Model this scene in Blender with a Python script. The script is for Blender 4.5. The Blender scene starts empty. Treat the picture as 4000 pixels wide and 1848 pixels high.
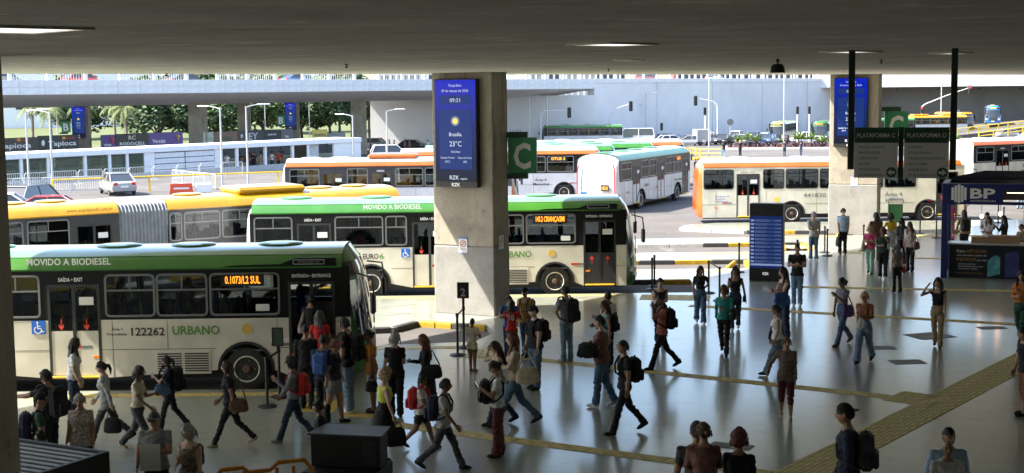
import bpy, math, random
import numpy as np
from mathutils import Matrix, Vector
random.seed(7)
SC = bpy.context.scene
COL = SC.collection
PI = math.pi
def rad(a): return math.radians(a)

# ---------------------------------------------------------------- camera
cam_d = bpy.data.cameras.new('camera')
cam_d.sensor_width = 36.0; cam_d.sensor_fit = 'HORIZONTAL'; cam_d.lens = 49.5
cam_d.clip_start = .1; cam_d.clip_end = 5000
cam = bpy.data.objects.new('camera', cam_d); COL.objects.link(cam)
CAM_Z = 6.5
cam.matrix_world = Matrix.Translation((0, 0, CAM_Z)) @ Matrix.Rotation(rad(90) - math.atan(574/5500), 4, 'X') @ Matrix.Rotation(-.011, 4, 'Z')
SC.camera = cam
# ---------------------------------------------------------------- sky, sun, exposure
SUN_AZ = rad(187)      # where the sun stands, measured from +X (left of and behind the viewer)
SUN_EL = rad(47)
w = bpy.data.worlds.new('World'); SC.world = w; w.use_nodes = True
nt = w.node_tree; bg = nt.nodes['Background']
sky = nt.nodes.new('ShaderNodeTexSky'); sky.sky_type = 'NISHITA'; sky.sun_disc = False
sky.sun_elevation = SUN_EL; sky.sun_rotation = rad(90) - SUN_AZ
sky.air_density = 1.0; sky.dust_density = 1.6; sky.ozone_density = 1.0
nt.links.new(sky.outputs[0], bg.inputs[0]); bg.inputs[1].default_value = .105
sun_d = bpy.data.lights.new('sun', 'SUN'); sun_d.energy = 3.2; sun_d.angle = rad(.55); sun_d.color = (1, .94, .84)
sun = bpy.data.objects.new('sun', sun_d); COL.objects.link(sun)
_s = Vector((math.cos(SUN_AZ)*math.cos(SUN_EL), math.sin(SUN_AZ)*math.cos(SUN_EL), math.sin(SUN_EL)))
sun.rotation_euler = _s.to_track_quat('Z', 'Y').to_euler()
sun.location = _s*50
SC.view_settings.view_transform = 'Standard'; SC.view_settings.look = 'None'
SC.view_settings.exposure = 2.36; SC.view_settings.gamma = 1; SC.view_settings.use_curve_mapping = False
SC.cycles.max_bounces = 8; SC.cycles.diffuse_bounces = 5; SC.cycles.glossy_bounces = 4; SC.cycles.transparent_max_bounces = 16
# ---------------------------------------------------------------- materials
_mats = {}
def M(key, col=None, rough=.6, metal=0., var=.08, scale=3., bump=0., bscale=60., spec=.5, coat=0., emit=None, estr=1., dirt=0.):
    if key in _mats: return _mats[key]
    m = bpy.data.materials.new(key); m.use_nodes = True; _mats[key] = m
    n = m.node_tree.nodes; l = m.node_tree.links; b = n['Principled BSDF']
    c = (*col[:3], 1)
    b.inputs['Roughness'].default_value = rough; b.inputs['Metallic'].default_value = metal
    b.inputs['Specular IOR Level'].default_value = spec
    if coat: b.inputs['Coat Weight'].default_value = coat; b.inputs['Coat Roughness'].default_value = .06
    if var or bump or dirt:
        tc = n.new('ShaderNodeTexCoord')
    if var or dirt:
        nz = n.new('ShaderNodeTexNoise'); nz.inputs['Scale'].default_value = scale; nz.inputs['Detail'].default_value = 5
        l.new(tc.outputs['Object'], nz.inputs['Vector'])
        mr = n.new('ShaderNodeMapRange'); mr.inputs[1].default_value = .3; mr.inputs[2].default_value = .7
        mr.inputs[3].default_value = 1 - var - dirt; mr.inputs[4].default_value = 1 + var
        l.new(nz.outputs[0], mr.inputs[0])
        mx = n.new('ShaderNodeVectorMath'); mx.operation = 'SCALE'; mx.inputs[0].default_value = c[:3]
        l.new(mr.outputs[0], mx.inputs['Scale']); l.new(mx.outputs[0], b.inputs['Base Color'])
    else: b.inputs['Base Color'].default_value = c
    if bump:
        nb = n.new('ShaderNodeTexNoise'); nb.inputs['Scale'].default_value = bscale; nb.inputs['Detail'].default_value = 4
        l.new(tc.outputs['Object'], nb.inputs['Vector'])
        bp = n.new('ShaderNodeBump'); bp.inputs['Strength'].default_value = bump; bp.inputs['Distance'].default_value = .02
        l.new(nb.outputs[0], bp.inputs['Height']); l.new(bp.outputs[0], b.inputs['Normal'])
    if emit:
        b.inputs['Emission Color'].default_value = (*emit, 1); b.inputs['Emission Strength'].default_value = estr
    return m
def glass(key, tint=(.35, .4, .42), alpha=.55, rough=.03):
    if key in _mats: return _mats[key]
    m = bpy.data.materials.new(key); m.use_nodes = True; _mats[key] = m
    n = m.node_tree.nodes; l = m.node_tree.links; n.remove(n['Principled BSDF'])
    tr = n.new('ShaderNodeBsdfTransparent'); tr.inputs[0].default_value = (*[alpha*t for t in tint], 1)
    gl = n.new('ShaderNodeBsdfGlossy'); gl.inputs['Roughness'].default_value = rough; gl.inputs[0].default_value = (.9, .9, .9, 1)
    fr = n.new('ShaderNodeFresnel'); fr.inputs[0].default_value = 1.5
    mx = n.new('ShaderNodeMixShader'); l.new(fr.outputs[0], mx.inputs[0]); l.new(tr.outputs[0], mx.inputs[1]); l.new(gl.outputs[0], mx.inputs[2])
    l.new(mx.outputs[0], n['Material Output'].inputs[0])
    return m
# ---------------------------------------------------------------- mesh collector
class MB:
    def __init__(s): s.v = []; s.f = []; s.m = []
    def add(s, v, f, mi=0):
        o = len(s.v); s.v.extend([tuple(p) for p in v]); s.f.extend([tuple(i+o for i in q) for q in f]); s.m.extend([mi]*len(f)); return s
    def box(s, a, b, mi=0, c=0.):
        x0, y0, z0 = a; x1, y1, z1 = b
        if not c:
            return s.add([(x0,y0,z0),(x1,y0,z0),(x1,y1,z0),(x0,y1,z0),(x0,y0,z1),(x1,y0,z1),(x1,y1,z1),(x0,y1,z1)],
                  [(0,3,2,1),(4,5,6,7),(0,1,5,4),(1,2,6,5),(2,3,7,6),(3,0,4,7)], mi)
        v = []; idx = {}
        for ix, (xa, sx) in enumerate(((x0, 1), (x1, -1))):
            for iy, (ya, sy) in enumerate(((y0, 1), (y1, -1))):
                for iz, (za, sz) in enumerate(((z0, 1), (z1, -1))):
                    for k in range(3):
                        idx[ix, iy, iz, k] = len(v)
                        v.append((xa + (0 if k == 0 else c*sx), ya + (0 if k == 1 else c*sy), za + (0 if k == 2 else c*sz)))
        f = []
        for ix in (0, 1): f.append([idx[ix, a_, b_, 0] for a_, b_ in ((0,0),(0,1),(1,1),(1,0))][::(1 if ix == 0 else -1)])
        for iy in (0, 1): f.append([idx[a_, iy, b_, 1] for a_, b_ in ((0,0),(1,0),(1,1),(0,1))][::(1 if iy == 0 else -1)])
        for iz in (0, 1): f.append([idx[a_, b_, iz, 2] for a_, b_ in ((0,0),(0,1),(1,1),(1,0))][::(1 if iz == 0 else -1)])
        for p in (0, 1):
            for q in (0, 1):
                r = 1 if p == q else -1
                f.append([idx[0,p,q,1], idx[0,p,q,2], idx[1,p,q,2], idx[1,p,q,1]][::r*1])
                f.append([idx[p,0,q,2], idx[p,0,q,0], idx[p,1,q,0], idx[p,1,q,2]][::r*1])
                f.append([idx[p,q,0,0], idx[p,q,0,1], idx[p,q,1,1], idx[p,q,1,0]][::r*1])
        for ix in (0, 1):
            for iy in (0, 1):
                for iz in (0, 1): f.append([idx[ix, iy, iz, k] for k in range(3)][::(1 if (ix+iy+iz) % 2 == 0 else -1)])
        return s.add(v, f, mi)
    def tube(s, pts, r, n=8, mi=0, cap=True):
        pts = [Vector(p) for p in pts]; rs = r if isinstance(r, (list, tuple)) else [r]*len(pts)
        v = []; f = []; N = len(pts); prev = None
        for i, p in enumerate(pts):
            d = (pts[min(i+1, N-1)] - pts[max(i-1, 0)]).normalized()
            if prev is None:
                a = d.cross(Vector((0, 0, 1)));  a = a if a.length > 1e-3 else d.cross(Vector((1, 0, 0)))
            else: a = prev - d*prev.dot(d)
            a.normalize(); prev = a; b = d.cross(a)
            for k in range(n):
                t = 2*PI*k/n; v.append(p + (a*math.cos(t) + b*math.sin(t))*rs[i])
        for i in range(N-1):
            for k in range(n): f.append((i*n+k, i*n+(k+1) % n, (i+1)*n+(k+1) % n, (i+1)*n+k))
        if cap: f.append(tuple(range(n))[::-1]); f.append(tuple((N-1)*n+k for k in range(n)))
        return s.add(v, f, mi)
    def lathe(s, prof, n=16, c=(0,0,0), axis='z', mi=0):
        v = []; f = []; N = len(prof)
        for (r, h) in prof:
            for k in range(n):
                t = 2*PI*k/n; a, b = r*math.cos(t), r*math.sin(t)
                q = {'z': (a, b, h), 'y': (a, h, b), 'x': (h, a, b)}[axis]
                v.append((c[0]+q[0], c[1]+q[1], c[2]+q[2]))
        for i in range(N-1):
            for k in range(n):
                q = (i*n+k, i*n+(k+1) % n, (i+1)*n+(k+1) % n, (i+1)*n+k); f.append(q if axis != 'y' else q[::-1])
        c0 = tuple(range(n))[::-1]; c1 = tuple((N-1)*n+k for k in range(n))
        f.append(c0 if axis != 'y' else c0[::-1]); f.append(c1 if axis != 'y' else c1[::-1])
        return s.add(v, f, mi)
    def ell(s, c, r, n=12, m=8, mi=0, rot=None):
        v = []; f = []
        for i in range(m+1):
            a = PI*i/m
            for k in range(n):
                t = 2*PI*k/n; q = Vector((r[0]*math.sin(a)*math.cos(t), r[1]*math.sin(a)*math.sin(t), r[2]*math.cos(a)))
                if rot is not None: q = rot @ q
                v.append(Vector(c)+q)
        for i in range(m):
            for k in range(n): f.append((i*n+k, (i+1)*n+k, (i+1)*n+(k+1) % n, i*n+(k+1) % n))
        return s.add(v, f, mi)
    def prism(s, poly, a, b, plane='xy', mi=0):
        # poly in the plane, extruded from a to b along the third axis
        n = len(poly)
        ar = sum(poly[i][0]*poly[(i+1) % n][1] - poly[(i+1) % n][0]*poly[i][1] for i in range(n))
        if ar < 0: poly = poly[::-1]
        if a > b: a, b = b, a
        mk = {'xy': lambda p, h: (p[0], p[1], h), 'xz': lambda p, h: (p[0], h, p[1]), 'yz': lambda p, h: (h, p[0], p[1])}[plane]
        v = [mk(p, a) for p in poly] + [mk(p, b) for p in poly]
        f = [tuple(range(n))[::-1], tuple(range(n, 2*n))] + [(i, (i+1) % n, n+(i+1) % n, n+i) for i in range(n)]
        if plane == 'xz': f = [q[::-1] for q in f]
        return s.add(v, f, mi)
    def rring(s, x0, x1, z0, z1, r, t, y0, y1, k=4, mi=0):
        # rounded rectangular ring in the xz plane (outer size, corner r, bar width t) from y0 to y1
        def rr(x0, x1, z0, z1, r):
            o = []
            for cx, cz, a0 in ((x1-r, z1-r, 0), (x0+r, z1-r, 90), (x0+r, z0+r, 180), (x1-r, z0+r, 270)):
                for i in range(k+1):
                    a = rad(a0 + 90*i/k); o.append((cx + r*math.cos(a), cz + r*math.sin(a)))
            return o
        A = rr(x0, x1, z0, z1, r); B = rr(x0+t, x1-t, z0+t, z1-t, max(r-t, .005)); n = len(A)
        v = [(p[0], y0, p[1]) for p in A] + [(p[0], y0, p[1]) for p in B] + [(p[0], y1, p[1]) for p in A] + [(p[0], y1, p[1]) for p in B]
        f = []
        for i in range(n):
            j = (i+1) % n
            f += [(i, j, n+j, n+i), (2*n+j, 2*n+i, 3*n+i, 3*n+j), (j, i, 2*n+i, 2*n+j), (n+i, n+j, 3*n+j, 3*n+i)]
        return s.add(v, f, mi)
    def xf(s, mat):
        s.v = [tuple(mat @ Vector(p)) for p in s.v]; return s
    def merge(s, o, mat=None, mi=None):
        v = o.v if mat is None else [tuple(mat @ Vector(p)) for p in o.v]
        k = len(s.v); s.v.extend(v); s.f.extend([tuple(i+k for i in q) for q in o.f]); s.m.extend(o.m if mi is None else [mi]*len(o.f)); return s
    def mesh(s, name, mats, smooth=35):
        me = bpy.data.meshes.new(name); me.from_pydata(s.v, [], s.f)
        for m in (mats if isinstance(mats, (list, tuple)) else [mats]): me.materials.append(m)
        if any(s.m): me.polygons.foreach_set('material_index', s.m)
        me.update()
        if smooth:
            me.polygons.foreach_set('use_smooth', [True]*len(me.polygons)); me.set_sharp_from_angle(angle=rad(smooth))
        return me
    def build(s, name, mats, parent=None, loc=None, rz=None, smooth=35, **tags):
        return OB(name, s.mesh(name, mats, smooth), parent, loc, rz, **tags)
def OB(name, data, parent=None, loc=None, rz=None, **tags):
    o = bpy.data.objects.new(name, data); COL.objects.link(o)
    if parent: o.parent = parent
    if loc is not None: o.location = loc
    if rz is not None: o.rotation_euler = (0, 0, rz)
    for k, v in tags.items(): o[k] = v
    return o
def T(o, label, cat, group=None):
    o['label'] = label; o['category'] = cat
    if group: o['group'] = group
    return o
def E(name, loc=(0, 0, 0), rz=0, label=None, cat=None, group=None):
    o = OB(name, None, None, loc, rz); o.empty_display_size = .2
    if label: T(o, label, cat, group)
    return o
def copy_tree(o, parent=None):
    c = o.copy(); COL.objects.link(c); c.parent = parent
    for ch in list(o.children): copy_tree(ch, c)
    return c
_tx = {}
def text_mesh(s, bold=0., ext=.002):
    key = (s, bold, ext)
    if key in _tx: return _tx[key]
    cu = bpy.data.curves.new('t', 'FONT'); cu.body = s; cu.size = 1; cu.resolution_u = 2; cu.offset = bold; cu.extrude = 0
    o = bpy.data.objects.new('t', cu); me = bpy.data.meshes.new_from_object(o)
    v = np.empty(len(me.vertices)*3); me.vertices.foreach_get('co', v); v = v.reshape(-1, 3)
    f = [tuple(p.vertices) for p in me.polygons]
    bpy.data.objects.remove(o); bpy.data.curves.remove(cu); bpy.data.meshes.remove(me)
    _tx[key] = (v, f); return _tx[key]
def text(parent, s, x, z, h, mat, y=0., bold=.012, width=None, align='l', name='lettering', face='-y', extra=None):
    """lettering of capital height h in the parent's xz plane, facing -y (or +y / +x / -x)"""
    v, f = text_mesh(s, bold)
    if not len(v): return None
    v = v.copy(); k = h/.72; v = v*k; v[:, 0] -= v[:, 0].min()
    w = v[:, 0].max()
    if width: v[:, 0] *= width/w; w = width
    if align == 'c': v[:, 0] -= w/2
    if align == 'r': v[:, 0] -= w
    mb = MB()
    if face == '-y': vv = [(x + a, y, z + b) for a, b, _ in v]
    elif face == '+y': vv = [(x - a, y, z + b) for a, b, _ in v]
    elif face == '+x': vv = [(y, x + a, z + b) for a, b, _ in v]
    else: vv = [(y, x - a, z + b) for a, b, _ in v]
    mb.add(vv, f)
    return mb.build(name, mat, parent, smooth=0)
# common materials
m_white = M('white_paint', (.78, .78, .76), .35, var=.04)
m_letter_w = M('lettering_white', (.8, .8, .8), .5, var=0)
m_letter_k = M('lettering_black', (.02, .02, .02), .5, var=0)
m_black = M('black_metal', (.018, .018, .02), .45, var=.1)
m_rubber = M('rubber', (.022, .022, .022), .8, var=.15)
m_steel = M('galvanised_steel', (.48, .49, .5), .45, metal=.5, var=.08)
m_glass = glass('clear_glass', (.85, .92, .9), .85)
m_busglass = glass('bus_glass', (.78, .82, .82), .74)
m_dark = M('dark_plastic', (.03, .031, .033), .4, var=.05)
m_red = M('red_lens', (.5, .03, .02), .25, var=0)
m_amber = M('amber_lens', (.8, .25, .02), .25, var=0)
m_yellowpaint = M('yellow_paint', (.72, .45, .03), .55, var=.1, scale=6)
m_blue = M('sign_blue', (.02, .13, .55), .4, var=0)
m_led = M('led_amber', (.9, .35, .02), .5, var=0, emit=(1, .30, .02), estr=.42)
# ================================================================ SETTING
def gz(y): return -.15 - .0152*min(max(y - 100, 0), 115)
# --- station floor material: worn polished green-grey resin
def floor_mat():
    m = bpy.data.materials.new('polished_resin_floor'); m.use_nodes = True
    n = m.node_tree.nodes; l = m.node_tree.links; b = n['Principled BSDF']
    tc = n.new('ShaderNodeTexCoord')
    def noise(sc, det=6, ro=.6, vec=None):
        z = n.new('ShaderNodeTexNoise'); z.inputs['Scale'].default_value = sc; z.inputs['Detail'].default_value = det; z.inputs['Roughness'].default_value = ro
        l.new(vec or tc.outputs['Object'], z.inputs['Vector']); return z
    a = noise(.35); c = noise(7, 8, .7); sp = noise(90, 2)
    cr = n.new('ShaderNodeValToRGB'); e = cr.color_ramp
    e.elements[0].position = .3; e.elements[0].color = (.30, .315, .255, 1); e.elements[1].position = .72; e.elements[1].color = (.40, .415, .345, 1)
    mixv = n.new('ShaderNodeMix'); mixv.data_type = 'FLOAT'; mixv.inputs[0].default_value = .4
    l.new(a.outputs[0], mixv.inputs[2]); l.new(c.outputs[0], mixv.inputs[3]); l.new(mixv.outputs[0], cr.inputs[0])
    mm = n.new('ShaderNodeMix'); mm.data_type = 'RGBA'; mm.blend_type = 'MULTIPLY'; mm.inputs[0].default_value = .10
    cr2 = n.new('ShaderNodeValToRGB'); cr2.color_ramp.elements[0].position = .35; cr2.color_ramp.elements[0].color = (.45, .45, .45, 1); cr2.color_ramp.elements[1].position = .6
    l.new(sp.outputs[0], cr2.inputs[0]); l.new(cr.outputs[0], mm.inputs[6]); l.new(cr2.outputs[0], mm.inputs[7]); l.new(mm.outputs[2], b.inputs['Base Color'])
    rr = n.new('ShaderNodeMapRange'); rr.inputs[3].default_value = .28; rr.inputs[4].default_value = .40; l.new(c.outputs[0], rr.inputs[0]); l.new(rr.outputs[0], b.inputs['Roughness'])
    b.inputs['Specular IOR Level'].default_value = .6; b.inputs['Coat Weight'].default_value = .8; b.inputs['Coat Roughness'].default_value = .15; b.inputs['Coat IOR'].default_value = 1.6
    # scuffs, spills and old gum: darker blots and dull streaks with shapes of their own
    mp = n.new('ShaderNodeMapping'); mp.inputs['Rotation'].default_value = (0, 0, .6); mp.inputs['Scale'].default_value = (.9, 1.8, 1); l.new(tc.outputs['Object'], mp.inputs[0])
    stq = noise(1.3, 9, .75, mp.outputs[0]); blot = noise(2.4, 4, .6); vo = n.new('ShaderNodeTexVoronoi'); vo.inputs['Scale'].default_value = 1.7; l.new(tc.outputs['Object'], vo.inputs['Vector'])
    def ramp(src, a0, a1, v0, v1):
        q = n.new('ShaderNodeMapRange'); q.inputs[1].default_value = a0; q.inputs[2].default_value = a1; q.inputs[3].default_value = v0; q.inputs[4].default_value = v1; l.new(src, q.inputs[0]); return q.outputs[0]
    def mul(a_, b_):
        q = n.new('ShaderNodeMath'); q.operation = 'MULTIPLY'; l.new(a_, q.inputs[0]); l.new(b_, q.inputs[1]); return q.outputs[0]
    k_ = mul(mul(ramp(stq.outputs[0], .40, .62, .88, 1.05), ramp(blot.outputs[0], .30, .46, .80, 1.0)), ramp(vo.outputs['Distance'], .03, .05, .6, 1.0))
    vm = n.new('ShaderNodeVectorMath'); vm.operation = 'SCALE'; l.new(mm.outputs[2], vm.inputs[0]); l.new(k_, vm.inputs['Scale']); l.new(vm.outputs[0], b.inputs['Base Color'])
    rsum = n.new('ShaderNodeMath'); rsum.operation = 'ADD'; l.new(rr.outputs[0], rsum.inputs[0]); l.new(ramp(stq.outputs[0], .45, .7, .0, .10), rsum.inputs[1]); l.new(rsum.outputs[0], b.inputs['Roughness'])
    wv = noise(1.6, 3, .5)
    bp = n.new('ShaderNodeBump'); bp.inputs['Strength'].default_value = .12; bp.inputs['Distance'].default_value = .03; l.new(wv.outputs[0], bp.inputs['Height']); l.new(bp.outputs[0], b.inputs['Normal'])
    return m
def speckle_mat(name, c0, c1, sc=1.2, rough=.85, fine=40, bump=.3, streak=None):
    m = bpy.data.materials.new(name); m.use_nodes = True
    n = m.node_tree.nodes; l = m.node_tree.links; b = n['Principled BSDF']; tc = n.new('ShaderNodeTexCoord')
    mp = n.new('ShaderNodeMapping'); l.new(tc.outputs['Object'], mp.inputs[0])
    if streak: mp.inputs['Scale'].default_value = streak
    z = n.new('ShaderNodeTexNoise'); z.inputs['Scale'].default_value = sc; z.inputs['Detail'].default_value = 9; z.inputs['Roughness'].default_value = .65; l.new(mp.outputs[0], z.inputs['Vector'])
    z2 = n.new('ShaderNodeTexNoise'); z2.inputs['Scale'].default_value = fine; z2.inputs['Detail'].default_value = 3; l.new(tc.outputs['Object'], z2.inputs['Vector'])
    mx = n.new('ShaderNodeMix'); mx.data_type = 'FLOAT'; mx.inputs[0].default_value = .3; l.new(z.outputs[0], mx.inputs[2]); l.new(z2.outputs[0], mx.inputs[3])
    cr = n.new('ShaderNodeValToRGB'); cr.color_ramp.elements[0].position = .36; cr.color_ramp.elements[1].position = .66
    cr.color_ramp.elements[0].color = (*c0, 1); cr.color_ramp.elements[1].color = (*c1, 1); l.new(mx.outputs[0], cr.inputs[0]); l.new(cr.outputs[0], b.inputs['Base Color'])
    b.inputs['Roughness'].default_value = rough
    bp = n.new('ShaderNodeBump'); bp.inputs['Strength'].default_value = bump; bp.inputs['Distance'].default_value = .01; l.new(z2.outputs[0], bp.inputs['Height']); l.new(bp.outputs[0], b.inputs['Normal'])
    return m
m_floor = floor_mat()
m_asph = speckle_mat('worn_asphalt', (.078, .070, .064), (.138, .125, .114), .25, .9, 30)
m_conc = speckle_mat('raw_concrete', (.26, .225, .175), (.42, .375, .305), 1.1, .85, 35, .35, (1, 1, .35))
m_patch = speckle_mat('patched_concrete', (.20, .195, .18), (.30, .29, .27), 1.6, .8, 30, .3)
m_ceil = speckle_mat('ceiling_concrete', (.46, .435, .37), (.70, .67, .58), .9, .9, 10, .5)
def patches(m, sc, lo, hi, col, seed=0., k=.8, streak=None):
    n = m.node_tree.nodes; l = m.node_tree.links; b = n['Principled BSDF']; src = b.inputs['Base Color'].links[0].from_socket
    tc = n.new('ShaderNodeTexCoord'); mp = n.new('ShaderNodeMapping'); mp.inputs['Location'].default_value = (seed, seed*1.7, seed*.3); l.new(tc.outputs['Object'], mp.inputs[0])
    if streak: mp.inputs['Scale'].default_value = streak
    z = n.new('ShaderNodeTexNoise'); z.inputs['Scale'].default_value = sc; z.inputs['Detail'].default_value = 7; z.inputs['Roughness'].default_value = .65; l.new(mp.outputs[0], z.inputs['Vector'])
    r = n.new('ShaderNodeMapRange'); r.inputs[1].default_value = lo; r.inputs[2].default_value = hi; r.inputs[4].default_value = k; l.new(z.outputs[0], r.inputs[0])
    x = n.new('ShaderNodeMix'); x.data_type = 'RGBA'; l.new(r.outputs[0], x.inputs[0]); l.new(src, x.inputs[6]); x.inputs[7].default_value = (*col, 1); l.new(x.outputs[2], b.inputs['Base Color'])
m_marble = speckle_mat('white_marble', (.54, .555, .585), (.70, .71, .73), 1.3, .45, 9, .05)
m_wallw = speckle_mat('white_render', (.58, .585, .60), (.68, .685, .70), .25, .8, 20, .1)
m_wallg = speckle_mat('stained_concrete', (.26, .255, .24), (.38, .375, .36), .15, .85, 5, .1)
m_grass = speckle_mat('grass', (.075, .095, .03), (.13, .15, .055), .3, .95, 3, .4)
patches(m_ceil, 1.1, .60, .66, (.86, .82, .73), 3.); patches(m_ceil, .55, .60, .72, (.26, .245, .205), 9., .7); patches(m_ceil, 5., .70, .74, (.06, .055, .045), 5., .8)
patches(m_conc, 1.5, .58, .70, (.11, .098, .078), 2., .85, (2.5, 2.5, .22)); patches(m_conc, .8, .52, .66, (.20, .175, .14), 11., .7); patches(m_conc, 3.5, .62, .68, (.13, .115, .09), 13., .6); patches(m_conc, 9, .68, .72, (.5, .47, .4), 7., .6); patches(m_patch, 2.2, .58, .68, (.16, .14, .11), 4., .5, (1.5, 1.5, .5))
patches(m_asph, .12, .52, .66, (.075, .07, .066), 1., .6); patches(m_asph, .9, .66, .70, (.03, .028, .026), 6., .7); patches(m_asph, .5, .60, .66, (.20, .19, .178), 8., .5, (3, .4, 1))
patches(m_wallw, .35, .56, .72, (.50, .50, .50), 2., .35, (1, 1, .25)); patches(m_wallw, 1.6, .70, .74, (.28, .28, .28), 5., .6)
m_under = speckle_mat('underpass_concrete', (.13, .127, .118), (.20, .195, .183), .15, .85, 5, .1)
patches(m_wallg, .5, .55, .7, (.14, .135, .125), 2., .6, (2, 2, .2))

mb = MB()
ys = [-40, 0, 40, 80, 100, 115, 130, 145, 160, 175, 190, 205, 215, 260, 400, 900, 3000]; xs = [-3000, -600, -200, -100, -50, 0, 50, 100, 200, 600, 3000]
mb.add([(x, y, gz(y)) for y in ys for x in xs], [(j*len(xs)+i, j*len(xs)+i+1, (j+1)*len(xs)+i+1, (j+1)*len(xs)+i) for j in range(len(ys)-1) for i in range(len(xs)-1)])
road = mb.build('road', m_asph, kind='structure')
FLOOR = [(-45,-20),(60,-20),(60,67.5),(9.8,67.6),(8.2,66.7),(7.8,65.4),(10.6,63.7),(15.0,63.1),(15.0,61.2),(5.5,60.8),(4.6,59.7),(5.2,58.6),(12.2,58.5),(12.0,55.6),(3.5,55.5),
  (2.8,54.2),(3.4,52.9),(8.9,52.8),(8.7,50.4),(-.5,50.3),(-1.2,48.9),(-.6,47.55),(6.05,47.45),(5.9,44.5),(-45,44.5),(-45,37.2),(-4.6,38.2),(-3.3,38.4),(-2.7,39.4),(-.7,38.5),
  (-.5,37.4),(-1.0,36.1),(-3.4,35.7),(-3.9,30.5),(-45,30.55)]
floor = MB().prism(FLOOR, -.6, 0).build('floor', m_floor, smooth=0, kind='structure')
# kerb stones, painted in turns
m_ky = M('kerb_yellow', (.50, .31, .02), .7, var=.15, scale=9, dirt=.15); m_kk = M('kerb_black', (.045, .045, .045), .75, var=.2, scale=9); m_kw = M('kerb_white', (.48, .47, .45), .7, var=.1, scale=6, dirt=.1)
def kerb(a, b, cols, n, w=.16):
    a, b = Vector((*a, 0)), Vector((*b, 0)); d = b - a; L = d.length/n
    me = {}
    for i in range(n):
        c = cols[i % len(cols)]
        if c not in me: me[c] = MB().box((.012, -.05, -.3), (L-.012, w, .012), c=.018).mesh('kerb_stone', c)
        OB('kerb_stone', me[c], floor, a + d*(i/n), math.atan2(d.y, d.x))
kerb((-4.6,38.2), (-3.35,38.4), [m_ky, m_kk], 2); kerb((-3.25,38.45), (-2.7,39.4), [m_kk], 1); kerb((-2.65,39.38), (-.75,38.52), [m_ky, m_ky, m_kk, m_ky], 4)
kerb((-.6,47.55), (6.05,47.45), [m_ky, m_kk, m_ky], 6); kerb((3.4,52.9), (8.9,52.8), [m_ky, m_kk, m_ky, m_kk], 4)
kerb((5.2,58.6), (8.0,58.55), [m_kw], 2); kerb((8.0,58.55), (12.2,58.5), [m_kk, m_ky, m_kk], 4)
kerb((7.85,65.35), (10.6,63.7), [m_kw], 2); kerb((10.65,63.67), (15.0,63.1), [m_kk, m_ky, m_kk, m_kk], 4)
kerb((-.5,50.3+.0), (-1.2,48.9), [m_ky], 1); kerb((8.68,50.5), (8.88,52.7), [m_ky], 2); kerb((12.02,55.7), (12.18,58.4), [m_ky], 2)
def wheel_stop(a, b):
    a, b = Vector((*a, -.15)), Vector((*b, -.15)); d = b - a
    MB().box((0, -.09, 0), (d.length, .09, .18), c=.05).build('wheel_stop', m_ky, None, a, math.atan2(d.y, d.x), label=wheel_stop.l.pop(0), category='wheel stop', group='yellow wheel stops at bay ends')
wheel_stop.l = ['yellow concrete wheel stop left of the blue timetable totem', 'yellow wheel stop behind the man in white polo', 'yellow wheel stop beside the man in blue shirt']
wheel_stop((7.85,50.9), (8.35,52.5)); wheel_stop((10.9,56.0), (11.3,58.2)); wheel_stop((14.3,61.35), (14.6,62.9))

# --- the roof slab overhead
CZ = 7.0
CEIL = [(-60.6,-21.4),(8,56.1),(18,67.5),(70,121),(90,121),(90,-22),(-60,-22)]
ceil = MB().prism(CEIL, CZ, CZ + 1.3).build('ceiling', m_ceil, smooth=0, kind='structure')
rear_wall = MB().box((-60, -13.4, -.2), (80, -13, 7)).build('rear_light_block', m_wallw, kind='structure')  # unseen wall added behind the viewer, blocks light so people stay backlit
for x, y, lab in ((-3.0, 26.0, 'small dark hook in the ceiling left of the large column'), (-8.6, 35.5, 'tiny dark hook near the left ceiling edge'), (7.2, 27.5, 'small dark hook right of the bell lamp'), (2.5, 36.0, 'tiny dark hook close to the ceiling edge')):
    MB().lathe([(.05, 0), (.05, -.01), (.015, -.015), (.015, -.05), (.03, -.06), (.012, -.075)], 10).build('ceiling_hook', m_black, None, (x, y, CZ), label=lab, category='hook', group='ceiling hooks')
# columns
def column(name, x, y, w, d, rz, label, patch=2.0, parts=True):
    e = E(name, (x, y, 0), rz, label, 'column', 'concrete columns')
    MB().box((-w/2, 0, patch), (w/2, d, CZ+.02), c=.03).build('shaft', m_conc, e)
    MB().box((-w/2-.012, -.012, -.02), (w/2+.012, d+.012, patch), c=.035).build('base_coat', m_patch, e)
    return e
c1 = column('concrete_column', -1.40, 40.55, 1.98, .95, rad(-27), 'concrete column carrying the large blue weather screen')
c2 = column('concrete_column', 14.95, 61.5, 2.1, .95, rad(-22), 'concrete column behind the hanging platform signs', 2.2)
c3 = column('concrete_column', 25.4, 66.5, 2.1, .95, rad(-24), 'concrete column cut by the right picture edge', 2.2)
c4 = column('concrete_column', -7.66, 17.6, 1.9, .95, rad(-8), 'dark column at the left picture edge', 1.5)

# stairs up to where the viewer stands
stairs = E('stairs', (4.2, 18.2, 0)); stairs['kind'] = 'structure'
stm = MB().box((-2.6, -.31, -.17), (3.4, 0, 0), c=.01).mesh('step', m_patch)
for i in range(1, 16): OB('step', stm, stairs, (0, -.3*i, .17*i))
MB().prism([(-.35, -.02), (-4.8, 2.36), (-4.8, -.02)], -2.6, 3.4, 'yz').build('flight', m_conc, stairs, smooth=0)
MB().box((-6, -12.9, 2.3), (14, 13.38, 2.6)).build('landing', m_conc, None, smooth=0, kind='structure')
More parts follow.
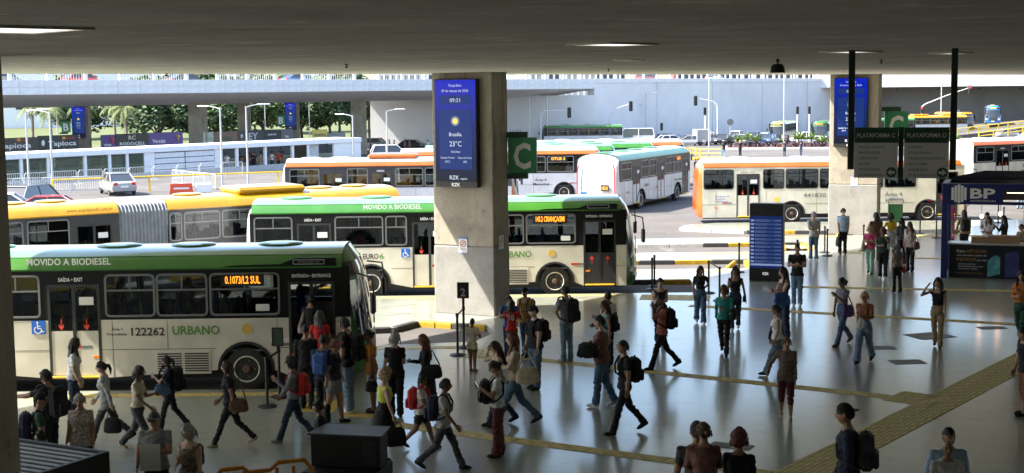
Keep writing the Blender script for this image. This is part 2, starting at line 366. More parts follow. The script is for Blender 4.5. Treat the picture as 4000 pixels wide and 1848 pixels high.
# --- skylights in the slab
m_lite = M('skylight_panel', (.85, .87, .9), .5, var=.05, emit=(1, .99, .95), estr=.28); m_lframe = M('skylight_frame', (.5, .45, .35), .6)
for x, y, a, b, lab in ((-3.9, 10.6, 1.15, .85, 'bright square skylight in the dark ceiling above the left side'), (1.15, 15.9, .75, .55, 'bright skylight in the ceiling right of the middle'),
        (4.95, 20.6, .65, .5, 'small skylight beside the left sign post'), (2.1, 25.0, .28, .3, 'tiny skylight in the ceiling near the bell lamp'), (6.9, 22.2, .5, .35, 'faint skylight right of the sign posts')):
    e = E('skylight', (x, y, CZ), rad(45), lab, 'skylight', 'ceiling skylights')
    MB().rring(-a/2-.06, a/2+.06, -b/2-.06, b/2+.06, .03, .06, -.02, .02).xf(Matrix.Rotation(rad(90), 4, 'X')).build('frame', m_lframe, e)
    MB().box((-a/2, -b/2, -.012), (a/2, b/2, -.004)).build('panel', m_lite, e)
# bell-shaped fitting hanging below the slab
e = E('pendant_lamp', (4.83, 25.6, CZ), 0, 'dark bell shaped lamp hanging from the ceiling', 'lamp')
MB().lathe([(.03, 0), (.03, -.06), (.015, -.07), (.015, -.1)], 10).build('stem', m_black, e)
MB().lathe([(.04, -.09), (.09, -.1), (.12, -.14), (.135, -.24), (.14, -.25), (.11, -.25), (.1, -.2)], 18).build('shade', m_black, e)

# --- tactile paving: ribbed tiles, one by one
m_tac = M('tactile_yellow', (.85, .68, .27), .6, var=.2, scale=5, dirt=.15); m_tac2 = M('tactile_yellow_worn', (.62, .56, .36), .6, var=.2, scale=5); m_tacb = M('tactile_yellow_bright', (.75, .50, .04), .6, var=.15, scale=5, dirt=.1)
m_tacd = M('tactile_base', (.55, .45, .19), .65, var=.25, scale=5)
def tile_mesh(a, mat, rib=4, dots=False):
    mb = MB().box((0, 0, 0), (a-.008, a-.008, .006), 1, c=.002)
    if dots:
        for i in range(4):
            for j in range(4): mb.box((a*(i+.3)/4, a*(j+.3)/4, .006), (a*(i+.7)/4, a*(j+.7)/4, .009))
    else:
        for j in range(rib): mb.box((.01, a*(j+.25)/rib, .005), (a-.02, a*(j+.7)/rib, .0095))
    return mb.mesh('tactile_tile', [mat, m_tacd])
def strip(a, b, wide, size, mat, label, dots=False, skip=0):
    a, b = Vector((*a, .002)), Vector((*b, .002)); d = b - a; L = d.length; n = int(L/size)
    e = E('tactile_strip', a, math.atan2(d.y, d.x), label, 'tactile paving', 'yellow tactile paving strips')
    me = tile_mesh(size, mat, dots=dots)
    for i in range(n):
        for j in range(wide):
            OB('tactile_tile', me, e, (i*size, (j - wide/2)*size, 0))
    return e
strip((-12.0,29.98), (-4.1,29.98), 1, .34, m_tacb, 'bright yellow warning strip along the bus nearest the viewer', True)
strip((-3.45,35.28), (-1.3,35.3), 1, .34, m_tac2, 'pale tactile strip leading to the number two stanchion')
strip((-4.35,28.75), (-3.3,28.75), 3, .35, m_tacb, 'yellow tactile pad beside the stanchions at the bus door')
strip((-3.5,28.0), (-2.3,27.6), 1, .34, m_tacb, 'short yellow strip beyond the black cart')
strip((-1.15,34.45), (0.1,34.3), 3, .36, m_tac2, 'tactile pad behind the barefoot boy')
strip((.1,33.85), (8.0,28.95), 1, .38, m_tac, 'long tactile strip crossing the hall in front of the salmon shirt man')
strip((-2.6,27.2), (4.35,23.2), 1, .38, m_tac, 'tactile strip running from the boy with red backpack to the bottom edge')
strip((4.6,22.9), (13.4,34.6), 2, .42, m_tac, 'wide diagonal tactile path at the right bottom corner')
strip((8.05,28.4), (8.9,29.4), 3, .36, m_tac, 'tactile pad where strip and diagonal path meet')
strip((5.3,41.75), (14.6,37.4), 1, .38, m_tac, 'tactile strip crossing the hall under the woman in khaki trousers')
strip((9.2,45.5), (17.5,43.6), 1, .38, m_tac, 'tactile strip running in front of the blue sales kiosk')
strip((-4.2,44.1), (3.6,44.1), 1, .34, m_tacb, 'bright yellow warning strip along the second green bus', True)
strip((4.0,43.6), (6.3,43.2), 3, .36, m_tac2, 'pale tactile pad right of the second green bus', True)
strip((2.0,49.9), (8.4,49.9), 1, .34, m_tac2, 'pale warning strip on the first narrow island', True)
strip((6.2,55.05), (11.0,55.05), 1, .34, m_tacb, 'yellow warning strip on the second narrow island', True)
strip((11.3,60.9), (14.6,60.95), 1, .34, m_tacb, 'yellow warning strip left of the far column', True)
strip((10.6,57.3), (12.8,56.6), 3, .36, m_tac2, 'tactile pad in front of the man in blue shirt', True)
strip((12.9,55.0), (15.8,54.2), 2, .36, m_tac2, 'tactile pad beside the woman in pink blouse', True)
strip((15.3,61.0), (22.5,60.2), 1, .38, m_tacb, 'yellow strip behind the people at the kiosk')
strip((14.6,52.9), (21.0,51.6), 1, .38, m_tac, 'tactile strip passing behind the sales kiosk')
# floor grates
m_grate = M('grate_iron', (.22, .22, .21), .5, metal=.3, var=.2)
for x, y, a, b, rz, lab in ((10.85, 36.2, 1.1, .9, 20, 'large floor grate under the woman in khaki trousers'), (9.15, 34.6, .75, .5, 0, 'round-cornered floor cover right of the jeans'), (9.3, 32.75, .8, .55, 5, 'floor grate in the open floor near the diagonal path'),
        (12.85, 37.3, .75, .45, 5, 'small floor cover close to the right edge'), (3.95, 25.1, .8, .42, -25, 'striped floor grate behind the curly haired person')):
    e = E('floor_grate', (x, y, .003), rad(rz), lab, 'floor grate', 'floor grates')
    MB().rring(-a/2, a/2, -b/2, b/2, .06, .04, 0, .008).xf(Matrix.Rotation(rad(-90), 4, 'X')).build('frame', m_grate, e)
    me = MB().box((-.012, -b/2+.03, 0), (.012, b/2-.03, .007)).mesh('bar', m_grate)
    for i in range(int(a/.05)-1): OB('bar', me, e, (-a/2+.05+i*.05, 0, 0))
    MB().box((-a/2+.03, -b/2+.03, 0), (a/2-.03, b/2-.03, .002)).build('pit_cover', M('pit_grey', (.18, .18, .17), .6), e)
for x, y, lab in ((-3.55, 42.6, 'upper dark diamond mark on the platform left of the column'), (-3.6, 40.9, 'lower dark diamond mark on the platform left of the column')):
    e = E('floor_patch', (x, y, .002), 0, lab, 'floor patch'); MB().prism([(-.62, 0), (0, -.42), (.62, 0), (0, .42)], 0, .004).build('plate', M('patch_green', (.2, .21, .18), .5), e)
# ================================================================ VIADUCT AND FAR SIDE
UANG = math.atan2(.774, .633); C0 = (-44.6, 147.0, 0)
def on_line(t, s=0., z=0.):   # along the viaduct / towards the station
    return (C0[0] + .633*t + .774*s, C0[1] + .774*t - .633*s, z)
via = E('viaduct', C0, UANG, 'pale road viaduct with marble edge spanning the left background', 'viaduct')
MB().prism([(-10, 6.5), (-10.0, 7.85), (-9.6, 7.85), (-9.6, 7.2), (15.6, 7.2), (15.6, 7.85), (16, 7.85), (16, 6.5), (9, 5.3), (-1, 5.25)], -75, 77, 'yz').build('deck', M('soffit_pale', (.78, .77, .75), .8, var=.06, scale=.6), via, smooth=0)
me = MB().box((.01, -.06, .01), (2.66, 0, .68), c=.012).mesh('marble_panel', m_marble)
for i in range(56):
    for j in range(2): OB('marble_panel', me, via, (-72 + i*2.67, -10.0, 6.5 + j*.68))
me = MB().box((-.2, -.1, 0), (.2, .1, .86), c=.02).mesh('parapet_post', m_white)
for i in range(37): OB('parapet_post', me, via, (-70 + i*4.0, -9.8, 7.85))
MB().box((-72, -9.86, 8.68), (77, -9.74, 8.76)).build('top_rail', m_white, via)
me = MB().box((-.015, -.015, 0), (.015, .015, .8)).mesh('rail_bar', m_steel)
for i in range(37):
    for k in range(12 if i % 3 != 1 else 0): OB('rail_bar', me, via, (-69.6 + i*4.0 + k*.29, -9.8, 7.86))
# retaining wall that closes the viaduct on the right
wal = E('retaining_wall', on_line(77), UANG, 'tall white retaining wall behind the parked cars', 'wall')
MB().box((0, -10, -3), (95, -8.8, 7.85)).build('wall_face', m_wallw, wal)
MB().box((0, -8.8, 6.2), (95, 10, 7.2)).build('deck', m_patch, wal)
MB().box((-.02, -10.12, 7.3), (95, -9.9, 7.9), c=.03).build('coping', m_marble, wal)
me = MB().box((-.22, -.12, 0), (.22, .12, .75), c=.03).mesh('parapet_post', m_white)
for i in range(24): OB('parapet_post', me, wal, (2 + i*3.6, -9.8, 7.9))
MB().box((0, -9.86, 8.68), (95, -9.74, 8.76)).build('top_rail', m_white, wal)
me = MB().box((-.03, -.02, 0), (.03, .02, 9.5)).mesh('wall_joint', m_wallg)
for i in range(1, 6): OB('wall_joint', me, wal, (i*16, -10.005, -2))
# abutment under the deck
ab = MB().box((-.0, 0, -3), (32.2, 1, 5.6)).build('abutment_wall', m_wallw, None, (-19.9, 200.5, 0), rad(-4))
T(ab, 'white abutment wall under the viaduct with a diagonal patch of sun', 'wall')
# columns of the viaduct
for t, s, wd, lab in ((0, 0, 1.6, 'pale viaduct column beside the first far B screen'), (13.4, 2, 2.0, 'wide dark viaduct column behind the purple billboard'), (22.5, -1, 1.5, 'pale viaduct column with a dark side behind the shop roofs'),
        (29.2, 0, 1.5, 'pale viaduct column carrying the second far B screen'), (38.2, 2, 1.9, 'wide dark viaduct column near the abutment')):
    x, y, _ = on_line(t, s)
    e = E('viaduct_column', (x, y, gz(y)), rad(8), lab, 'column', 'viaduct columns')
    MB().box((-wd/2, -.6, 0), (wd/2, .6, 7.6), c=.04).build('shaft', m_conc, e)
# ramp and wall on the far right
m_sunw = m_marble
far = E('overpass', (60, 262, 0), rad(-12), 'sunlit white overpass edge above the dark wall at the far right', 'overpass')
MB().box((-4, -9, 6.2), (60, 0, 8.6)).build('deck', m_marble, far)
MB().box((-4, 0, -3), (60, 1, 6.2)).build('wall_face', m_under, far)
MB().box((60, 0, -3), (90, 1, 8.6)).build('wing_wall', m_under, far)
me = MB().box((-.18, -.02, 0), (.18, .02, .22)).mesh('drain_mark', m_black)
for i in range(7): OB('drain_mark', me, far, (4+i*7.2, -.02, 5.6))
mb = MB(); mb.add([(66, 222, -1.9), (130, 240, 3.6), (130, 250, 3.6), (66, 250, -1.9), (66, 222, -3), (130, 240, -3), (130, 250, -3), (66, 250, -3)], [(0,1,2,3),(0,4,5,1),(1,5,6,2),(3,2,6,7),(0,3,7,4)])
ramp = mb.build('ramp', m_asph, smooth=0, kind='structure')
def railing(name, pts, h, mat, label, nb=1, gap=2.0, r=.05, grp=None):
    e = E(name, pts[0], 0, label, 'railing', grp); o = Vector(pts[0])
    pts = [Vector(p) - o for p in pts]
    for k in range(nb):
        zz = h*(1 - k*.45)
        MB().tube([p + Vector((0, 0, zz)) for p in pts], r, 6).build('rail', mat, e)
    me = MB().box((-r, -r, 0), (r, r, h)).mesh('post', mat)
    for a, b in zip(pts[:-1], pts[1:]):
        n = max(1, int((b-a).length/gap))
        for i in range(n): OB('post', me, e, a + (b-a)*(i/n))
    return e
m_rly = M('railing_yellow', (.75, .5, .04), .5, var=.08)
def rx(x): return -1.9 + 5.5*(x-66)/64
railing('yellow_railing', [(67, 221.8, rx(67)), (76, 224.4, rx(76)), (88, 227.8, rx(88)), (104, 232.3, rx(104))], 1.1, m_rly, 'upper yellow railing on the ramp at the far right', 2, 1.6, .07, 'yellow ramp railings')
railing('yellow_railing', [(71, 214, -1.9), (80, 214.5, -.9), (100, 217, .6)], 1.1, m_rly, 'lower yellow railing below the ramp at the far right', 2, 2, .07, 'yellow ramp railings')
railing('yellow_railing', [(-30.3, 92.85, -.15), (-24.6, 95.6, -.15), (-16.5, 99.5, -.15), (-9, 103, -.2)], 1.05, m_rly, 'long yellow railing above the articulated bus', 1, 3.3, .06)
railing('yellow_railing', [(18.6, 152, -.95), (19.6, 146, -.85), (21.6, 145, -.83)], 1.0, m_rly, 'yellow railing corner behind the orange and white bus', 2, 1.5, .07)
MB().box((0, 0, 0), (3.4, 1.2, .3), c=.1).build('yellow_kerb_block', m_rly, None, (18.4, 142.4, -.85), .1, label='yellow kerb block near the lamp post behind the orange bus', category='kerb')
# planted median
med = E('median', (26.8, 176, -1.35), rad(-7), 'raised planted median with white kerb', 'median')
MB().box((0, 0, -.3), (38, 6, .3), c=.1).build('kerb', m_kw, med); MB().box((.3, .3, .2), (37.6, 5.6, .36), c=.05).build('soil', M('soil', (.10, .05, .035), .95, var=.3), med)
MB().box((-5, -11, -.3), (38, -6, .12), c=.06).build('pavement', m_kw, med)
bbl = MB(); rng = random.Random(3)
for i in range(900):
    x, y = rng.uniform(.4, 37.4), rng.uniform(.4, 5.4); r = rng.uniform(.08, .2); z = .38
    a = rng.uniform(0, PI); bbl.add([(x-r*math.cos(a), y-r*math.sin(a), z), (x+r*math.cos(a), y+r*math.sin(a), z), (x+.7*r*math.cos(a), y+r, z+rng.uniform(.2, .5)), (x-.7*r*math.cos(a), y, z+rng.uniform(.2, .5))], [(0,1,2,3)])
bbl.build('purple_ground_cover', M('purple_leaf', (.045, .018, .03), .8, var=.3), None, (26.8, 176, -1.35), rad(-7), smooth=0, kind='stuff', label='dark purple ground cover on the planted median', category='ground cover')
# grass bank and park beyond the viaduct
mb = MB(); mb.add([(-160, 185, -1.2), (-28, 206, -1.4), (-12, 250, -1.0), (-15, 420, 1.5), (-220, 420, 1.5)], [(0,1,2,3,4)]); mb.build('park_lawn', m_grass, smooth=0, kind='structure')

# --- bus shelter of glass and white steel in front of the viaduct
SA = math.atan2(.78, .625)
sh = E('glass_shelter', (-38.5, 106.7, 0), SA, 'long low white framed glass station building', 'shelter')
def shz(t): return gz(106.7 + .78*t)
m_shw = M('shelter_white', (.72, .74, .78), .4, var=.05)
MB().box((-8, -.25, 1.62), (38.2, 3.4, 2.05), c=.03).build('roof_beam', m_shw, sh)
MB().box((-8, -.2, -1.2), (38.2, .05, -.0)).build('base_wall', M('shelter_base', (.4, .41, .42), .6), sh)
me = MB().box((-.13, -.12, -1), (.13, .12, 1.63), c=.02).mesh('mullion', m_shw)
for t in (-4.5, -1.0, 1.5, 3.85, 7.2, 9.5, 11.2, 13.0, 21.0, 22.8, 26.1, 29.4, 31.3): OB('mullion', me, sh, (t, 0, 0))
for a, b in ((-4.3, -1.2), (-.8, 1.35), (1.7, 3.7), (4.0, 7.0), (7.35, 9.35), (9.65, 11.05), (11.35, 12.85), (29.55, 31.15)):
    MB().box((a, -.02, -.3), (b, .02, 1.6)).build('glass_pane', glass('shelter_glass', (.62, .85, .78), .8), sh)
MB().box((13.1, -.1, -1), (13.9, .1, 1.63)).build('solid_panel', m_shw, sh); MB().box((20.3, -.1, -1), (20.95, .1, 1.63)).build('solid_panel', m_shw, sh)
MB().box((34.6, -.1, -1.2), (38.2, .1, 1.63)).build('solid_panel', m_shw, sh); MB().box((31.4, .3, -1.2), (33, .4, 1.6)).build('door_leaf', M('door_grey', (.45, .47, .5), .5), sh)
for k in range(2):
    for j in range(4):
        MB().box((13.95 + k*3.2, -.08, -.32 + j*.48), (17.05 + k*3.2, -.02, .1 + j*.48), c=.02).build('louvre_panel', M('louvre_white', (.62, .65, .7), .5), sh)
MB().box((-8, 3.3, -1.2), (38, 3.4, .5)).build('rear_wall', M('shelter_rear', (.25, .3, .27), .6), sh)
# shops with billboards under the viaduct
def shop(t0, t1, z0, z1, col, label, texts=(), s=3.0, logo=None):
    x, y, _ = on_line(t0, s); e = E('shop_sign', (x, y, 0), UANG, label, 'billboard', 'billboards of the shops under the viaduct')
    w_ = t1 - t0 - .08
    MB().box((0, 0, z0), (w_, .18, z1), c=.02).build('board', M('board_%.3f_%.3f_%.3f' % col, col, .5, var=.08), e)
    MB().box((0, .2, -1.2), (w_, 4, z0+.3)).build('shop_body', M('shop_dark', (.05, .05, .05), .6), e)
    for tx, x_, z_, h_, wd, c_ in texts: text(e, tx, x_, z_, h_, M('shopink_%.2f_%.2f_%.2f' % c_, c_, .5, var=0), -.012, .02, wd, 'c')
    if logo: logo(e, w_)
    return e
W_ = (.75, .75, .75); Y_ = (.75, .6, .05); R_ = (.6, .05, .04)
def tap_logo(e, w_):
    for zz, k in ((1.72, 1), (.78, .55)):
        MB().ell((.42*k+.1, -.03, zz), (.2*k, .03, .3*k), 10, 6).build('emblem', m_letter_w, e); MB().ell((w_*.62, -.03, zz+.42*k), (.2*k, .02, .16*k), 10, 6).build('emblem', M('emblem_yellow', (.7, .35, .02), .5), e)
shop(-12.6, -7.1, .5, 2.35, (.07, .06, .05), 'left brown snack billboard at the far left', [('Tapioca', 2.9, 1.35, .5, 3.6, W_), ('Show da', 3.6, 1.98, .22, 1.3, R_), ('Tapioca', 2.9, .62, .25, 2.4, W_)], logo=tap_logo)
shop(-7.1, -2.4, .5, 2.45, (.035, .035, .035), 'black snack billboard right next to the brown one', [('Tapioca', 2.7, 1.4, .5, 3.2, W_), ('Show da', 3.5, 2.05, .22, 1.2, R_), ('Tapioca', 2.6, .62, .25, 2.2, W_)], logo=tap_logo)
def pin(c, px_):
    def fn(e, w_): MB().lathe([(.02, -.42), (.2, .02), (.24, .12), (.16, .26), (.03, .3)], 12, (w_*px_, -.03, 1.75)).build('pin_emblem', M('pin_%.2f' % c[0], c, .5), e)
    return fn
shop(.2, 1.95, .3, 2.3, (.10, .05, .20), 'small purple billboard with a red pin', [('vivo', .7, 1.15, .3, .9, W_), ('eronicos', .85, .4, .25, 1.5, Y_)], logo=pin((.6, .1, .1), .75))
shop(1.95, 6.1, .3, 2.35, (.04, .036, .034), 'dark billboard of a mobile phone shop', [('RC', 2.0, 1.72, .42, .9, (.6, .6, .45)), ('RODOCELL', 2.05, 1.15, .32, 3.2, W_), ('CELULAR', 2.05, .85, .2, 1.6, Y_), ('3327-0007', 3.0, .4, .2, 1.6, Y_)])
shop(6.1, 10.6, .35, 2.35, (.12, .07, .25), 'wide purple billboard with white lettering', [('Veredas', 1.25, 1.25, .42, 1.7, W_), ('vivo', 3.8, .62, .24, .6, W_)], logo=pin((.7, .45, .2), .85))
shop(13.3, 14.8, .3, 2.2, (.45, .47, .4), 'narrow pale billboard beside the dark column', [('GICA', .75, 1.3, .3, 1.0, (.1, .3, .1))])
shop(14.8, 18.2, .25, 2.2, (.20, .11, .08), 'brown billboard with an oval badge', [('DESPACHO', 1.7, 1.05, .3, 1.5, (.5, .45, .35))], logo=lambda e, w_: MB().lathe([(.9, -.03), (.9, -.01)], 20, (0, 0, 0), 'y').xf(Matrix.Translation((w_/2, 0, 1.15)) @ Matrix.Scale(.6, 4, (0, 0, 1))).build('oval_badge', M('badge', (.09, .09, .05), .5), e))
shop(18.2, 22.0, .25, 2.2, (.05, .05, .055), 'dark billboard with apple shapes and large initials', [('EY', 2.2, 1.15, .8, 1.4, (.5, .5, .55)), ('STORE', 2.3, .75, .22, 1.0, W_)], logo=lambda e, w_: [MB().ell((.5, -.02, zz), (.2, .03, .24), 10, 6).build('apple_shape', M('apple_grey', (.5, .5, .5), .5), e) for zz in (1.6, .85)])
shop(22.0, 24.6, .25, 2.2, (.02, .022, .03), 'black shop front with a lit strip below', [('BOMBONIERE', 1.2, 1.55, .18, 1.3, W_)])
shop(24.6, 26.5, .25, 2.2, (.12, .12, .14), 'grey shop front left of the second B screen', [('TIM', .8, 1.2, .25, .6, W_)])
shop(29.6, 32.0, .3, 2.0, (.62, .5, .12), 'yellow billboard with black script lettering', [('América', 1.1, 1.2, .4, 1.9, (.05, .05, .05))])
shop(32.0, 35.0, .1, 1.5, (.22, .23, .24), 'low grey kiosk right of the yellow billboard')
# ================================================================ BUSES
def P_(n, c, rough=.28): return M(n, c, rough, var=.06, coat=.9, dirt=.14, scale=1.4)
p_green = P_('bus_green', (.04, .18, .018)); p_cream = P_('bus_cream', (.66, .63, .53)); p_silver = P_('bus_silver', (.55, .56, .58)); p_yellow = P_('bus_yellow', (.56, .29, .006))
p_orange = P_('bus_orange', (.52, .11, .01)); p_white = P_('bus_white', (.62, .62, .63)); p_grey = M('bus_graphite', (.045, .045, .05), .35, var=.06, coat=.1, dirt=.1); p_band = M('bus_window_band', (.012, .012, .013), .25, var=.05, spec=.35); p_blue = P_('bus_blue', (.03, .22, .6))
p_sheen = P_('bus_green_sky_sheen', (.17, .30, .16)); p_lime = P_('bus_lime', (.35, .42, .12)); m_seat = M('bus_seat', (.03, .06, .16), .7); m_inner = M('bus_inner_floor', (.08, .08, .085), .7); m_pole = M('pole_yellow', (.7, .5, .02), .4, var=0)  # pale green roof caps: sky reflection and sun glare painted in as colour
m_tyre = M('tyre', (.03, .029, .027), .85, var=.2, scale=8); m_rim = M('rim_pale', (.7, .66, .56), .5, metal=0., var=.2, scale=8, dirt=.15); m_hub = M('hub_rust', (.12, .07, .045), .7, var=.2); m_alu = M('window_trim', (.22, .22, .22), .35, metal=.4, var=0)
m_arr = M('arrow_red', (.7, .06, .03), .5, var=0); m_paper = M('paper_white', (.7, .7, .68), .6, var=0); m_urb = M('urbano_green', (.10, .26, .05), .5, var=0); m_gold = M('gold_disc', (.65, .42, .10), .5, var=.05)
m_headl = M('headlight_glass', (.75, .78, .8), .08, var=0, coat=1)
def wheel_meshes():
    ty = MB().lathe([(.28, -.13), (.40, -.145), (.47, -.12), (.50, -.06), (.505, 0), (.50, .06), (.47, .12), (.40, .145), (.28, .13)], 28, axis='y')
    ri = MB().lathe([(.02, -.115), (.10, -.115), (.115, -.085), (.16, -.08), (.225, -.085), (.25, -.10), (.28, -.15), (.30, -.145), (.30, .1), (.02, .1)], 28, axis='y')
    for k in range(10):
        a = 2*PI*k/10; ri.lathe([(.018, -.13), (.02, -.07)], 6, (.185*math.cos(a), 0, .185*math.sin(a)), 'y', 1 if k % 2 else 0)
    hb = MB().lathe([(.02, -.17), (.075, -.165), (.1, -.12), (.1, -.02)], 14, axis='y')
    return ty.mesh('tyre', m_tyre), ri.mesh('rim', [m_rim, m_black]), hb.mesh('hub', m_hub)
WH = wheel_meshes(); m_seam = M('seam_dark', (.16, .155, .14), .6, var=0)
HATCH = {}
def roofz(y, g=2.8, h=.37):
    t = min(abs(y)/1.25, 1); return g + h*(1 - t**3.2)**.6
def arrow(p, x, z, up, s=.17):
    sg = 1 if up else -1
    pts = [(-.035, -.5), (.035, -.5), (.035, .15), (.22, -.05), (.22, .18), (0, .5), (-.22, .18), (-.22, -.05), (-.035, .15)]
    MB().prism([(x + a*s*1.6, z + sg*b*s*1.6) for a, b in pts], -1.292, -1.288, 'xz').build('arrow_sign', m_arr, p, smooth=0)
def wheelchair(p, x, z, s, y=-1.262):
    MB().box((x, y-.001, z), (x+s, y+.008, z+s)).build('access_sign', m_blue, p)
    mb = MB(); yy = y-.004
    n = 20; v = []; f = []
    for k in range(n+1):
        a = rad(120 + 265*k/n); v += [(x+s*(.46+.22*math.cos(a)), yy, z+s*(.32+.22*math.sin(a))), (x+s*(.46+.29*math.cos(a)), yy, z+s*(.32+.29*math.sin(a)))]
    f = [(2*k, 2*k+1, 2*k+3, 2*k+2) for k in range(n)]
    mb.add(v, f)
    for q in ([(.40,.78),(.48,.78),(.50,.40),(.42,.40)], [(.42,.46),(.42,.38),(.70,.38),(.70,.46)], [(.64,.44),(.72,.44),(.84,.16),(.76,.14)], [(.44,.62),(.44,.56),(.66,.56),(.66,.62)], [(.76,.2),(.76,.13),(.92,.16),(.9,.22)]):
        mb.add([(x+s*a, yy, z+s*b) for a, b in q], [(0,1,2,3)])
    mb.add([(x+s*(.44+.075*math.cos(2*PI*k/12)), yy, z+s*(.87+.075*math.sin(2*PI*k/12))) for k in range(12)], [tuple(range(12))])
    mb.build('access_symbol', m_letter_w, p, smooth=0)
def side_panel(e, sgn, L, xw, doors, mat, zt=1.66, xa=.25, xb=None, z0=.35):
    """lower side skin with wheel arches, split where doors are"""
    xb = xb if xb is not None else L - .42
    cuts = sorted(doors); segs = []; a = xa
    for d0, d1 in cuts:
        if d0 > a: segs.append((a, d0))
        a = d1
    segs.append((a, xb))
    for a, b in segs:
        pts = [(a, z0)]
        for c in sorted(xw):
            if a < c < b:
                for k in range(13):
                    t = PI - PI*k/12; pts.append((min(max(c + .60*math.cos(t), a+.01), b-.01), max(.5 + .60*math.sin(t), z0)))
        pts += [(b, z0), (b, zt), (a, zt)]
        y0 = -1.25*sgn; MB().prism(pts, y0, y0 + .04*sgn, 'xz').build('side_panel', mat, e, smooth=0)
        for c in xw:
            if a < c < b:   # wheel housing
                mb = MB(); n = 12; v = []
                for k in range(n+1):
                    t = PI - PI*k/n
                    for r in (.58, .64): v.append((c + r*math.cos(t), y0 - .015*sgn, .5 + r*math.sin(t)))
                for k in range(n+1):
                    t = PI - PI*k/n; v.append((c + .60*math.cos(t), y0 + .45*sgn, .5 + .60*math.sin(t)))
                f = [(2*k, 2*k+2, 2*k+3, 2*k+1) for k in range(n)] + [(2*k, 2*(n+1)+k, 2*(n+1)+k+1, 2*k+2) for k in range(n)]
                mb.add(v, f).build('wheel_arch', m_rubber, e)
def side_windows(e, sgn, wins, band, L, doors, zb=1.66, zt=2.8, xa=.25, xb=None, trim=None, band_z1=2.8, split=.62):
    xb = xb if xb is not None else L - .42
    y0 = -1.25*sgn; y1 = y0 + .04*sgn
    blocks = sorted([(a, b, 'w') for a, b in wins] + [(a, b, 'd') for a, b in doors])
    mb = MB(); x = xa
    for a, b, k in blocks:
        if a > x: mb.box((x, min(y0, y1), zb), (a, max(y0, y1), zt))
        if k == 'w':
            mb.box((a, min(y0, y1), zb), (b, max(y0, y1), 1.74)); mb.box((a, min(y0, y1), 2.66), (b, max(y0, y1), zt))
        else: mb.box((a, min(y0, y1), 2.45), (b, max(y0, y1), zt))
        x = b
    if x < xb: mb.box((x, min(y0, y1), zb), (xb, max(y0, y1), zt))
    mb.build('window_band', band, e, smooth=0)
    for a, b in wins:
        w_ = MB().rring(a-.02, b+.02, 1.72, 2.68, .12, .045, y0 - .012*sgn, y0 + .03*sgn)
        w_.box((a+.02, min(y0-.008*sgn, y0+.02*sgn), 1.72+.96*split-.018), (b-.02, max(y0-.008*sgn, y0+.02*sgn), 1.72+.96*split+.018))
        m_ = (a+b)/2
        w_.box((m_-.015, min(y0-.006*sgn, y0+.02*sgn), 1.72+.96*split), (m_+.015, max(y0-.006*sgn, y0+.02*sgn), 2.66))
        wo = w_.build('window', trim or m_alu, e)
        MB().box((a+.01, min(y0+.012*sgn, y0+.018*sgn), 1.75), (b-.01, max(y0+.012*sgn, y0+.018*sgn), 2.65)).build('pane', m_busglass, wo)
def door(e, a, b, band, low, arrows='down', leaf_paper=True, opened=False):
    """double leaf door on the right hand side"""
    y = -1.25; mid = (a+b)/2
    d = MB().rring(a, b, .36, 2.46, .03, .06, y-.01, y+.05).box((mid-.04, y-.012, .4), (mid+.04, y+.05, 2.43)).build('door', m_dark, e)
    if opened: return d
    for x0, x1 in ((a+.06, mid-.04), (mid+.04, b-.06)):
        MB().box((x0, y+.0, 1.42), (x1, y+.012, 2.42)).build('pane', m_busglass, d)
        MB().box((x0, y-.002, .42), (x1, y+.03, 1.42)).build('door_leaf', low, d)
        c = (x0+x1)/2
        if arrows: arrow(d, c, 1.57 if arrows == 'down' else 1.2, arrows == 'up', .16)
        if leaf_paper and x0 > mid: MB().box((c-.16, y-.004, 2.0), (c+.16, y-.001, 2.18)).build('notice', m_paper, d)
        MB().tube([(c, y-.02+.05, 1.45), (c, y+.05, 1.95)], .014, 6).build('grab_bar', m_pole, d)
    MB().box((a+.05, y-.06, .36), (b-.05, y+.02, .41), c=.01).build('door_step', m_yellowpaint, d)
    return d
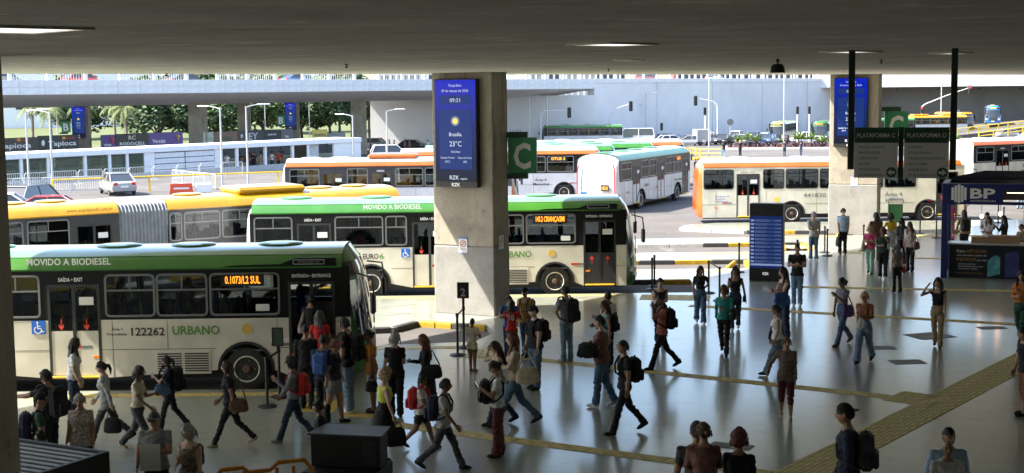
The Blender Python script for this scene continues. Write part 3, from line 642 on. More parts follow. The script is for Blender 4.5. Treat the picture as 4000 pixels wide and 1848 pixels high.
def nose(e, L, front=True, green=p_green, scr_lo=1.22, scr_hi=2.45, led=None, glass_m=None, bulge=.42, body=None, sign=True, rear_white=False):
    """rounded front (or flat rear) as a bent grid split into panels"""
    ny = 18; zs = [.33, .45, .62, .85, 1.05, 1.22, 1.4, 1.65, 1.9, 2.15, 2.45, 2.55, 2.72, 2.86, None]
    xo = [-.10, -.03, 0, 0, -.01, -.03, -.05, -.08, -.11, -.15, -.20, -.22, -.27, -.33, -.55]
    if not front: xo = [-.12, -.04, 0, 0, 0, -.01, -.02, -.03, -.04, -.05, -.07, -.08, -.11, -.16, -.35]; bulge = .12
    sg = 1 if front else -1; base = L if front else 0
    V = []
    for i, z in enumerate(zs):
        for j in range(ny+1):
            y = -1.25 + 2.5*j/ny; t = abs(y)/1.25
            zz = roofz(y) if z is None else min(z, roofz(y) if z > 2.75 else z)
            V.append((base + sg*(xo[i] - bulge*t**3 - .12*max(0, t-.9)/.1), y, zz))
    groups = {}
    for i in range(len(zs)-1):
        for j in range(ny):
            a = i*(ny+1)+j; q = (a, a+1, a+ny+2, a+ny+1); q = q if front else q[::-1]
            zc = .5*((zs[i] or 3.1)+(zs[i+1] or 3.1)); yc = abs(-1.25 + 2.5*(j+.5)/ny)
            if front:
                k = 'windshield' if scr_lo < zc < scr_hi and yc < 1.16 else ('sign_glass' if sign and 2.5 < zc < 2.9 and yc < 1.05 else ('bumper' if zc < .6 else ('grille' if .62 < zc < 1.2 and yc < .75 else 'front_panel')))
            else: k = 'rear_panel'
            groups.setdefault(k, []).append(q)
    mats = dict(windshield=glass_m or M('windshield_dark', (.015, .017, .02), .04, var=0, coat=1), sign_glass=M('sign_glass_dark', (.02, .02, .022), .05, var=0, coat=1), bumper=body or m_dark, grille=m_dark, front_panel=green, rear_panel=green)
    for k, fs in groups.items():
        us = sorted({a for q in fs for a in q}); rm = {a: n_ for n_, a in enumerate(us)}; MB().add([V[a] for a in us], [tuple(rm[a] for a in q) for q in fs]).build(k, mats[k], e, smooth=50)
    if front:
        for s in (-1, 1):
            MB().ell((L-.22, s*.98, .86), (.16, .2, .11), 12, 8).build('headlight', m_headl, e)
            m_ = MB().tube([(L-.25, s*1.15, 2.62), (L+.08, s*1.38, 2.55), (L+.12, s*1.42, 2.2)], .022, 6).build('mirror_arm', m_black, e)
            MB().box((L+.04, s*1.42-.10, 1.75), (L+.16, s*1.42+.10, 2.2), c=.04).build('mirror', m_black, e)
            MB().tube([(L-.04, s*.35, 1.26), (L-.1, s*.8, 1.9)], .015, 5).build('wiper', m_black, e)
        if led: text(e, led, 0, 2.66, .15, m_led, L-.235, .02, 1.0, 'c', face='+x')
        MB().box((L-.12, -.24, .5), (L+.012, .24, .64)).build('number_plate', m_paper, e)
def hatch(e, x, mat, big=False, y=0.):
    k = (mat.name, big)
    if k not in HATCH:
        mb = MB()
        if big: mb.box((-1.3, -.85, 0), (1.3, .85, .24), c=.09)
        else: mb.box((-.4, -.36, .0), (.4, .36, .04), c=.01); mb.merge(MB().lathe([(.36, .03), (.47, .045), (.5, .06), (.47, .085), (.3, .105), (.02, .112)], 22), Matrix.Diagonal((1.05, .85, 1, 1)))
        HATCH[k] = mb.mesh('roof_unit' if big else 'roof_hatch', mat)
    OB('roof_unit' if big else 'roof_hatch', HATCH[k], e, (x, y, 3.13))
def roof(e, mat, x0, x1, gut=None, cap=None):
    if cap:
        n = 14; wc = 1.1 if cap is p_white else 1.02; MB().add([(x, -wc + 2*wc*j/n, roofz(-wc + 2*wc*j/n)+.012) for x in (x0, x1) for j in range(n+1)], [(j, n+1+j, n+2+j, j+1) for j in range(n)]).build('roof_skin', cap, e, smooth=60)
    mb = MB(); n = 20; xs_ = [x0, x1]
    v = [(x, -1.25 + 2.5*j/n, roofz(-1.25 + 2.5*j/n)) for x in xs_ for j in range(n+1)]
    f = [(j, n+1+j, n+2+j, j+1) for j in range(n)]
    v += [(x, y, z-.05) for x, y, z in v]; o = 2*(n+1)
    f += [(o+j, o+j+1, o+n+2+j, o+n+1+j) for j in range(n)]
    mb.add(v, f).build('roof', mat, e, smooth=60)
    for s in (-1, 1): MB().box((x0, s*1.25-.02, 2.77), (x1, s*1.25+.02, 2.815), c=.006).build('gutter', gut or mat, e)
def interior(e, x0, x1, seats=True, fl=.95, skip=()):
    MB().box((x0+.1, -1.2, fl-.05), (x1-.1, 1.2, fl)).build('cabin_floor', m_inner, e)
    mb = MB(); x = x0 + .8
    while seats and x < x1 - 2.2:
        for y in (-.95, -.5, .5, .95):
            if any(a < x < b and y < 0 for a, b in skip): continue
            mb.box((x, y-.2, fl+.38), (x+.42, y+.2, fl+.46)); mb.box((x-.06, y-.2, fl+.4), (x+.02, y+.2, fl+1.08), c=.03)
        x += .78
    mb.build('seats', m_seat, e)
    mp = MB(); x = x0 + 1.2
    while x < x1 - 1.2:
        for y in (-.42, .42): mp.tube([(x, y, fl), (x, y, 3.0)], .018, 6)
        x += 1.9
    for y in (-.42, .42): mp.tube([(x0+.5, y, 2.75), (x1-1.3, y, 2.75)], .018, 6)
    mp.build('grab_poles', m_pole, e)
def under(e, x0, x1):
    MB().box((x0+.3, -1.05, .28), (x1-.5, 1.05, .9)).build('chassis', m_black, e)
def wheels(e, xw, ys=(-1.08, 1.08)):
    for x in xw:
        for y in ys:
            w_ = E('wheel', (x, y, .505), 0 if y < 0 else PI); w_.parent = e
            OB('tyre', WH[0], w_); OB('rim', WH[1], w_); OB('hub', WH[2], w_)
def vents(e, x0, x1, z0, z1, mat):
    MB().box((x0, -1.262, z0), (x1, -1.25, z1), c=.005).build('vent_panel', mat, e)
    me = MB().box((0, -.006, 0), ((x1-x0)/2-.09, .006, .028)).mesh('vent_slot', m_black); n = int((z1-z0-.1)/.055)
    for i in range(n):
        for k in range(2): OB('vent_slot', me, e, (x0+.06+k*((x1-x0)/2-.02), -1.264, z0+.06+i*.055))
def bus(label, loc, rz, L=12.5, roofm=p_green, body=p_cream, band=p_band, frontm=None, rearm=None, doors=((2.2, 3.55), (6.4, 7.75)), fdoor=True, wins=None, lwins=None, xr=3.4, ov=2.55, led=None, led_side=None, texts=(), hatches=(2, 5, 8.5), big=(), low=None, seats=True, open_door=False, group='city buses', trim=None, skirt=.35, arrows='down', fdlow=None):
    e = E('city_bus', loc, rz, label, 'bus', group)
    frontm = frontm or roofm; rearm = rearm or body; xf = L - ov; xw = (xr, xf); low = low or body
    ds = list(doors); fd = (L-1.8, L-.76)
    if fdoor: ds = ds + [fd]
    if wins is None:
        wins = []; a = .45
        for d0, d1 in sorted(ds)+[(L-.7, L)]:
            w_ = d0 - .12 - a
            if w_ > .5:
                n = max(1, round(w_/1.55)); s = w_/n
                wins += [(a + i*s + .06, a + (i+1)*s - .06) for i in range(n)]
            a = d1 + .12
    if lwins is None:
        n = 7; s = (L-1.3)/n; lwins = [(.5 + i*s + .06, .5 + (i+1)*s - .06) for i in range(n)]
    side_panel(e, 1, L, xw, ds, body, z0=skirt); side_panel(e, -1, L, xw, [], body, z0=skirt)
    side_windows(e, 1, wins, band, L, ds, trim=trim); side_windows(e, -1, lwins, band, L, [], trim=trim)
    for d in doors: door(e, d[0], d[1], band, low, arrows)
    if fdoor: door(e, fd[0], fd[1], band, fdlow or m_dark, None if open_door else 'up', opened=open_door)
    roof(e, roofm, .3, L-.6, cap=p_white if roofm is p_orange else (p_sheen if roofm is p_green else None)); nose(e, L, True, frontm, led=led, body=frontm); nose(e, L, False, rearm)
    MB().box((.3, -1.2, 2.74), (L-.6, 1.2, 2.77)).build('ceiling_lining', m_inner, e)
    for h in hatches: hatch(e, h, p_white if roofm is p_orange else roofm)
    for h in big: hatch(e, h, roofm, True)
    interior(e, .3, L-.6, seats, skip=ds); under(e, .0, L); wheels(e, xw)
    ms = MB().box((-.006, -.004, skirt), (.006, 0, 1.64)).mesh('panel_seam', m_seam); xs_ = .9
    while xs_ < L - .9:
        if not any(a-.1 < xs_ < b+.1 for a, b in ds) and not any(abs(xs_-c) < .7 for c in xw): OB('panel_seam', ms, e, (xs_, -1.2505, 0))
        xs_ += 1.22
    for a, b in zip([.25]+[d[1] for d in sorted(ds)], [d[0] for d in sorted(ds)]+[L-.45]):
        if b-a > .3:
            cuts = [a] + [q for c in xw if a < c < b for q in (c-.66, c+.66)] + [b]
            for q0, q1 in zip(cuts[::2], cuts[1::2]):
                if q1-q0 > .1: MB().box((q0, -1.2545, .98), (q1, -1.25, .995)).build('panel_seam', m_seam, e)
    for x, z, h, s, mt, wd in texts: text(e, s, x, z, h, mt, -1.2585, .015, wd)
    if led_side:
        x0, x1, s = led_side; MB().box((x0, -1.262, 2.38), (x1, -1.245, 2.66)).build('side_sign', m_black, e); text(e, s, (x0+x1)/2, 2.44, .17, m_led, -1.266, .02, (x1-x0)*.82, 'c')
    for x in (1.2, L/2-.3, L-2.2): MB().box((x, -1.256, 1.03), (x+.24, -1.25, 1.09)).build('reflector', m_red, e); MB().box((x+.24, -1.256, 1.03), (x+.48, -1.25, 1.09)).build('reflector', m_alu, e)
    for x in (.8, L/2+.2, xf+.95): MB().box((x, -1.258, .8), (x+.18, -1.25, .86), c=.003).build('side_marker', m_amber, e)
    return e
# --- the near green bus (122262)
L = 12.72
b1 = bus('nearest green bus with 0.1073 sign and people boarding', (-3.2 - L, 32.1, -.15), rad(.6), L, open_door=True, ov=2.77,
  doors=((1.8, 3.0), (5.59, 6.75)), wins=[(.5, 1.65), (3.15, 4.3), (4.38, 5.42), (6.88, 7.96), (8.02, 9.12), (9.2, 10.72)], led_side=(9.45, 10.4, '0.1073/L2 SUL'), hatches=(2.4, 4.0, 6.9, 8.6, 10.6),
  texts=[(5.18, 2.9, .15, 'MOVIDO A BIODIESEL', m_letter_w, 1.85), (5.85, 2.53, .085, 'SAÍDA • EXIT', m_letter_w, .54), (11.02, 2.56, .075, 'ENTRADA • ENTRANCE', m_letter_w, .86),
   (6.98, 1.42, .06, 'Área 1', m_letter_k, .24), (6.88, 1.31, .06, 'Piracicabana', m_letter_k, .44), (7.42, 1.3, .18, '122262', m_letter_k, .74), (8.33, 1.31, .2, 'URBANO', m_urb, 1.05), (10.4, 1.69, .05, 'mobilidade', m_letter_k, .28)])
wheelchair(b1, 5.22, 1.36, .3); vents(b1, 7.93, 9.17, .42, .96, p_cream)
MB().box((10.2, -1.253, 1.82), (10.5, -1.246, 1.97)).build('window_notice', m_paper, b1); MB().box((10.52, -1.258, 1.12), (10.95, -1.25, 1.2)).build('white_label', m_paper, b1)
MB().lathe([(.12, -1.258), (.12, -1.25)], 18, (9.99, 0, 1.42), 'y').build('gold_emblem', m_gold, b1)
MB().prism([(9.7, 2.84), (10.75, 2.86), (11.1, 2.99), (12.0, 2.99), (12.0, 2.80), (9.4, 2.80)], -1.27, -1.2, 'xz').build('band_sweep', p_band, b1, smooth=0)
MB().rring(11.05, 11.75, 2.85, 2.96, .02, .015, -1.28, -1.27).build('badge_frame', m_steel, b1); text(b1, 'APACHE VIP', 11.15, 2.885, .05, m_alu, -1.276, .01, .5)
# --- the second green bus
b2 = bus('second green bus half hidden by the column with 143.2 sign', (4.08 - L, 46.05, -.15), rad(.3), L, rearm=p_white, ov=2.72,
  xr=4.1, doors=((1.76, 2.85), (5.44, 6.55)), wins=[(.4, 1.6), (2.98, 4.5), (4.6, 5.26), (6.7, 7.8), (7.9, 9.0), (9.1, 10.66)], led_side=(9.3, 10.42, '143.2 CRIANÇA/SMI'), hatches=(1.6, 4.2, 6.6, 9.6),
  texts=[(3.9, 2.9, .15, 'MOVIDO A BIODIESEL', m_letter_w, 1.85), (2.0, 2.53, .085, 'SAÍDA • EXIT', m_letter_w, .54), (5.7, 2.53, .085, 'SAÍDA • EXIT', m_letter_w, .54), (11.0, 2.56, .075, 'ENTRADA • ENTRANCE', m_letter_w, .86),
   (3.85, 1.3, .17, 'EURO', m_letter_k, .5), (4.38, 1.3, .17, '6', m_urb, .14), (8.2, 1.3, .2, 'URBANO', m_urb, 1.05)], fdlow=m_dark)
wheelchair(b2, 5.08, 1.34, .28); vents(b2, 7.8, 9.15, .42, .96, p_cream); MB().box((10.2, -1.253, 1.82), (10.5, -1.246, 1.97)).build('window_notice', m_paper, b2)
MB().lathe([(.12, -1.258), (.12, -1.25)], 18, (9.9, 0, 1.42), 'y').build('gold_emblem', m_gold, b2)
MB().prism([(9.7, 2.84), (10.75, 2.86), (11.1, 2.99), (12.0, 2.99), (12.0, 2.80), (9.4, 2.80)], -1.27, -1.2, 'xz').build('band_sweep', p_band, b2, smooth=0)
MB().rring(11.05, 11.75, 2.85, 2.96, .02, .015, -1.28, -1.27).build('badge_frame', m_steel, b2)
# --- yellow articulated bus
def artic():
    e = E('articulated_bus', (-4.35, 53.0, -.15), math.atan2(7.6, 11.5), 'long yellow and graphite articulated bus with grey bellows', 'bus', 'city buses')
    # x measured backwards from the nose; front car 0..-10.3, bellows -10.3..-12.3, rear car -12.3..-19
    f = E('front_car', (-9.4, 0, 0)); f.parent = e; r = E('rear_car', (-18.55, 0, 0)); r.parent = e
    LF, LR = 9.4, 7.6
    def car(p, L_, wins, doors, xw, x1, lab):
        side_panel(p, 1, L_, xw, doors, p_yellow, 1.2, .05, x1); side_panel(p, -1, L_, xw, [], p_yellow, 1.2, .05, x1)
        side_windows(p, 1, wins, p_grey, L_, doors, 1.2, 2.8, .05, x1); side_windows(p, -1, wins, p_grey, L_, [], 1.2, 2.8, .05, x1)
        for d in doors: door(p, d[0], d[1], p_grey, p_grey, None)
        interior(p, .1, x1, True); under(p, .1, x1+.3); wheels(p, xw); roof(p, p_yellow, .05, x1)
    car(f, LF, [(.1, .5), (.6, 1.85), (1.95, 3.2), (3.3, 4.5), (4.6, 5.8)], [(6.6, 7.8)], (3.6, LF-2.55), LF-.55, 'f')
    car(r, LR, [(.5, 1.7), (1.85, 3.0), (3.1, 4.45), (4.6, 5.9)], [(6.12, 7.3)], (2.6,), LR-.05, 'r')
    nose(f, LF, True, p_yellow, led='EXPRESSO'); nose(r, LR, False, p_yellow)
    hatch(f, 4.0, p_yellow, True); hatch(f, 1.2, p_yellow); hatch(f, 6.2, p_yellow); hatch(f, 7.6, p_yellow); hatch(r, 2.2, p_yellow, True); hatch(r, 4.4, p_yellow); hatch(r, 5.7, p_yellow)
    text(r, 'www.expressodf.com.br', 5.85, 2.88, .12, M('web_brown', (.22, .12, .01), .5, var=0), -1.262, .01, 1.5)
    MB().box((5.95, -1.262, 2.5), (6.95, -1.245, 2.7)).build('side_sign', m_black, f); text(f, 'ESPECIAL', 6.45, 2.53, .13, m_led, -1.266, .02, .9, 'c')
    mb = MB(); n = 26; st = 1.62/n; prof = [(-1.2, .45), (-1.24, 1.6), (-1.22, 2.8), (-1.05, 3.05), (-.6, 3.16), (0, 3.18), (.6, 3.16), (1.05, 3.05), (1.22, 2.8), (1.24, 1.6), (1.2, .45)]
    v = []; ff = []; m_ = len(prof)
    for i in range(n+1):
        k = 1.0 if i % 2 == 0 else .955
        v += [(-11.0 + i*st, y*k, .45 + (z-.45)*(1 if i % 2 == 0 else .985)) for y, z in prof]
    ff = [(i*m_+j, i*m_+j+1, (i+1)*m_+j+1, (i+1)*m_+j) for i in range(n) for j in range(m_-1)]
    mb.add(v, ff).build('bellows', M('bellows_grey', (.20, .215, .225), .7, var=.15, scale=4), e, smooth=0)
    return e
artic()
OR = dict(roofm=p_orange)
b4 = bus('orange and silver bus left of the column behind the yellow bus', (-12.0, 74.0, -.15), rad(1.5), 12.4, p_orange, p_silver, p_grey, texts=[(5.0, 2.5, .08, 'SAÍDA', m_letter_w, .4)], doors=((2.2, 3.3), (4.7, 5.8)), big=(5.8,), hatches=(1.5, 3, 8.5))
b5 = bus('orange and silver bus right of the column with area 4 lettering', (-6.9, 85.3, -.15), 0, 12.6, p_orange, p_silver, p_band, texts=[(8.3, 1.2, .14, 'Área 4', m_letter_k, .7), (8.2, .95, .14, 'Marechal', m_letter_k, .95)], doors=((3.0, 4.1), (6.0, 7.2)), led_side=(9.2, 10.2, 'OTUR 3'), hatches=(3, 7.5, 10))
b6 = bus('green and white bus turning away with route 153.2 on its rear', (4.55, 75.35, -.15), math.atan2(.893, .45), 11.8, p_green, p_silver, p_band, rearm=p_white, doors=((2.1, 3.2), (5.9, 7.0)), texts=[(3.9, 1.2, .16, 'EURO 6', m_letter_k, .7), (8.6, 1.2, .14, '122793 URBANO', m_urb, 1.5)], led_side=(9.0, 9.7, '153'), hatches=(1.2, 3.6, 5.5, 8))
# rear of that bus
def rear_dress(e, num):
    for s in (-1, 1):
        MB().tube([(-.02, s*1.0, 2.6), (-.05, s*1.08, 2.2), (-.06, s*1.09, 1.0), (-.06, s*1.0, .75), (-.05, s*.8, .62)], .035, 6).build('tail_light', m_red, e)
    MB().box((-.075, -.75, 1.2), (-.03, -.28, 1.52)).build('rear_sign', m_black, e); text(e, num, .52, 1.28, .16, m_led, -.08, .02, .34, 'c', face='-x').location = (0, -1.04, 0)
    text(e, '122793', .95, 1.3, .13, m_letter_k, -.075, .01, .6, face='-x')
    text(e, 'Área 1', .85, 1.62, .07, m_letter_k, -.075, .01, .3, face='-x')
    MB().box((-.075, .55, .8), (-.03, .88, 1.12)).build('access_sign', m_blue, e); text(e, 'EURO 6', .2, .85, .12, m_urb, -.075, .01, .5, face='-x')
    MB().box((-.08, -.85, .82), (-.03, -.45, 1.05)).build('red_notice', M('notice_red', (.7, .3, .25), .5), e); MB().box((-.08, -.2, .48), (-.03, .25, .62)).build('number_plate', M('plate_pink', (.65, .5, .5), .5), e)
rear_dress(b6, '153.2')
b7 = bus('cream and orange bus number 441830 beside the far column', (9.0, 69.35, -.15), rad(.4), 13.4, p_orange, p_cream, p_cream, rearm=p_orange, frontm=p_orange, doors=((1.9, 3.02),), xr=4.6, ov=2.2, trim=m_dark, wins=[(.32, 1.75), (3.2, 4.2), (4.3, 5.85), (5.95, 7.4), (7.5, 9.0), (9.1, 10.6)],
  texts=[(5.15, 1.3, .2, '441830', M('lettering_grey', (.16, .16, .16), .5, var=0), 1.1), (9.1, 1.3, .2, 'Área 4', M('lettering_grey', (.16, .16, .16)), .85), (9.15, 1.02, .16, 'Marechal', M('lettering_grey', (.16, .16, .16)), .85), (.85, 1.35, .09, 'Secretaria de', M('lettering_blue', (.2, .25, .5), .5, var=0), .7), (.85, 1.22, .09, 'Transporte', M('lettering_blue', (.2, .25, .5)), .5), (.85, 1.09, .09, 'e Mobilidade', M('lettering_blue', (.2, .25, .5)), .65), (2.1, 2.5, .08, 'SAÍDA • EXIT', m_alu, .7)], led_side=(10.75, 11.6, 'ROD'), hatches=(2.2, 5.2, 9.3))
MB().lathe([(.12, -1.258), (.12, -1.25)], 18, (3.85, 0, 1.2), 'y').build('gold_emblem', M('disc_yellow', (.75, .5, .05), .5), b7)
b8 = bus('dark orange roofed bus cut by the right picture edge', (28.6, 90.5, -.15), rad(28), 12.5, p_orange, p_cream, p_band, texts=[(4.6, 1.25, .22, 'Área 4', m_letter_k, 1.0), (4.5, .95, .18, 'Marechal', m_letter_k, 1.1), (2.6, 2.5, .09, 'SAÍDA', m_letter_w, .4)], doors=((2.2, 3.4),), hatches=(2, 6, 10))
b9 = bus('green roofed bus with its nose just above the turning bus', (-5.7, 89.6, -.15), 0, 12.6, p_green, p_silver, p_band, hatches=(6, 8.6, 11))
b10 = bus('longer green roofed bus in the middle of the parked row', (-2.9, 93.1, -.15), 0, 12.6, p_green, p_silver, p_band, hatches=(5.5, 8, 10))
b11 = bus('farthest orange roofed bus of the parked row', (-.5, 96.6, -.15), 0, 12.6, p_orange, p_silver, p_band, hatches=(4, 7, 9.5))
b12 = bus('distant green bus driving left in front of the abutment', (15.6, 196.5, -1.62), rad(183), 11.5, p_green, p_silver, p_band, hatches=(2, 5, 8))
b13 = bus('distant lime fronted bus facing the viewer on the far street', (44, 222, -1.9), rad(-112), 11, p_lime, p_silver, p_band, led='RODO', hatches=(4, 8))
b14 = bus('distant green fronted bus facing the viewer on the far street', (49.8, 221, -1.9), rad(-110), 11, p_green, p_silver, p_band, led='EIXO', hatches=(4, 8))
b15 = bus('distant green bus seen from the side behind the median', (64.5, 226, -1.85), rad(188), 12, p_green, p_silver, p_band, hatches=(3, 8))
b16 = bus('distant yellow roofed bus left of the far column', (75, 233, -1.6), rad(188), 12, p_yellow, p_silver, p_band, hatches=(), big=(3, 8))
b17 = bus('distant yellow bus at the foot of the ramp', (73.5, 242, -1.2), rad(-75), 9, p_yellow, p_yellow, p_band, hatches=(4,))
b18 = bus('distant blue and white bus coming down the ramp', (83.0, 243.5, -.2), rad(-108), 9, p_white, p_silver, p_band, frontm=p_blue, led='1', hatches=(4,))
# ================================================================ CARS
def car_meshes(kind, paint):
    D = dict(sedan=(4.4, .86, .62, .92, 1.45, (.95, 1.75, 3.1, 4.0)), hatch=(3.9, .84, .62, .95, 1.5, (.75, 1.5, 3.2, 3.75)), suv=(4.5, .92, .72, 1.1, 1.72, (1.0, 1.6, 3.7, 4.35)), van=(5.6, .98, .8, 1.3, 2.55, (.45, 1.25, 5.3, 5.55)), minivan=(4.3, .88, .66, 1.05, 1.8, (.8, 1.6, 3.9, 4.25)), pickup=(4.8, .9, .72, 1.02, 1.62, (1.1, 1.7, 2.7, 3.0)))[kind]
    L, W, zh, zb, H, (xa, xb, xc, xd) = D
    st = [(0, .72, .48, zh*.9), (.12, .9, .3, zh+.02), (.6, .99, .24, zh+.14), (xa, 1, .24, zb), (L/2, 1, .24, zb+.02), (xd-.1, 1, .24, zb+.03), (L-.25, .98, .26, zb-.02 if kind != 'pickup' else zb), (L-.05, .93, .32, zb-.08), (L, .85, .45, zb-.2)]
    v = []; f = []; sec = 9
    for x, w, z0, z1 in st:
        hw = W*w; pts = [(-hw*.9, z0), (-hw, z0+.15), (-hw, (z0+z1)/2+.05), (-hw*.95, z1-.04), (-hw*.8, z1), (hw*.8, z1), (hw*.95, z1-.04), (hw, (z0+z1)/2+.05), (hw, z0+.15), (hw*.9, z0)]
        v += [(L/2 - x, y, z) for y, z in pts]
    n = 10
    for i in range(len(st)-1):
        for j in range(n): f.append((i*n+j, (i+1)*n+j, (i+1)*n+(j+1) % n, i*n+(j+1) % n))
    f.append(tuple(range(n))); f.append(tuple((len(st)-1)*n+j for j in range(n))[::-1])
    body = MB().add(v, f)
    g = MB(); hw0, hw1 = W*.94, W*.74 if kind != 'van' else W*.86; X = lambda x: L/2 - x
    g.add([(X(xa), -hw0, zb-.03), (X(xa), hw0, zb-.03), (X(xd), hw0, zb-.03), (X(xd), -hw0, zb-.03), (X(xb), -hw1, H-.05), (X(xb), hw1, H-.05), (X(xc), hw1, H-.05), (X(xc), -hw1, H-.05)],
          [(0,1,5,4),(1,2,6,5),(2,3,7,6),(3,0,4,7),(4,5,6,7)])
    r = MB().box((X(xc)-.06, -hw1-.02, H-.08), (X(xb)+.06, hw1+.02, H), c=.035)
    for s in (-1, 1):   # pillars
        for x0, x1 in ((xa, xb), (xd, xc), ((xb+xc)/2, (xb+xc)/2)):
            r.tube([(X(x0), s*(hw0+.005), zb-.02), (X(x1), s*(hw1+.01), H-.04)], .045 if kind != 'van' else .06, 5)
        if kind == 'van': r.box((X(xd)+.05, s*hw0*.97-.03, zb-.05), (X((xb+xc)/2-.8), s*hw0*.97+.03, zb+.25))
    return L, W, body.mesh('body', paint), g.mesh('cabin_glass', m_carglass, 0), r.mesh('roof', paint)
m_carglass = M('car_glass', (.03, .035, .04), .05, var=0, coat=1)
cw = MB().lathe([(.18, -.09), (.27, -.1), (.31, -.06), (.315, 0), (.31, .06), (.27, .1), (.18, .09)], 16, axis='y').mesh('tyre', m_tyre)
cr_ = MB().lathe([(.02, -.08), (.06, -.085), (.17, -.05), (.2, -.095), (.2, .05), (.02, .05)], 16, axis='y').mesh('rim', M('car_rim', (.4, .41, .42), .35, metal=.5, var=.05))
CARM = {}
def car(kind, col, loc, rz, label, group='parked and passing cars'):
    pm = M('car_%.2f_%.2f_%.2f' % col, col, .25, var=.03, coat=.8)
    if (kind, col) not in CARM: CARM[kind, col] = car_meshes(kind, pm)
    L, W, b, g, r = CARM[kind, col]
    e = E('car' if kind not in ('van', 'pickup') else kind, loc, rz, label, {'van': 'van', 'pickup': 'pickup'}.get(kind, 'car'), group)
    OB('body', b, e); OB('cabin_glass', g, e); OB('roof', r, e)
    for x in (L/2-.85, -L/2+.85):
        for s in (-1, 1):
            w_ = E('wheel', (x, s*(W-.1), .315), 0 if s < 0 else PI); w_.parent = e; OB('tyre', cw, w_); OB('rim', cr_, w_)
    for s in (-1, 1):
        zl = .6 if kind != 'van' else .8
        MB().ell((L/2-.12, s*(W-.3), zl), (.12, .2, .09), 8, 6).build('headlight', m_headl, e)
        MB().box((-L/2-.012, s*(W-.28)-.14, zl+.08), (-L/2+.2, s*(W-.28)+.14, zl+.3), c=.03).build('tail_light', m_red, e)
    MB().box((-L/2-.02, -.25, .55), (-L/2+.05, .25, .68)).build('number_plate', m_paper, e)
    return e
SIL = (.30, .31, .32); WHT = (.75, .75, .75); BLK = (.02, .02, .022); GRY = (.13, .135, .14); DBL = (.05, .09, .2); REDC = (.35, .02, .02)
car('sedan', SIL, (-26.3, 93.8, -.15), rad(118), 'silver sedan seen from behind beyond the yellow railing')
car('suv', GRY, (-26.6, 78, -.15), rad(75), 'dark suv at the far left beside the lamp post')
car('sedan', REDC, (-23.8, 73, -.15), rad(12), 'dark red car behind the articulated bus at the far left')
car('hatch', WHT, (-26.9, 74.5, -.15), rad(12), 'white car roof at the left picture edge behind the bus')
car('suv', SIL, (-19.4, 194, -1.6), rad(165), 'silver suv parked left of the black sedan under the viaduct')
car('sedan', BLK, (-13.9, 192.5, -1.58), rad(170), 'black sedan parked under the viaduct')
car('hatch', GRY, (-9.3, 191, -1.55), rad(170), 'dark grey hatchback just left of the large column')
car('minivan', WHT, (-12.6, 148, -.9), rad(12), 'white car roof above the orange and silver bus')
car('minivan', WHT, (6.9, 206, -1.75), rad(185), 'small white van in front of the distant green bus')
car('van', WHT, (17.4, 199, -1.65), rad(184), 'large white passenger van in front of the retaining wall')
car('hatch', WHT, (22.7, 201, -1.68), rad(20), 'white hatchback right behind the large white van')
for i, (px_, y_, k, c, rz_, lab) in enumerate(((26.3, 228, 'sedan', DBL, 60, 'dark blue car at the left of the parked cluster'), (28.6, 226, 'sedan', GRY, 240, 'dark grey car beside the box trailer'), (30.9, 222.5, 'minivan', WHT, -115, 'white people carrier in the parked cluster'), (33.4, 222, 'hatch', BLK, -115, 'black hatchback next to the white people carrier'),
      (31.2, 232, 'suv', GRY, -110, 'dark suv roof behind the parked cluster'), (36.6, 221, 'sedan', SIL, -118, 'silver sedan in the second parked row'), (39.0, 227, 'suv', DBL, -110, 'blue suv at the back of the second parked row'), (40.6, 222, 'sedan', DBL, -120, 'dark blue sedan close to the lime fronted bus'), (41.2, 230, 'hatch', WHT, -110, 'white hatchback with reddish roof load near the bus'),
      (37.0, 232, 'minivan', WHT, -110, 'white car roof at the back of the second row'), (33.2, 205.5, 'sedan', GRY, 185, 'dark grey sedan driving behind the median'), (36.9, 211, 'hatch', WHT, 184, 'white hatchback driving behind the grey sedan'), (43.6, 208, 'pickup', WHT, 183, 'white pickup behind the median palms'),
      (76.6, 218.5, 'hatch', SIL, 190, 'silver hatchback below the ramp at the right'), (80.3, 217.5, 'hatch', SIL, 188, 'silver car in front of the right ramp railing'), (84.4, 220, 'suv', WHT, 188, 'white suv at the right end of the ramp foot'),
      (77.2, 245, 'sedan', BLK, -110, 'dark car behind the distant blue bus'), (91.2, 243, 'sedan', BLK, 200, 'dark sedan driving up the ramp'), (97.0, 244, 'sedan', BLK, 200, 'dark car at the right end of the ramp'), (27.6, 216.5, 'sedan', SIL, 170, 'silver car just behind the orange bus nose'), (23.6, 213, 'hatch', GRY, 20, 'grey hatchback parked by the traffic light'))):
    if px_ < 44 and y_ > 213: px_, y_ = px_*.915, y_*.915
    car(k, c, (px_, y_, gz(y_) if px_ < 70 else (-1.9 if y_ < 225 else .8 + .055*(px_-77))), rad(rz_), lab)
for t, k, c, rz_, lab in ((-15, 'sedan', DBL, 5, 'blue car on the viaduct at the far left'), (-12.2, 'suv', GRY, 5, 'dark car on the viaduct behind the first post'), (-3.2, 'hatch', REDC, 5, 'red topped car on the viaduct above the screens'), (9.5, 'sedan', BLK, 5, 'black car on the viaduct above the purple billboard'), (25.5, 'sedan', DBL, 5, 'blue car on the viaduct above the second B screen'), (62, 'van', WHT, 5, 'white van on the viaduct right of the large column'), (52, 'hatch', (.5, .14, .02), 5, 'orange car on the viaduct right of the large column'), (98, 'suv', REDC, 5, 'red car on top of the retaining wall'), (118, 'sedan', WHT, 5, 'white car on top of the retaining wall at the right')):
    x, y, _ = on_line(t, 5); car(k, c, (x, y, 7.2), UANG, lab, 'cars on the viaduct')
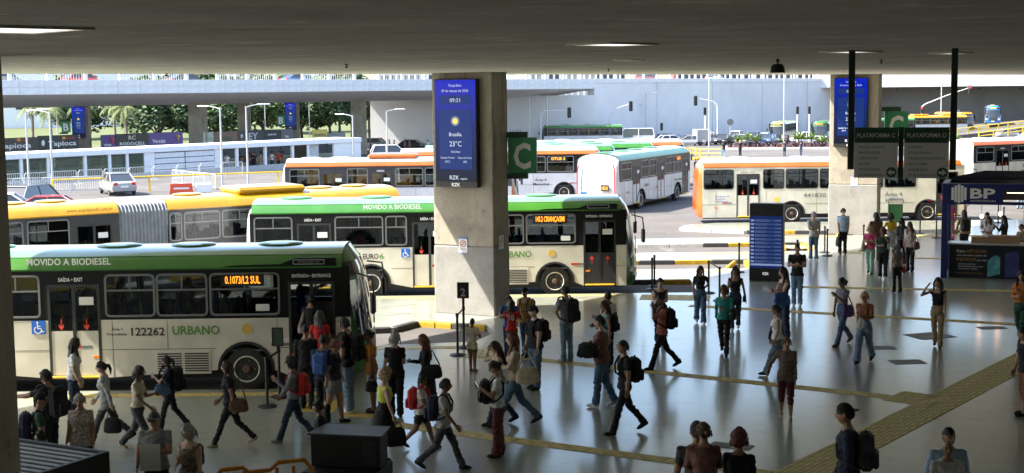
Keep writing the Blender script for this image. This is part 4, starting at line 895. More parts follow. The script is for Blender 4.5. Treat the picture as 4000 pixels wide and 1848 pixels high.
for i, c in enumerate((WHT, BLK, SIL, WHT, WHT, GRY, WHT, REDC, SIL, WHT, DBL, WHT)):
    car(['hatch', 'sedan', 'suv'][i % 3], c, (-88 + i*5.4, 296 + (i % 3)*3, .1), rad(90), ['first', 'second', 'third', 'fourth', 'fifth', 'sixth', 'seventh', 'eighth', 'ninth', 'tenth', 'eleventh', 'twelfth'][i] + ' car from the left in the distant row beyond the park')
e = E('box_trailer', (26.8, 198.5, -1.64), rad(95), 'grey box trailer seen from behind among the cars', 'trailer')
MB().box((-1.5, -.95, .6), (1.5, .95, 2.3), c=.04).build('box_body', M('trailer_grey', (.3, .3, .31), .5), e); MB().box((-1.55, -1.0, .35), (1.4, 1.0, .58)).build('bed', m_black, e)
for s in (-1, 1):
    w_ = OB('wheel', cw, e, (.3, s*.85, .315)); MB().box((-1.54, s*.93-.05, .4), (-1.48, s*.93+.05, 2.3)).build('frame_post', m_paper, e)
# ================================================================ STREET FURNITURE
def lamp(x, y, h, ang, label, arm=1.3, r=.07, two=False):
    e = E('street_lamp', (x, y, gz(y)), rad(ang), label, 'street lamp', 'grey street lamps')
    MB().tube([(0, 0, 0), (0, 0, .3), (0, 0, h*.5), (0, 0, h)], [r*1.3, r*1.1, r, r*.75], 10).build('pole', m_steel, e)
    for s in ((1, -1) if two else (1,)):
        MB().tube([(0, 0, h-.1), (s*.25*arm, 0, h+.02), (s*.7*arm, 0, h+.12)], r*.55, 8).build('arm', m_steel, e)
        MB().box((s*.62*arm if s > 0 else s*1.35*arm, -.13, h+.08), (s*1.35*arm if s > 0 else s*.62*arm, .13, h+.18), c=.04).build('lamp_head', M('lamp_head', (.62, .63, .64), .4), e)
    return e
lamp(-34.1, 99.4, 5.5, 10, 'first street lamp at the far left edge'); lamp(-31.9, 97.8, 5.45, 170, 'second street lamp from the left edge'); lamp(-20.9, 101.7, 5.6, 165, 'street lamp in front of the shelter pointing left')
lamp(-19.3, 103.1, 5.7, 15, 'street lamp in front of the shelter pointing right'); lamp(-11.6, 132, 5.3, 12, 'street lamp left of the large column'); lamp(-15.0, 134, 4.9, 165, 'street lamp at the right end of the shelter')
lamp(2.6, 195, 7.0, 12, 'left one of two lamps over the row of buses', r=.1); lamp(5.0, 195, 7.1, 172, 'right one of two lamps over the row of buses', r=.1); lamp(17.6, 209, 7.6, 15, 'slim street lamp in front of the white van', r=.08); lamp(20.0, 209, 7.5, 15, 'slim street lamp right of the white van', r=.08)
lamp(20.5, 146, 8.3, 10, 'tall street lamp left of the orange and cream bus', .9, .07); lamp(38.3, 198, 11.5, 0, 'very tall lamp pole behind the median', .01, .1); lamp(72.5, 238, 10, 0, 'tall lamp pole beside the ramp', .01, .1)
for x, y, lab in ((-61, 190, 'thin pole under the viaduct at the left'), (-36.5, 210, 'thin lamp pole in the park'), (-30.5, 214, 'white lamp pole in the park near the trees')): lamp(x, y, 9, 0, lab, 1, .08, True)
m_tl = M('signal_black', (.02, .02, .022), .5, var=.05); m_redlit = M('signal_red_lit', (.8, .02, .02), .4, var=0, emit=(1, .03, .02), estr=1.5); m_off = M('signal_lens_dark', (.05, .04, .03), .2, var=0)
def signal_head(e, x, y, z, lit=False, big=1.):
    h = MB().box((x-.2*big, y-.12, z-.55*big), (x+.2*big, y+.12, z+.55*big), c=.06).build('signal_head', m_tl, e)
    for k, zz in enumerate((.34, 0, -.34)):
        MB().lathe([(.13*big, -.01), (.13*big, .01)], 14, (x, y-.135, z+zz*big), 'y').build('lens', m_redlit if (lit and k == 0) else m_off, h)
        MB().tube([(x, y-.12, z+zz*big), (x, y-.26, z+zz*big-.01)], .145*big, 12, cap=False).build('visor', m_tl, h)
def signal(x, y, h, ax, label, lit=False, rise=.8, low=None, r=.09, z0=None):
    e = E('traffic_light', (x, y, gz(y) if z0 is None else z0), 0, label, 'traffic light', 'traffic lights')
    s = 1 if ax > 0 else -1
    MB().tube([(0, 0, 0), (0, 0, h*.85), (s*.12, 0, h*.95), (s*.6, 0, h+.1), (ax*.5, 0, h+.1+rise*.5), (ax, 0, h+.1+rise)], [r, r, r, r*.85, r*.7, r*.55], 10).build('mast', M('mast_white', (.6, .61, .63), .45, var=.05), e)
    signal_head(e, ax, -.15, h+.1+rise-.35, lit, 1.3)
    if low: signal_head(e, low[0], -.25, low[1], low[2], 1.0)
    return e
signal(4.1, 193, 5.0, 3.9, 'white mast traffic light over the row of buses', rise=.1); signal(14.0, 200, 5.0, 3.0, 'grey mast traffic light behind the distant green bus', rise=.9)
signal(22.3, 209, 4.7, -5.3, 'traffic light with long arm over the white van', rise=2.0, low=(0, 2.6, False)); signal(30.0, 205, 6.1, -3.2, 'traffic light with arm pointing left at the wall', rise=.5); signal(67.5, 232, 5.2, 7.8, 'traffic light with red lamp lit at the far right', True, 2.6, (-.1, 4.3, True), .12)
for x, y, lab in ((28.2, 205, 'short pedestrian light beside the parked cars'), (41.2, 203, 'short pedestrian light pair left in front of the lime bus'), (42.9, 203, 'short pedestrian light pair right in front of the green bus')):
    e = E('pedestrian_light', (x, y, gz(y)), 0, lab, 'traffic light', 'pedestrian lights'); MB().tube([(0,0,0), (0,0,4.3)], .09, 8).build('pole', m_white, e); signal_head(e, 0, 0, 4.8, False, 1.0)
for x, y, h, lab in ((24.4, 217, 3.6, 'round sign seen from behind near the trailer'), (31.7, 204, 3.2, 'round sign seen from behind beside the grey sedan')):
    e = E('round_sign', (x, y, gz(y)), 0, lab, 'road sign', 'round road signs'); MB().tube([(0,0,0), (0,0,h+.3)], .05, 8).build('pole', m_steel, e); MB().lathe([(.48, -.02), (.48, .02)], 20, (0, -.06, h), 'y').build('disc', GRY and M('sign_back', (.12, .12, .12), .6), e)
# crowd control barriers
bm = MB(); bm.tube([(-1, 0, .08), (-1, 0, .95), (-.9, 0, 1.08), (.9, 0, 1.08), (1, 0, .95), (1, 0, .08)], .03, 6)
bm.tube([(-1, 0, .2), (1, 0, .2)], .025, 6)
bars = MB()
for i in range(13): bars.tube([(-.87+i*.145, 0, .2), (-.87+i*.145, 0, 1.07)], .014, 4)
ft = MB()
for s in (-1, 1): ft.tube([(s*.8, -.25, .02), (s*.8, 0, .14), (s*.8, .25, .02)], .025, 5)
m_barr = M('barrier_zinc', (.55, .56, .57), .5, metal=.2, var=.08); meA, meB, meC = bm.mesh('frame', m_barr), bars.mesh('bars', m_barr), ft.mesh('feet', m_barr)
spots = [(-36 + i*1.75, 93.4 + i*.62, 20, 'front') for i in range(5)] + [(-37.0 + i*1.45, 98.2 + i*1.55, 47, 'back') for i in range(11)] + [(-24.2 + i*1.1, 102.0 - i*1.5, -55, 'side') for i in range(4)]
grp = {'front': 'crowd barrier in the front row beside the dark suv', 'back': 'crowd barrier in the long row below the glass shelter', 'side': 'crowd barrier in the short row at the right end'}
ordn = ['first', 'second', 'third', 'fourth', 'fifth', 'sixth', 'seventh', 'eighth', 'ninth', 'tenth', 'eleventh']; cnt = {}
for x, y, a, k in spots:
    cnt[k] = cnt.get(k, -1) + 1
    e = E('crowd_barrier', (x, y, -.15), rad(a), ordn[cnt[k]] + ' ' + grp[k].replace('crowd barrier', 'crowd barrier from the left', 1), 'crowd barrier', grp[k] + 's'); OB('frame', meA, e); OB('bars', meB, e); OB('feet', meC, e)
e = E('plastic_barrier', (-21.7, 92.4, -.15), rad(15), 'orange red plastic road barrier behind the yellow railing', 'barrier')
MB().prism([(-.8, 0), (.8, 0), (.72, .4), (.7, .75), (-.7, .75), (-.72, .4)], -.2, .2, 'xz').build('shell', M('barrier_red', (.65, .08, .03), .5), e); MB().box((.9, -.1, .1), (2.0, .1, .72), c=.05).build('white_section', m_white, e); MB().box((-.5, -.215, .38), (.5, -.2, .5)).build('label_strip', m_paper, e)
# ================================================================ SCREENS AND PLATFORM SIGNS
def screen_mat(key, z0, z1, str_=1.0):
    if key in _mats: return _mats[key]
    m = bpy.data.materials.new(key); m.use_nodes = True; _mats[key] = m; n = m.node_tree.nodes; l = m.node_tree.links; b = n['Principled BSDF']
    tc = n.new('ShaderNodeTexCoord'); sp = n.new('ShaderNodeSeparateXYZ'); l.new(tc.outputs['Object'], sp.inputs[0]); mr = n.new('ShaderNodeMapRange'); mr.inputs[1].default_value = z0; mr.inputs[2].default_value = z1; l.new(sp.outputs[2], mr.inputs[0])
    cr = n.new('ShaderNodeValToRGB'); cr.color_ramp.elements[0].color = (.006, .008, .016, 1); cr.color_ramp.elements[1].color = (.0, .009, .34, 1); q = cr.color_ramp.elements.new(.5); q.color = (.003, .014, .09, 1)
    l.new(mr.outputs[0], cr.inputs[0]); l.new(cr.outputs[0], b.inputs['Emission Color']); b.inputs['Emission Strength'].default_value = .32; b.inputs['Specular IOR Level'].default_value = .2; b.inputs['Base Color'].default_value = (.004, .004, .008, 1); b.inputs['Roughness'].default_value = .15
    return m
m_scrtxt = M('screen_text', (.6, .65, .75), .5, var=0, emit=(.6, .7, .9), estr=.10); m_scrw = M('screen_logo', (.75, .75, .75), .5, var=0, emit=(1, 1, 1), estr=.12)
m_card = M('screen_card', (.004, .006, .02), .3, var=0, spec=.2, emit=(.008, .03, .17), estr=.22); m_sund = M('screen_sun', (.5, .4, .1), .5, var=0, emit=(1, .6, .15), estr=.2); m_halo = M('screen_sun_halo', (.1, .15, .2), .5, var=0, emit=(.12, .2, .35), estr=.15)
def screen(loc, rz, w_, h_, label, detail=True, dep=.2):
    e = E('display_screen', loc, rz, label, 'screen', 'blue display screens')
    MB().box((-w_/2, -dep, 0), (w_/2, 0, h_), c=.015).build('housing', m_black, e)
    MB().box((-w_/2+.03, -dep-.012, h_*.055), (w_/2-.03, -dep-.004, h_-.03)).build('display', screen_mat('screen_face_%.1f' % h_, h_*.05, h_), e)
    y = -dep-.018; k = w_/1.35; q = h_/3.1
    tx = lambda s, x, z, h, wd, m_=m_scrtxt: text(e, s, x*k, z*q, h*q, m_, y-.004, .008, wd*k, 'c')
    MB().box((-.5*k, y, 2.38*q), (.5*k, y+.004, 2.63*q)).build('clock_card', m_card, e); MB().box((-.52*k, y, .52*q), (.52*k, y+.004, 2.22*q)).build('weather_card', m_card, e)
    for r_, m_, dy in ((.14, m_halo, .0), (.085, m_sund, -.003)): MB().lathe([(r_*k, y+dy-.004), (r_*k, y+dy)], 24, (0, 0, 1.9*q), 'y').build('sun_symbol', m_, e)
    tx('Terça-feira', 0, 2.88, .075, .42); tx('24 de março de 2026', 0, 2.73, .075, .86); tx('09:31', 0, 2.44, .115, .33)
    tx('Brasília', 0, 1.47, .11, .4); tx('23°C', 0, 1.18, .15, .38); tx('Céu Limpo', 0, 1.0, .06, .3)
    if detail: tx('Sensação Térmica', -.26, .83, .05, .44); tx('Chance de Chuva', .29, .83, .05, .44); tx('23°C', -.26, .71, .06, .16); tx('0%', .3, .71, .06, .11)
    tx('RZK', -.05, .23, .115, .3); tx('digital', .25, .23, .05, .2) if detail else None; tx('RZK', 0, .03, .1, .27, m_scrw)
    return e
cdir = lambda a: Vector((math.cos(a), math.sin(a), 0)); cn = lambda a: Vector((math.sin(a), -math.cos(a), 0))
a1 = rad(-27); p = Vector((-1.40, 40.55, 0)) + cdir(a1)*(-.10) + cn(a1)*.002; screen((p.x, p.y, 3.72), a1, 1.38, 3.1, 'large blue weather screen on the nearest column')
a2 = rad(-22); p = Vector((14.95, 61.5, 0)) + cdir(a2)*(-.12) + cn(a2)*.002; screen((p.x, p.y, 3.85), a2, 1.45, 3.0, 'blue screen on the far column behind the sign posts')
p = Vector((25.4, 66.5, 0)) + cdir(a2)*(-.05) + cn(a2)*.002; screen((p.x, p.y, 3.85), a2, 1.45, 3.0, 'blue screen cut by the right picture edge', False)
x, y, _ = on_line(-1.0, .9); screen((x, y, 2.0), rad(8), 1.35, 3.2, 'left one of the two small far blue screens', False); x, y, _ = on_line(28.0, .9); screen((x, y, 2.0), rad(8), 1.35, 3.2, 'right one of the two small far blue screens', False)
m_sg = M('sign_green', (.05, .27, .13), .45, var=.08, scale=6); m_sgd = M('sign_green_dark', (.02, .065, .035), .5, var=.1)
def letter_sign(ch, loc, rz, s, label, d=.14):
    e = E('platform_sign', loc, rz, label, 'sign', 'platform letter signs')
    MB().box((-.42*s, -d, -.52*s), (.42*s, 0, .52*s), c=.012).build('panel', m_sg, e)
    for z in (.52, -.68): MB().box((-.62*s, -d-.02, z*s), (.16*s, .02, (z+.16)*s), c=.01).build('bracket', m_sgd, e)
    for i in range(6): MB().lathe([(.012*s, .68*s), (.002*s, .76*s)], 5, ((-.35+i*.06)*s, -d/2, 0)).build('bird_spike', m_sgd, e) if s > .9 and d < .2 else None
    text(e, ch, 0, -.36*s, .72*s, M('sign_white', (.85, .85, .83), .5, var=.05), -d-.004, .03, .5*s, 'c')
    return e
letter_sign('C', (.34, 40.95, 4.6), rad(-8), 1.0, 'green letter C sign on the nearest column'); letter_sign('C', (17.0, 62.3, 4.75), rad(-8), 1.2, 'green letter C sign on the far column')
x, y, _ = on_line(-2.7, 1.2); letter_sign('B', (x, y, 3.2), rad(8), 1.05, 'left green letter B sign under the viaduct'); x, y, _ = on_line(26.2, 1.2); letter_sign('B', (x, y, 3.2), rad(8), 1.05, 'right green letter B sign under the viaduct')
def no_smoking(loc, rz, label, s=1.):
    e = E('notice_poster', loc, rz, label, 'poster', 'no smoking posters')
    MB().box((-.14*s, -.012, -.24*s), (.14*s, 0, .24*s)).build('sheet', m_paper, e)
    for z0, z1 in ((.19, .24), (-.24, -.2)): MB().box((-.141*s, -.014, z0*s), (.141*s, -.002, z1*s)).build('blue_band', M('poster_blue', (.15, .2, .45), .5, var=0), e)
    mb = MB(); n = 20; v = []
    for k in range(n):
        a = 2*PI*k/n
        for r_ in (.075, .095): v.append((r_*s*math.cos(a), -.015, s*(.06+r_*math.sin(a))))
    mb.add(v, [(2*k, 2*k+1, (2*k+3) % (2*n), (2*k+2) % (2*n)) for k in range(n)])
    for sx in (1, -1): mb.add([(s*a_, -.016, s*(.06+b_)) for a_, b_ in ((-.06*sx-.01, -.05), (-.06*sx+.01, -.06), (.06*sx+.01, .05), (.06*sx-.01, .06))], [(0,1,2,3)])
    mb.build('prohibition_ring', M('poster_red', (.45, .05, .06), .5, var=0), e, smooth=0)
    for z in (-.09, -.13): MB().box((-.09*s, -.015, z*s), (.09*s, -.013, (z+.015)*s)).build('print_line', M('print_grey', (.4, .4, .42), .5, var=0), e)
p = Vector((-1.40, 40.55, 0)) + cdir(a1)*(-.02) + cn(a1)*.004; no_smoking((p.x, p.y, 2.02), a1, 'no smoking poster on the front of the nearest column')
p = Vector((-1.40, 40.55, 0)) + cdir(a1)*(1.0) - cn(a1)*.42; no_smoking((p.x, p.y, 2.12), a1 + PI/2, 'no smoking poster on the side of the nearest column')
p = Vector((14.95, 61.5, 0)) + cdir(a2)*(.05) + cn(a2)*.004; no_smoking((p.x, p.y, 2.35), a2, 'no smoking poster on the far column')
# ================================================================ TREES AND FAR BUILDINGS
m_bark = M('bark', (.10, .075, .05), .9, var=.25, bump=.5, bscale=14)
def leafm(k, c): return M(k, c, .75, var=.35, scale=.6)
LEAF = [leafm('leaf_mid', (.075, .12, .035)), leafm('leaf_dark', (.05, .09, .03)), leafm('leaf_pale', (.12, .155, .05))]
def tree(x, y, h, r, lab, k=0, seed=1, n=4200, trunk=.3, z=None, flat=.7):
    rg = random.Random(seed); z = gz(y) if z is None else z
    e = E('tree', (x, y, z), 0, lab, 'tree', 'park trees beyond the viaduct')
    hb = h - r*flat*1.75; tr = MB().tube([(0, 0, -.2), (.1, 0, hb*.5), (0, .1, hb)], [trunk, trunk*.8, trunk*.6], 9); cl = []
    for i in range(9):
        a = i*2.4; q = Vector((math.cos(a)*r*.55*rg.uniform(.5, 1.1), math.sin(a)*r*.55*rg.uniform(.5, 1.1), hb + r*flat*rg.uniform(.3, 1.3)))
        tr.tube([(0, .1, hb*.85), tuple(q*.5 + Vector((0, 0, hb*.45))), tuple(q)], [trunk*.45, trunk*.28, trunk*.1], 6)
    for i in range(34):
        a = rg.uniform(0, 2*PI); u = rg.uniform(-.8, 1); d = rg.uniform(.45, .95)*r*math.sqrt(max(.1, 1-u*u*.7)); cl.append((Vector((math.cos(a)*d, math.sin(a)*d, hb + r*flat*(1 + u*.85))), rg.uniform(.22, .42)*r))
    tr.build('trunk', m_bark, e)
    cr = MB(); V = []; F = []
    for i in range(n):
        c, cr_r = rg.choice(cl); dv = Vector((rg.gauss(0, 1), rg.gauss(0, 1), rg.gauss(0, .8))).normalized()*cr_r*rg.uniform(.6, 1.05); p = c + dv
        s = rg.uniform(.22, .45)*(r/4)**.5; ax = Vector((rg.gauss(0, 1), rg.gauss(0, 1), rg.gauss(0, .5))).normalized(); b = ax.orthogonal().normalized(); o = len(V)
        V += [p - ax*s, p + b*s*.5, p + ax*s, p - b*s*.5]; F.append((o, o+1, o+2, o+3))
    cr.add(V, F); cr.build('crown', LEAF[k], e, smooth=0)
def palm(x, y, h, lab, seed=0, r=2.6, z=None, grp='palms'):
    rg = random.Random(seed); e = E('palm_tree', (x, y, gz(y) if z is None else z), rg.uniform(0, 6), lab, 'palm', grp)
    MB().tube([(0, 0, -.2), (.1, 0, h*.4), (.05, .1, h)], [.26, .2, .17], 9).build('trunk', M('palm_bark', (.2, .17, .13), .9, var=.2), e)
    V = []; F = []
    for i in range(15):
        a = i*2.399; up = rg.uniform(-.2, 1.0); pr = None
        for j in range(9):
            t = j/8; d = r*t; c = Vector((math.cos(a)*d*.8, math.sin(a)*d*.8, h + up*d*.7 - 1.25*r*t*t*.6)); 
            if pr is not None:
                sd = Vector((-math.sin(a), math.cos(a), 0)); ll = .75*(1-.6*abs(t-.45))
                for s in (-1, 1):
                    for q in range(2):
                        b0 = pr.lerp(c, q*.5); b1 = pr.lerp(c, q*.5+.28); o = len(V); tip = sd*s*ll*.6 + Vector((0, 0, -.45*ll)) + (c-pr)*.6
                        V += [b0, b1, b1 + tip, b0 + tip*.98]; F.append((o, o+1, o+2, o+3))
            pr = c
    mb = MB(); mb.add(V, F); mb.build('crown', LEAF[2], e, smooth=0)
T_ = [(-52, 208, 9.0, 5.5, 1, 'broad dark tree right of the first far screen'), (-45, 212, 8.5, 5.5, 0, 'round leafy tree in the middle under the viaduct'), (-38, 216, 9.5, 5, 0, 'leafy tree left of the dark column'), (-33, 222, 9, 5, 2, 'pale tree right of the dark column'),
      (-28, 218, 9.5, 5, 1, 'dark tree behind the pale far column'), (-25.5, 226, 8.5, 4, 2, 'pale tree left of the second far screen'), (-20, 236, 9, 4, 2, 'thin tree on the sunny lawn'), (-72, 235, 10, 6, 1, 'tall dark tree behind the white building'), (-60, 230, 9.5, 5.5, 0, 'leafy tree behind the left palms'), (-31, 255, 11, 6, 1, 'far dark tree closing the park'), (-44, 250, 11, 7, 0, 'far leafy tree closing the park'), (-58, 262, 12, 7, 1, 'far dark tree left of the park')]
for i, (x, y, h, r, k, lab) in enumerate(T_): tree(x, y, h, r, lab, k, i+3)
for i, (x, y, h, lab) in enumerate(((-63.0, 186, 6.4, 'first palm beside the white building'), (-60.0, 184, 6.2, 'second palm beside the white building'), (-57.5, 190, 6.6, 'third palm left of the first far screen'), (-51.5, 189, 6.3, 'palm right of the first far screen'), (-55.0, 196, 6.8, 'palm trunk next to the far B sign'), (-22.6, 226, 6.5, 'sunlit palm on the lawn right of the second screen'), (-19.4, 232, 6.0, 'sunlit palm near the abutment'))): palm(x, y, h, lab, i)
palm(84.0, 205, 10.2, 'palm fronds hanging in at the upper right', 9, 3.2, -1.9)
for i, (x, y, s) in enumerate(((28.8, 179, 1.2), (29.9, 178.4, 1.5), (31.2, 179.3, 1.25), (36.2, 177.7, 1.6), (38.0, 178.4, 1.5), (39.2, 177.6, 1.1), (45.3, 177.4, 1.2), (47.0, 177.0, 1.5), (47.9, 176.6, 1.1), (52.6, 176.4, 1.4), (54.3, 176.0, 1.5), (55.6, 175.8, 1.2))):
    rg = random.Random(i); pos = ['at the left end', 'in the left clump', 'right in the left clump', 'tallest left of the middle', 'in the middle clump', 'small right of the middle clump', 'short right of the walking man', 'tall right of the pickup', 'small right of the pickup', 'near the far column', 'close to the far column', 'half hidden by the far column'][i]
    e = E('spiky_plant', (x, y, -1.02), 0, 'spiky green plant on the median, ' + pos, 'plant', 'spiky plants on the median'); V = []; F = []
    for k in range(34):
        a = rg.uniform(0, 6.28); el = rg.uniform(.15, 1.5); l_ = s*rg.uniform(.7, 1.1); d = Vector((math.cos(a)*math.cos(el), math.sin(a)*math.cos(el), math.sin(el))); sd = Vector((-math.sin(a), math.cos(a), 0))*.07; b = Vector((0, 0, s*.55)); o = len(V)
        V += [b - sd*.5, b + sd*.5, b + d*l_*.55 + sd, b + d*l_ + Vector((0, 0, -.25*l_)), b + d*l_*.55 - sd]; F.append((o, o+1, o+2, o+3, o+4))
    mb = MB(); mb.add(V, F); mb.build('leaves', M('spiky_leaf', (.16, .24, .05), .6, var=.25), e, smooth=0); MB().tube([(0,0,0), (0,0,s*.6)], .07, 6).build('stem', m_bark, e)
# white building with arches at the far left
e = E('white_building', (-118, 285, -2), rad(12), 'white building with arched windows at the far left', 'building')
MB().box((0, 0, 0), (46, 12, 14)).build('wall', M('building_white', (.7, .71, .74), .7, var=.04), e)
for i in range(9):
    x0 = 3 + i*4.8; pts = [(x0, 5.5), (x0+2, 5.5), (x0+2, 7)] + [(x0+1+math.cos(rad(t))*1, 7+math.sin(rad(t))*1) for t in range(0, 181, 20)]
    o = MB().prism(pts, -.06, .02, 'xz').build('window', M('window_dark', (.03, .035, .05), .2), e, smooth=0); MB().box((x0-.1, -.15, 5.3), (x0+2.1, .0, 5.48)).build('sill', m_white, o)
for bi, (x, y, w_, h_, col, lab) in enumerate(((-165, 470, 40, 30, (.68, .68, .66), 'far white slab block seen over the viaduct at the left'), (-112, 480, 52, 34, (.7, .7, .69), 'far finned slab block above the dark column'), (-48, 500, 44, 30, (.62, .63, .64), 'far pale slab block above the second B screen'), (6, 520, 36, 30, (.5, .5, .5), 'far grey slab block right of the large column'), (60, 520, 60, 30, (.35, .12, .1), 'far reddish slab block above the retaining wall'))):
    e = E('slab_block', (x, y, -2), 0, lab, 'building', 'far slab blocks')
    MB().box((0, 0, 0), (w_, 14, h_)).build('wall', M('slab_%d' % bi, col, .7), e); mf = MB().box((0, -.5, 0), (.6, 0, h_-8)).mesh('fin', M('fin_white', (.72, .72, .72), .6)); mw = MB().box((0, -.08, 0), (1.3, 0, 2.2)).mesh('window', M('slab_window', (.06, .07, .09), .2))
    for i in range(int(w_/2.2)):
        OB('fin', mf, e, (1+i*2.2, 0, 4))
        for j in range(3): OB('window', mw, e, (1.7+i*2.2, 0, 8.5+j*3.2))
# ================================================================ INSIDE THE HALL
# hanging platform signs
e = E('hanging_sign', (5.46, 19.75, 0), math.atan2(-.4, 1.3), 'pair of hanging grey boards listing platforms C and D', 'sign')
m_board = M('board_grey', (.62, .62, .62), .5, var=.05); m_post = M('post_dark_green', (.012, .028, .018), .5, var=.1)
for x, top in ((-.68, CZ), (.70, CZ)): MB().box((x-.045, -.02, 5.32), (x+.045, .04, top), c=.008).build('post', m_post, e)
MB().box((-.03, -.005, 5.2), (.04, .03, 5.92)).build('centre_post', m_post, e)
def board(x0, x1, head, lines, arr):
    MB().box((x0, -.03, 5.70), (x1, .02, 5.915), c=.004).build('header', m_sgd, e); MB().box((x0, -.028, 5.205), (x1, .018, 5.70)).build('board', m_board, e)
    text(e, head, (x0+x1)/2, 5.775, .062, M('sign_text_pale', (.6, .62, .6), .5, var=0), -.034, .012, (x1-x0)*.87, 'c')
    for i, (s, wd) in enumerate(lines): text(e, s, x0 + .06, 5.625 - i*.079, .033, M('sign_text_green', (.08, .12, .09), .5, var=0), -.031, .006, wd)
    cx = x1 - .085; MB().lathe([(.072, -.034), (.072, -.029)], 24, (cx, 0, 5.285), 'y').build('arrow_disc', m_sgd, e)
    MB().prism([(cx+arr*a, 5.285+b) for a, b in ((-.05, -.02), (0, -.02), (0, -.05), (.058, 0), (0, .05), (0, .02), (-.05, .02))], -.038, -.035, 'xz').build('arrow', m_board, e, smooth=0)
board(-.63, -.035, 'PLATAFORMA C', [('ÁGUAS CLARAS', .36), ('BRAZLÂNDIA', .30), ('CEILÂNDIA', .25), ('GUARÁ', .16), ('TAGUATINGA', .30), ('VICENTE PIRES', .35)], -1)
board(.045, .65, 'PLATAFORMA D', [('LUZIÂNIA', .19), ('ÁGUAS LINDAS', .31), ('VALPARAISO/OCIDENTAL', .50), ('NOVO GAMA', .26), ('JARDIM INGÁ', .27), ('ST° ANTÔNIO DESCOB', .44)], 1)
# timetable totem
a3 = math.atan2(-.33, .93)
e = E('timetable_totem', (8.5, 46.85, 0), a3, 'black totem with a blue departures timetable', 'totem')
MB().box((-.56, 0, 0), (.56, .42, 2.62), c=.02).build('housing', m_black, e); MB().box((-.54, -.012, .45), (.54, -.002, 2.2)).build('display', M('timetable_face', (.01, .02, .06), .2, var=0, emit=(.006, .02, .12), estr=.16), e)
m_row = M('timetable_row', (.03, .045, .1), .4, var=0, emit=(.03, .07, .26), estr=.09); m_rowl = M('timetable_text', (.16, .2, .3), .4, var=0, emit=(.3, .4, .75), estr=.12)
rg = random.Random(5)
for i in range(12):
    z = 2.05 - i*.125
    MB().box((-.51, -.018, z-.03), (-.4, -.013, z+.035), c=.002).build('route_badge', m_rowl, e); MB().box((-.38, -.016, z-.045), (.52, -.013, z+.045)).build('row', m_row, e)
    for k in range(2): text(e, rg.choice(['Rodoviária do Plano Piloto', 'Taguatinga Centro', 'Ceilândia Setor O', 'Guará II', 'Asa Norte W3', 'Samambaia Sul', 'Gama Leste', 'Sobradinho II']), -.36, z + .008 - k*.036, .02, m_rowl, -.019, .01, rg.uniform(.3, .5))
    text(e, '09:%02d 09:%02d' % (rg.randint(31, 45), rg.randint(46, 59)), .3, z-.012, .03, m_rowl, -.019, .01, .2)
MB().box((-.51, -.018, .535), (.53, -.013, .6)).build('footer_bar', m_rowl, e); text(e, 'RZK', 0, .22, .09, m_scrw, -.004, .02, .2, 'c')
# blue sales kiosk
ka = rad(-20)
k = E('sales_kiosk', (14.5, 47.3, 0), ka, 'dark blue sales kiosk with BP logo at the right', 'kiosk')
m_kb = M('kiosk_blue', (.013, .019, .13), .45, var=.08); m_kk2 = M('kiosk_dark', (.012, .013, .022), .4, var=.1); m_top = M('counter_white', (.42, .42, .44), .3)
for x, y in ((0, 0), (5.6, 0), (0, 2.2), (5.6, 2.2)): MB().box((x, y, 0), (x+.2, y+.2, 3.2), c=.01).build('post', m_kb, k)
MB().box((.2, .02, 2.5), (1.95, .2, 3.2)).build('logo_board', m_kb, k)
for z0, z1 in ((2.5, 2.6), (3.0, 3.2)): MB().box((1.95, .02, z0), (5.6, .2, z1)).build('header_beam', m_kb, k)
for y in (.9, 1.8): MB().box((.2, y, 2.86), (5.6, y+.06, 2.93)).build('roof_slat', m_kk2, k)
MB().box((.0, .2, 2.62), (.2, 2.2, 3.2)).build('side_beam', m_kb, k); MB().box((.2, 2.2, 2.5), (5.6, 2.4, 3.2)).build('rear_beam', m_kk2, k)
MB().add([(-.1, 2.6, 3.2), (6, 2.6, 3.2), (5.2, 2.6, 3.5), (1.3, 2.6, 3.5), (-.1, 2.4, 3.2), (6, 2.4, 3.2), (5.2, 2.4, 3.5), (1.3, 2.4, 3.5)], [(0,1,2,3),(7,6,5,4),(3,2,6,7)]).build('canopy', m_kk2, k, smooth=0)
tube_m = M('tube_light', (.9, .85, .7), .4, var=0, emit=(1, .85, .55), estr=.7)
for x in (2.05, 3.3): MB().tube([(x, 1.2, 2.86), (x+1.15, 1.2, 2.86)], .05, 8).build('tube_light', tube_m, k)
MB().box((.25, .25, 0), (3.75, .95, 1.12), c=.01).build('counter', m_kk2, k); MB().box((3.75, .2, 0), (5.6, .97, 1.14)).build('counter_wing', M('kiosk_blue2', (.01, .02, .22), .4), k)
MB().box((.2, .18, 1.12), (5.6, 1.02, 1.17), c=.01).build('counter_top', m_top, k)
MB().box((.95, .5, 1.17), (1.5, .85, 1.36), c=.01).build('cardboard_box', M('cardboard', (.35, .22, .12), .8), k); MB().box((1.5, .5, 1.17), (2.5, .85, 1.42), c=.01).build('cardboard_box', M('cardboard', (.35, .22, .12)), k)
for i, h in enumerate((.34, .44, .5, .44, .34)):
    x = .3 + i*.10; MB().box((x, -.006, 2.86-h*.62), (x+.085, .016, 2.86+h*.62)).build('logo_bar', m_letter_w, k)
text(k, 'BP', .9, 2.72, .33, m_letter_w, -.004, .03, .8); text(k, 'INCORPORADORA', .92, 2.6, .06, m_letter_w, -.004, .005, .8)
m_ko = M('kiosk_orange', (.5, .26, .05), .5, var=0)
